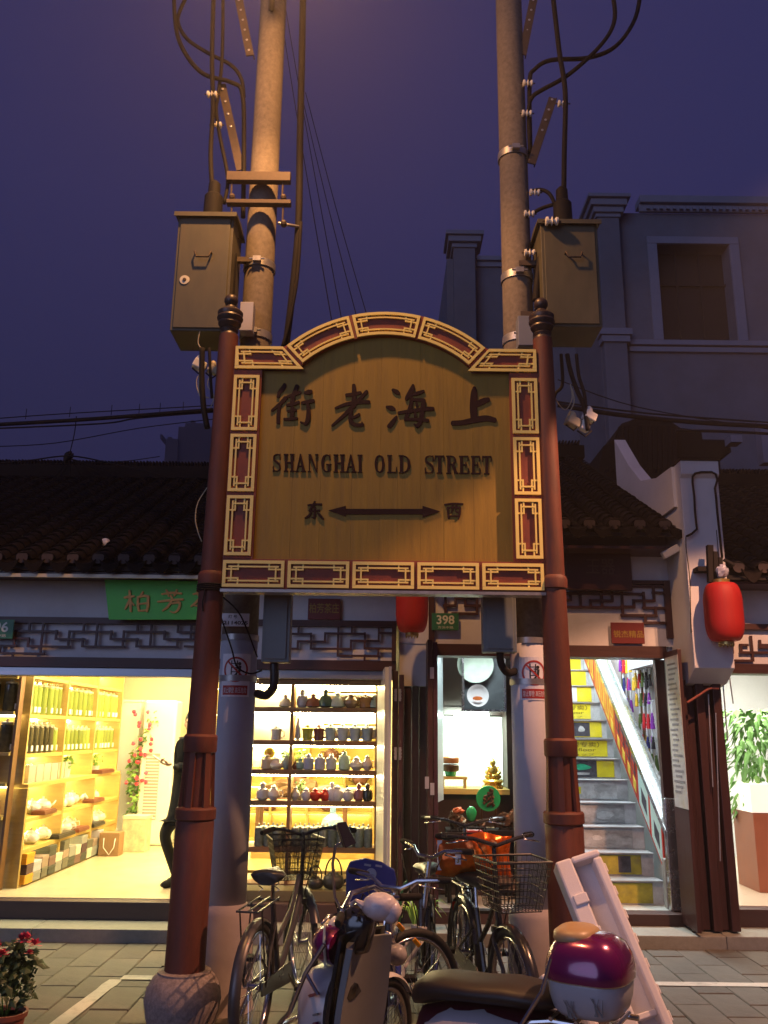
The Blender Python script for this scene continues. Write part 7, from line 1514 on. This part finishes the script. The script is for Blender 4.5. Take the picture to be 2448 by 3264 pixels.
c = A(978,1893,5.6); tag(B().obox((0,0,0), .10, .05, .03, rz=.3, ry=.2).ball((.06,0,-.005), .045, .03, .018, 10, 6, .3).build('plastic_wrap', mat('bluish white plastic wrap', (.45,.47,.55), .25, var=.3), origin=c), 'crumpled pale plastic wrap below the left corner of the orange packet', 'wrap')
# ================================================================== BLUE CHAIR
m_blue = mat('cobalt blue plastic', (.015,.025,.20), .35, var=.1)
c = A(803,1925,6.2); ch = thing('plastic_chair', 'cobalt blue plastic chair with round pale emblem on its slotted backrest', 'chair', (c.x, 6.2, 0))
zc1, zc0 = DZ(803,1860,6.15), DZ(803,1985,6.2)
pl = [(-.17,zc0),(-.175,zc1-.07),(-.15,zc1-.01),(-.05,zc1+.012),(.06,zc1-.01),(.15,zc1-.06),(.165,zc1-.12),(.14,zc0)]
B().prism(pl, -.015, .02).build('backrest', m_blue, ch, local=True, bevel=.008)
B().box(-.19,.19,-.40,-.0,.43,.46).build('seat', m_blue, ch, local=True, bevel=.01)
for s_ in (-1,1):
    for y in (-.38,-.02): B().tube([(s_*.16,y,.43),(s_*.20,y-.02 if y<-.1 else y+.03,0)], [.022,.016], 8).build('leg', m_blue, ch, local=True, smooth=2)
m_emb = mat('pale printed emblem', (.32,.34,.42), .5, var=.1)
B().lathe([(.001,-.019),(.034,-.019),(.036,-.0155)], (-.005,0,zc1-.085), 20, 'Y').build('emblem', m_emb, ch, local=True)
for (x, z) in ((-.03,-.03),(.045,-.035),(-.06,-.12),(.04,-.14)): B().obox((x,-.018,zc1+z), .045, .006, .012, ry=.15).build('slot', m_emb, ch, local=True)
# ================================================================== ELECTRIC SCOOTER
m_pur = mat('metallic purple paint', (.17,.004,.085), .22, metal=.35, var=.04, coat=1.0, spec=.5); m_pur.node_tree.nodes['Principled BSDF'].inputs['Coat Roughness'].default_value = .10
m_gs = mat('grey scooter plastic', (.20,.205,.20), .45, var=.1); m_pk = mat('pale pinkish fairing', (.50,.46,.46), .3, var=.04, coat=.4); m_pb = mat('grey box plastic', (.40,.42,.46), .35, var=.05, coat=.3, dirt=.4, dirtcol=(.15,.15,.2))
m_gb = mat('glossy black plastic', (.014,.012,.013), .12, var=.2, coat=.8); m_seat = mat('dark brown seat vinyl', (.020,.013,.010), .5, var=.2, scale=10); m_tan = mat('tan padded vinyl', (.42,.28,.13), .4, var=.06)
sc = thing('electric_scooter', 'purple and white electric scooter with rear top box parked across the foreground', 'scooter', (.29,4.035,0), rz=rad(150)); LT = dict(local=True)
# rear box
def superbox(cx, cy, z0, z1, sx_, sy_, prof, n=32, p=3.2):
    vs = []; 
    for s_, f_ in prof:
        for k in range(n):
            a = 2*math.pi*k/n; ca, sa = math.cos(a), math.sin(a); r_ = (abs(ca)**p+abs(sa)**p)**(-1/p); vs.append((cx+sx_*s_*r_*ca, cy+sy_*s_*r_*sa, z0+(z1-z0)*f_))
    L = len(prof); return vs, [(i*n+k, i*n+(k+1) % n, (i+1)*n+(k+1) % n, (i+1)*n+k) for i in range(L-1) for k in range(n)]+[tuple(range(n))[::-1], tuple(range((L-1)*n, L*n))]
bx_ = thing_box = None
tb = B().add(*superbox(-.63,0,.655,.785,.155,.17,[(.6,0),(.74,.04),(.86,.2),(.95,.55),(.99,.95),(.98,1)])).build('top_box', m_pb, sc, smooth=50, **LT)
B().add(*superbox(-.63,0,.790,.945,.162,.177,[(.99,0),(1,.06),(.985,.25),(.93,.5),(.80,.76),(.58,.92),(.3,.99),(.05,1)])).build('lid', m_pur, tb, smooth=50, **LT)
B().add(*superbox(-.63,0,.7855,.7895,.160,.175,[(1,0),(1,1)])).build('seam', m_chrome, tb, **LT)
B().add(*superbox(-.580,0,.905,.962,.085,.12,[(.9,0),(1,.3),(.95,.7),(.75,.93),(.3,1)],24,2.6)).build('back_pad', m_tan, tb, smooth=50, **LT)
# floral marks
for (x, z) in ((-.60,.70),(-.70,.72)):
    b = B(); [b.tube([(x+random.uniform(-.02,.02), .168, z-.03), (x+random.uniform(-.03,.03), .172, z+.03)], [.004,.001], 5) for _ in range(5)]; b.build('floral_print', m_gs, tb, **LT)
# rack under the box, grab rails
b = B()
for s_ in (-.11,.11): b.tube([(-.78,s_,.63),(-.5,s_,.63),(-.42,s_*1.2,.62),(-.30,s_*1.35,.52),(-.12,s_*1.35,.50)], .011, 8)
b.tube([(-.52,.14,.86),(-.48,.15,.74),(-.40,.16,.62),(-.33,.16,.55)], .009, 8)
for x in (-.74,-.6,-.5): b.tube([(x,-.12,.64),(x,.12,.64)], .009, 6)
b.build('grab_rail', m_chrome, sc, smooth=35, **LT)
B().tube([(-.15,.18,.512),(-.02,.185,.512)], .013, 8).build('footrest_bar', m_chrome, sc, smooth=35, **LT)
# seat
def loft(secs, n=18, p=2.4):
    vs = []
    for (x, w_, zb, zt) in secs:
        for k in range(n):
            a = 2*math.pi*k/n; ca, sa = math.cos(a), math.sin(a); r_ = (abs(ca)**p+abs(sa)**p)**(-1/p); vs.append((x, w_*r_*ca, (zb+zt)/2+(zt-zb)/2*r_*sa))
    L = len(secs); return vs, [(i*n+k, i*n+(k+1) % n, (i+1)*n+(k+1) % n, (i+1)*n+k) for i in range(L-1) for k in range(n)]+[tuple(range(n))[::-1], tuple(range((L-1)*n, L*n))]
B().add(*loft([(-.50,.09,.66,.70),(-.46,.13,.645,.725),(-.30,.145,.64,.735),(-.16,.145,.635,.72),(-.02,.135,.62,.72),(.08,.11,.59,.705),(.13,.07,.58,.67),(.145,.03,.59,.64)])).build('seat', m_seat, sc, smooth=60, **LT)
B().add(*loft([(-.60,.07,.42,.60),(-.5,.13,.36,.635),(-.3,.165,.28,.635),(-.1,.165,.22,.625),(.03,.15,.2,.60),(.10,.11,.2,.58)])).build('body', mat('dark maroon paint', (.06,.006,.015), .3, var=.05), sc, smooth=60, **LT)
b = B().add(*loft([(-.46,.10,.42,.575),(-.36,.19,.36,.615),(-.2,.20,.33,.625),(-.05,.19,.30,.61),(.05,.16,.28,.57),(.09,.10,.3,.5)])); b.build('side_fairing', m_pk, sc, smooth=60, **LT)
B().add(*loft([(-.34,.192,.54,.56),(-.18,.203,.535,.565),(.0,.182,.50,.53)],10)).build('fairing_stripe', m_gs, sc, smooth=60, **LT)
for s_ in (-1,1): B().lathe([(.02,0),(.035,.02*s_),(.03,.04*s_),(.01,.05*s_)], (-.52,.13*s_,.50), 12, 'Y').build('turn_signal', m_amber, sc, smooth=2, **LT)
B().box(-.1,.42,-.15,.15,.16,.22).build('floorboard', m_gs, sc, bevel=.02, **LT)
for x, r_ in ((-.45,.20),(.62,.20)):
    w_ = B().ring((x,0,r_), r_-.035, .038, 'Y', 36, 8).build('wheel', m_tyre, sc, smooth=2, **LT); B().lathe([(.10,-.02),(.14,-.03),(.14,.03),(.10,.02)], (x,0,r_), 24, 'Y', cap=False).build('rim', m_chrome, w_, smooth=30, **LT); B().lathe([(.03,-.05),(.04,0),(.03,.05)], (x,0,r_), 14, 'Y').build('hub', m_gs, w_, smooth=30, **LT)
# leg shield (inner, curved)
def shield(x0f, wf, z0, z1, th, name, m, NX=12, NZ=14, y_off=0):
    vs = []
    for side in (0, 1):
        for j in range(NZ+1):
            v = j/NZ; z = z0+(z1-z0)*v
            for i in range(NX+1):
                u = 2*i/NX-1; vs.append((x0f(v)-.07*u*u*(1)-side*th, y_off+wf(v)*u, z))
    n1 = (NX+1)*(NZ+1); fs = []
    for s_ in (0,1):
        for j in range(NZ):
            for i in range(NX): fs.append((s_*n1+j*(NX+1)+i, s_*n1+j*(NX+1)+i+1, s_*n1+(j+1)*(NX+1)+i+1, s_*n1+(j+1)*(NX+1)+i))
    for j in range(NZ):
        for i in (0, NX): a = j*(NX+1)+i; fs.append((a, a+NX+1, n1+a+NX+1, n1+a))
    for i in range(NX):
        for j in (0, NZ): a = j*(NX+1)+i; fs.append((a, a+1, n1+a+1, n1+a))
    return B().add(vs, fs).build(name, m, sc, smooth=50, **LT)
shield(lambda v: .39+.08*(1-v), lambda v: .17+.03*math.sin(v*3), .22, .79, .03, 'leg_shield', m_gs)
shield(lambda v: .425+.08*(1-v), lambda v: .185+.03*math.sin(v*3), .22, .82, .018, 'shield_rim', m_gb)
ou = B().add(*loft([(.44,.17,.25,.675),(.50,.185,.26,.675),(.56,.16,.28,.67),(.62,.10,.33,.64),(.645,.04,.42,.58)],22)).build('front_panel', m_pk, sc, smooth=60, **LT)
B().add(*loft([(.43,.15,.68,.84),(.48,.155,.68,.855),(.54,.12,.69,.84),(.58,.06,.72,.80)],22)).build('front_cowl', m_pur, sc, smooth=60, **LT)
B().tube([(.44,.155,.70),(.45,.158,.80),(.46,.14,.862),(.48,.08,.875)], .006, 6).build('cowl_trim', mat('cream trim', (.7,.68,.5), .4, var=.05), sc, **LT)
B().add(*loft([(.405,.09,.56,.70),(.392,.105,.54,.72),(.385,.10,.55,.715)],20)).build('storage_pocket', m_gb, sc, smooth=60, **LT)
# pink sticker strip and small flag stickers on the front panel
m_bl = mat('blue sticker', (.03,.06,.3), .4, var=0)
for (z, h, m_) in ((.58,.012,m_pur),(.46,.02,m_pur),(.50,.008,m_gs)): B().obox((.50,.165,z), .12, .012, h, ry=.35, rz=-.5).build('sticker', m_, ou, **LT)
fz = .33
fl_ = B().obox((.56,.17,fz), .15, .012, .09, rz=-.4).build('flag_sticker', m_bl, ou, **LT)
for (ry_, m_, w_) in ((0,m_lab,.03),(1.571,m_lab,.03),(.54,m_lab,.014),(-.54,m_lab,.014)): B().obox((.56,.171,fz), .14 if ry_ < 1 else .085, .0145, w_, rz=-.4, ry=ry_).build('flag_stripe', m_, fl_, **LT)
for ry_, w_ in ((0,.016),(1.571,.016)): B().obox((.56,.172,fz), .14 if ry_ < 1 else .085, .017, w_, rz=-.4, ry=ry_).build('flag_stripe', m_refl, fl_, **LT)
# chrome guard
b = B()
for s_ in (-1,1): b.tube([(.42,.20*s_,.80),(.50,.22*s_,.68),(.57,.23*s_,.52),(.66,.20*s_,.44),(.70,.10*s_,.42),(.70,0,.42)], .010, 8); b.tube([(.66,.20*s_,.44),(.60,.23*s_,.38),(.48,.21*s_,.36)], .010, 8); b.tube([(.50,.22*s_,.68),(.44,.21*s_,.60)], .008, 6)
b.build('guard_bar', m_chrome, sc, smooth=35, **LT)
# head: cowl, headlight, handlebar, levers
B().add(*loft([(.29,.03,.83,.90),(.32,.05,.74,.93),(.38,.065,.72,.94),(.44,.065,.72,.92),(.48,.04,.78,.88)],20)).build('handlebar_cowl', m_gb, sc, smooth=60, **LT)
B().ball((.48,0,.83), .04, .07, .05, 16, 10).build('headlight', mat('clear headlamp', (.6,.6,.62), .08, var=.1, spec=.9), sc, smooth=2, **LT)
hbx = B().tube([(.26,.34,0.930),(.32,.22,0.940),(.35,.1,1.0),(.35,-.1,1.0),(.32,-.22,0.940),(.26,-.34,0.930)], .012, 10).build('handlebar', m_chrome, sc, smooth=35, **LT)
for s_ in (-1,1):
    B().tube([(.245,.37*s_,0.930),(.25,.355*s_,0.930),(.30,.26*s_,0.937)], [.014,.018,.018], 12).build('grip', m_cable, hbx, smooth=35, **LT)
    B().tube([(.34,.2*s_,0.930),(.37,.24*s_,0.930),(.33,.36*s_,0.920)], .006, 6).build('brake_lever', m_chrome, hbx, smooth=2, **LT)
    b = B().obox((.33,.185*s_,0.935), .05, .05, .05); b.obox((.32,.185*s_,0.960), .02, .03, .02); b.build('switch_block', m_gb, hbx, bevel=.006, **LT)
mr = B().tube([(.33,.20,0.940),(.36,.22,1.000),(.365,.235,1.140),(.35,.235,1.215),(.325,.22,1.230)], .0065, 8).build('mirror_arm', m_chrome, sc, smooth=35, **LT)
B().add(*[[tuple(Vector((.32,.205,1.250))+Matrix.Rotation(.5,3,'Y') @ Vector((x_*.012, y_*.05, z_*.065))) for (x_,y_,z_) in [(-1,-1,-.6),(-1,1,-.8),(-1,.8,1),(-1,-.7,1),(1,-.7,-.5),(1,.7,-.6),(1,.5,.8),(1,-.4,.8)]], [(0,1,2,3),(4,7,6,5),(0,4,5,1),(1,5,6,2),(2,6,7,3),(3,7,4,0)]]).build('mirror', m_gb, sc, bevel=.004, **LT)
b = B(); [b.tube([(.33,.1*s_,0.920),(.42,.12*s_,.96),(.42,.05*s_,.86)], .005, 6) for s_ in (-1,1)]; b.build('brake_hose', m_cable, sc, smooth=2, **LT)
for o_ in list(sc.children):
    if o_.name.split('.')[0] in ('leg_shield','shield_rim','front_panel','front_cowl','cowl_trim','storage_pocket','guard_bar','handlebar_cowl','headlight','handlebar','mirror_arm','mirror','brake_hose'): o_.location.x += .075
# white bag over far grip
c = A(821,1958,4.15); wbg = thing('plastic_bag', 'crumpled white plastic bag tied over the right handlebar grip of the scooter', 'bag', c)
B().ball((0,0,0), .08, .055, .058, 26, 16, .05).ball((.05,.0,-.02), .045, .045, .05, 16, 10, .08).build('bag', mat('milky white plastic film', (.62,.57,.58), .22, var=.15, scale=9, bump=.6), wbg, local=True, smooth=2); B().tube([(-.07,0,.0),(-.11,.02,.02),(-.13,.03,.0)], [.02,.008,.012], 7).build('knot', MATS['milky white plastic film'], wbg, local=True)
# orange taped grip and clear front lamp of the small bicycle
for (x, y, d, L, ry_, lab) in ((746,1948,4.25,.10,.1,'tan taped grip on the scooter bar beside the white bag'),(836,2030,4.7,.10,-.7,'tan taped lever end under the white bag')): c = A(x,y,d); tag(B().obox((0,0,0), L, .03, .035, ry=-ry_).obox((L*.55,0,-.004 if ry_>0 else -.04), .03, .035, .05, ry=.2).build('taped_grip', m_tan, bevel=.006, origin=c), lab, 'grip')
c = A(856,2062,4.62); hl = thing('bicycle_lamp', 'round clear bicycle headlamp with chrome bracket and amber reflectors', 'lamp', c); B().ball((0,0,0), .055, .05, .05, 18, 12).build('lens', mat('clear ribbed lens', (.35,.33,.32), .08, var=.4, scale=30, spec=.9), hl, local=True, smooth=2); B().tube([(-.01,.0,.05),(-.03,0,.09),(-.06,0,.10)], .012, 7).build('bracket', m_chrome, hl, local=True, smooth=2)
for q_ in ((.02,0,.125),(.10,.0,.055)): B().obox(q_, .045, .015, .022, ry=.8).build('reflector', m_amber, hl, local=True, bevel=.004)
# ================================================================== FOAM PACKAGING
m_foam = mat('white expanded polystyrene', (.74,.72,.73), .7, var=.04, scale=120, bump=.15)
def foam(lab, loc, rot, L, W_, D_, bumps, flip=1, wl=.095):
    t = thing('foam_packaging', lab, 'packaging', loc, rot=rot)
    B().box(-W_/2, W_/2, D_-.035, D_, 0, L).build('back_slab', m_foam, t, local=True, bevel=.008)
    B().box(-W_/2, -W_/2+wl-.0005, 0, D_-.0352, 0, L).build('side_wall', m_foam, t, local=True, bevel=.012); B().box(W_/2-.05, W_/2, 0, D_-.0352, 0, L-.04).build('side_wall', m_foam, t, local=True, bevel=.012)
    B().box(-W_/2+wl, W_/2, 0, D_-.0354, L-.038, L).build('end_wall', m_foam, t, local=True, bevel=.012); B().box(-W_/2+wl, W_/2-.0505, .02, D_-.0354, 0, .035).build('end_wall', m_foam, t, local=True, bevel=.01)
    for z in bumps: B().box(-W_/2+.02, -W_/2+.10, -.012, .03, z, z+.055).build('block', m_foam, t, local=True, bevel=.006); 
    for k in range(9): B().box(W_/2, W_/2+.012, .02, D_-.02, .06+k*L/9.5, .06+k*L/9.5+.05).build('rib', m_foam, t, local=True, bevel=.005)
    for z in (L*.30,): B().box(-W_/2+wl, W_/2-.0505, .03, D_-.0354, z, z+.03).build('divider', m_foam, t, local=True, bevel=.006)
    return t
foam('long white foam packing tray leaning against the right red post', (1.45,4.70,.0), (rad(-25),rad(-17),rad(2)), 1.20, .26, .16, (.95,.77,.58))
foam('shorter white foam packing piece standing in front of the long one, behind the scooter box', (1.08,4.62,.0), (rad(-24),rad(-12),rad(10)), .60, .20, .13, (.45,.25))
c = atz(1375*K, 2200*K, .06); tag(B().ball((0,0,0), .16, .12, .07, 20, 12, .22).ball((.12,.02,-.01), .08,.07,.05, 12,8,.3).build('plastic_bag', mat('clear crumpled film', (.5,.45,.45), .12, var=.2, alpha=.45, spec=.9), origin=c), 'clear crumpled plastic bag on the ground right of the foam packing', 'bag')
c = atz(1390*K, 2168*K, .004); tag(B().lathe([(.07,0),(.075,.004),(.001,.006)], (0,0,0), 16).build('paper_scrap', m_lab, origin=c), 'small white paper scrap on the paving right of the foam', 'scrap')
# ================================================================== FLOWER POT AND SMALL PLANTS
px_, py_ = at(35*K, 2150*K, 5.15).xy
fp = thing('flower_pot', 'terracotta pot with dark leaves and pinkish red flowers at the lower left corner', 'plant', (px_, py_, 0)); fp.scale = (.78,.78,.82); fp.location.x -= .05
B().lathe([(.10,0),(.135,.24),(.15,.245),(.152,.275),(.135,.275),(.125,.25)], (0,0,0), 24).build('pot', mat('terracotta', (.22,.065,.04), .7, var=.15), fp, local=True, smooth=35); B().lathe([(.001,.25),(.13,.25)], (0,0,0), 20, cap=False).build('soil', m_under, fp, local=True)
for k in range(5): a = k*1.3; B().tube([(.02*math.cos(a),.02*math.sin(a),.25),(.06*math.cos(a),.06*math.sin(a),.38),(.12*math.cos(a),.1*math.sin(a),.5)], [.006,.005,.004], 6).build('stem', m_leaf, fp, local=True, smooth=2)
leafy(fp, (0,0,.53), .19, .16, 260, mat('dark flower leaf', (.035,.07,.02), .5, var=.35), .075, name='leaves'); leafy(fp, (.09,0,.38), .10, .10, 50, MATS['dark flower leaf'], .065, name='leaves')
m_fl = mat('crimson petals', (.50,.03,.08), .55, var=.3, scale=20)
for (x, y, z, r_) in ((-.08,-.08,.66,.06),(-.02,-.12,.64,.05),(.12,-.05,.72,.065),(.17,-.04,.68,.05),(.08,-.05,.71,.05),(-.17,-.03,.62,.05),(.15,-.08,.64,.035)):
    b = B()
    for k in range(14):
        a = random.uniform(0,6.28); e_ = random.uniform(-.2,1.2); d = Vector((math.cos(a)*math.cos(e_), math.sin(a)*math.cos(e_), math.sin(e_))); u = d.cross(Vector((0,0,1))).normalized()*r_*.35; p_ = Vector((x,y,z)); b.add([p_, p_+d*r_*.6+u, p_+d*r_*1.1, p_+d*r_*.6-u], [(0,1,2,3)])
    b.build('flower', m_fl, fp, local=True, fix=False)
gp = thing('pot_plant', 'small green strappy plant seen between the bicycles', 'plant', (.30,7.45,0)); B().lathe([(.07,0),(.10,.16),(.09,.16)], (0,0,0), 16).build('pot', m_gs, gp, local=True, smooth=35)
b = B()
for k in range(22):
    a = k*2.4; L = random.uniform(.16,.26); d = Vector((math.cos(a), math.sin(a), 0)); pts = [Vector((0,0,.15)), d*L*.4+Vector((0,0,.15+L*.9)), d*L*.8+Vector((0,0,.15+L)), d*L*1.15+Vector((0,0,.15+L*.7))]; u = Vector((-d.y, d.x, 0))*.012
    vs = []; [vs.extend([p_+u*(1-.3*i), p_-u*(1-.3*i)]) for i, p_ in enumerate(pts)]; b.add(vs, [(2*i, 2*i+1, 2*i+3, 2*i+2) for i in range(3)])
b.build('leaves', m_leafb, gp, local=True, fix=False)
c = atz(350*K, 2124*K, 0); bo = thing('bottle', 'small dark green bottle standing behind the left stone base', 'bottle', (c.x, c.y, 0)); bo.scale = (.7,.7,.6); B().lathe([(.04,0),(.042,.01),(.042,.10),(.015,.14),(.015,.17)], (0,0,0), 14).build('body', mat('dark green glass', (.01,.03,.015), .15, var=.1), bo, local=True, smooth=35); B().lathe([(.017,.171),(.017,.185)], (0,0,0), 12).build('cap', m_cable, bo, local=True)
for x_, y_ in ((-1.02,5.66),): pass

# ================================================================== HAZE ADDED FOR LAMP GLOW
hz_ = B().box(-40, 40, -8, 135, -1.0, 40).build('haze', None) if False else None
me = B().box(-60, 60, -8, 140, -1.2, 50).mesh('haze', m_glow); me.materials.clear()
vm_ = bpy.data.materials.new('added glow haze'); vm_.use_nodes = True; n_ = vm_.node_tree; n_.nodes.clear(); ou_ = n_.nodes.new('ShaderNodeOutputMaterial'); pv_ = n_.nodes.new('ShaderNodeVolumePrincipled')
pv_.inputs['Density'].default_value = .003; pv_.inputs['Color'].default_value = (.9,.88,.9,1); pv_.inputs['Anisotropy'].default_value = .65; n_.links.new(pv_.outputs[0], ou_.inputs['Volume'])
me.materials.append(vm_); ho = bpy.data.objects.new('haze', me); COL.objects.link(ho); ho['kind'] = 'stuff'
S.cycles.volume_bounces = 0
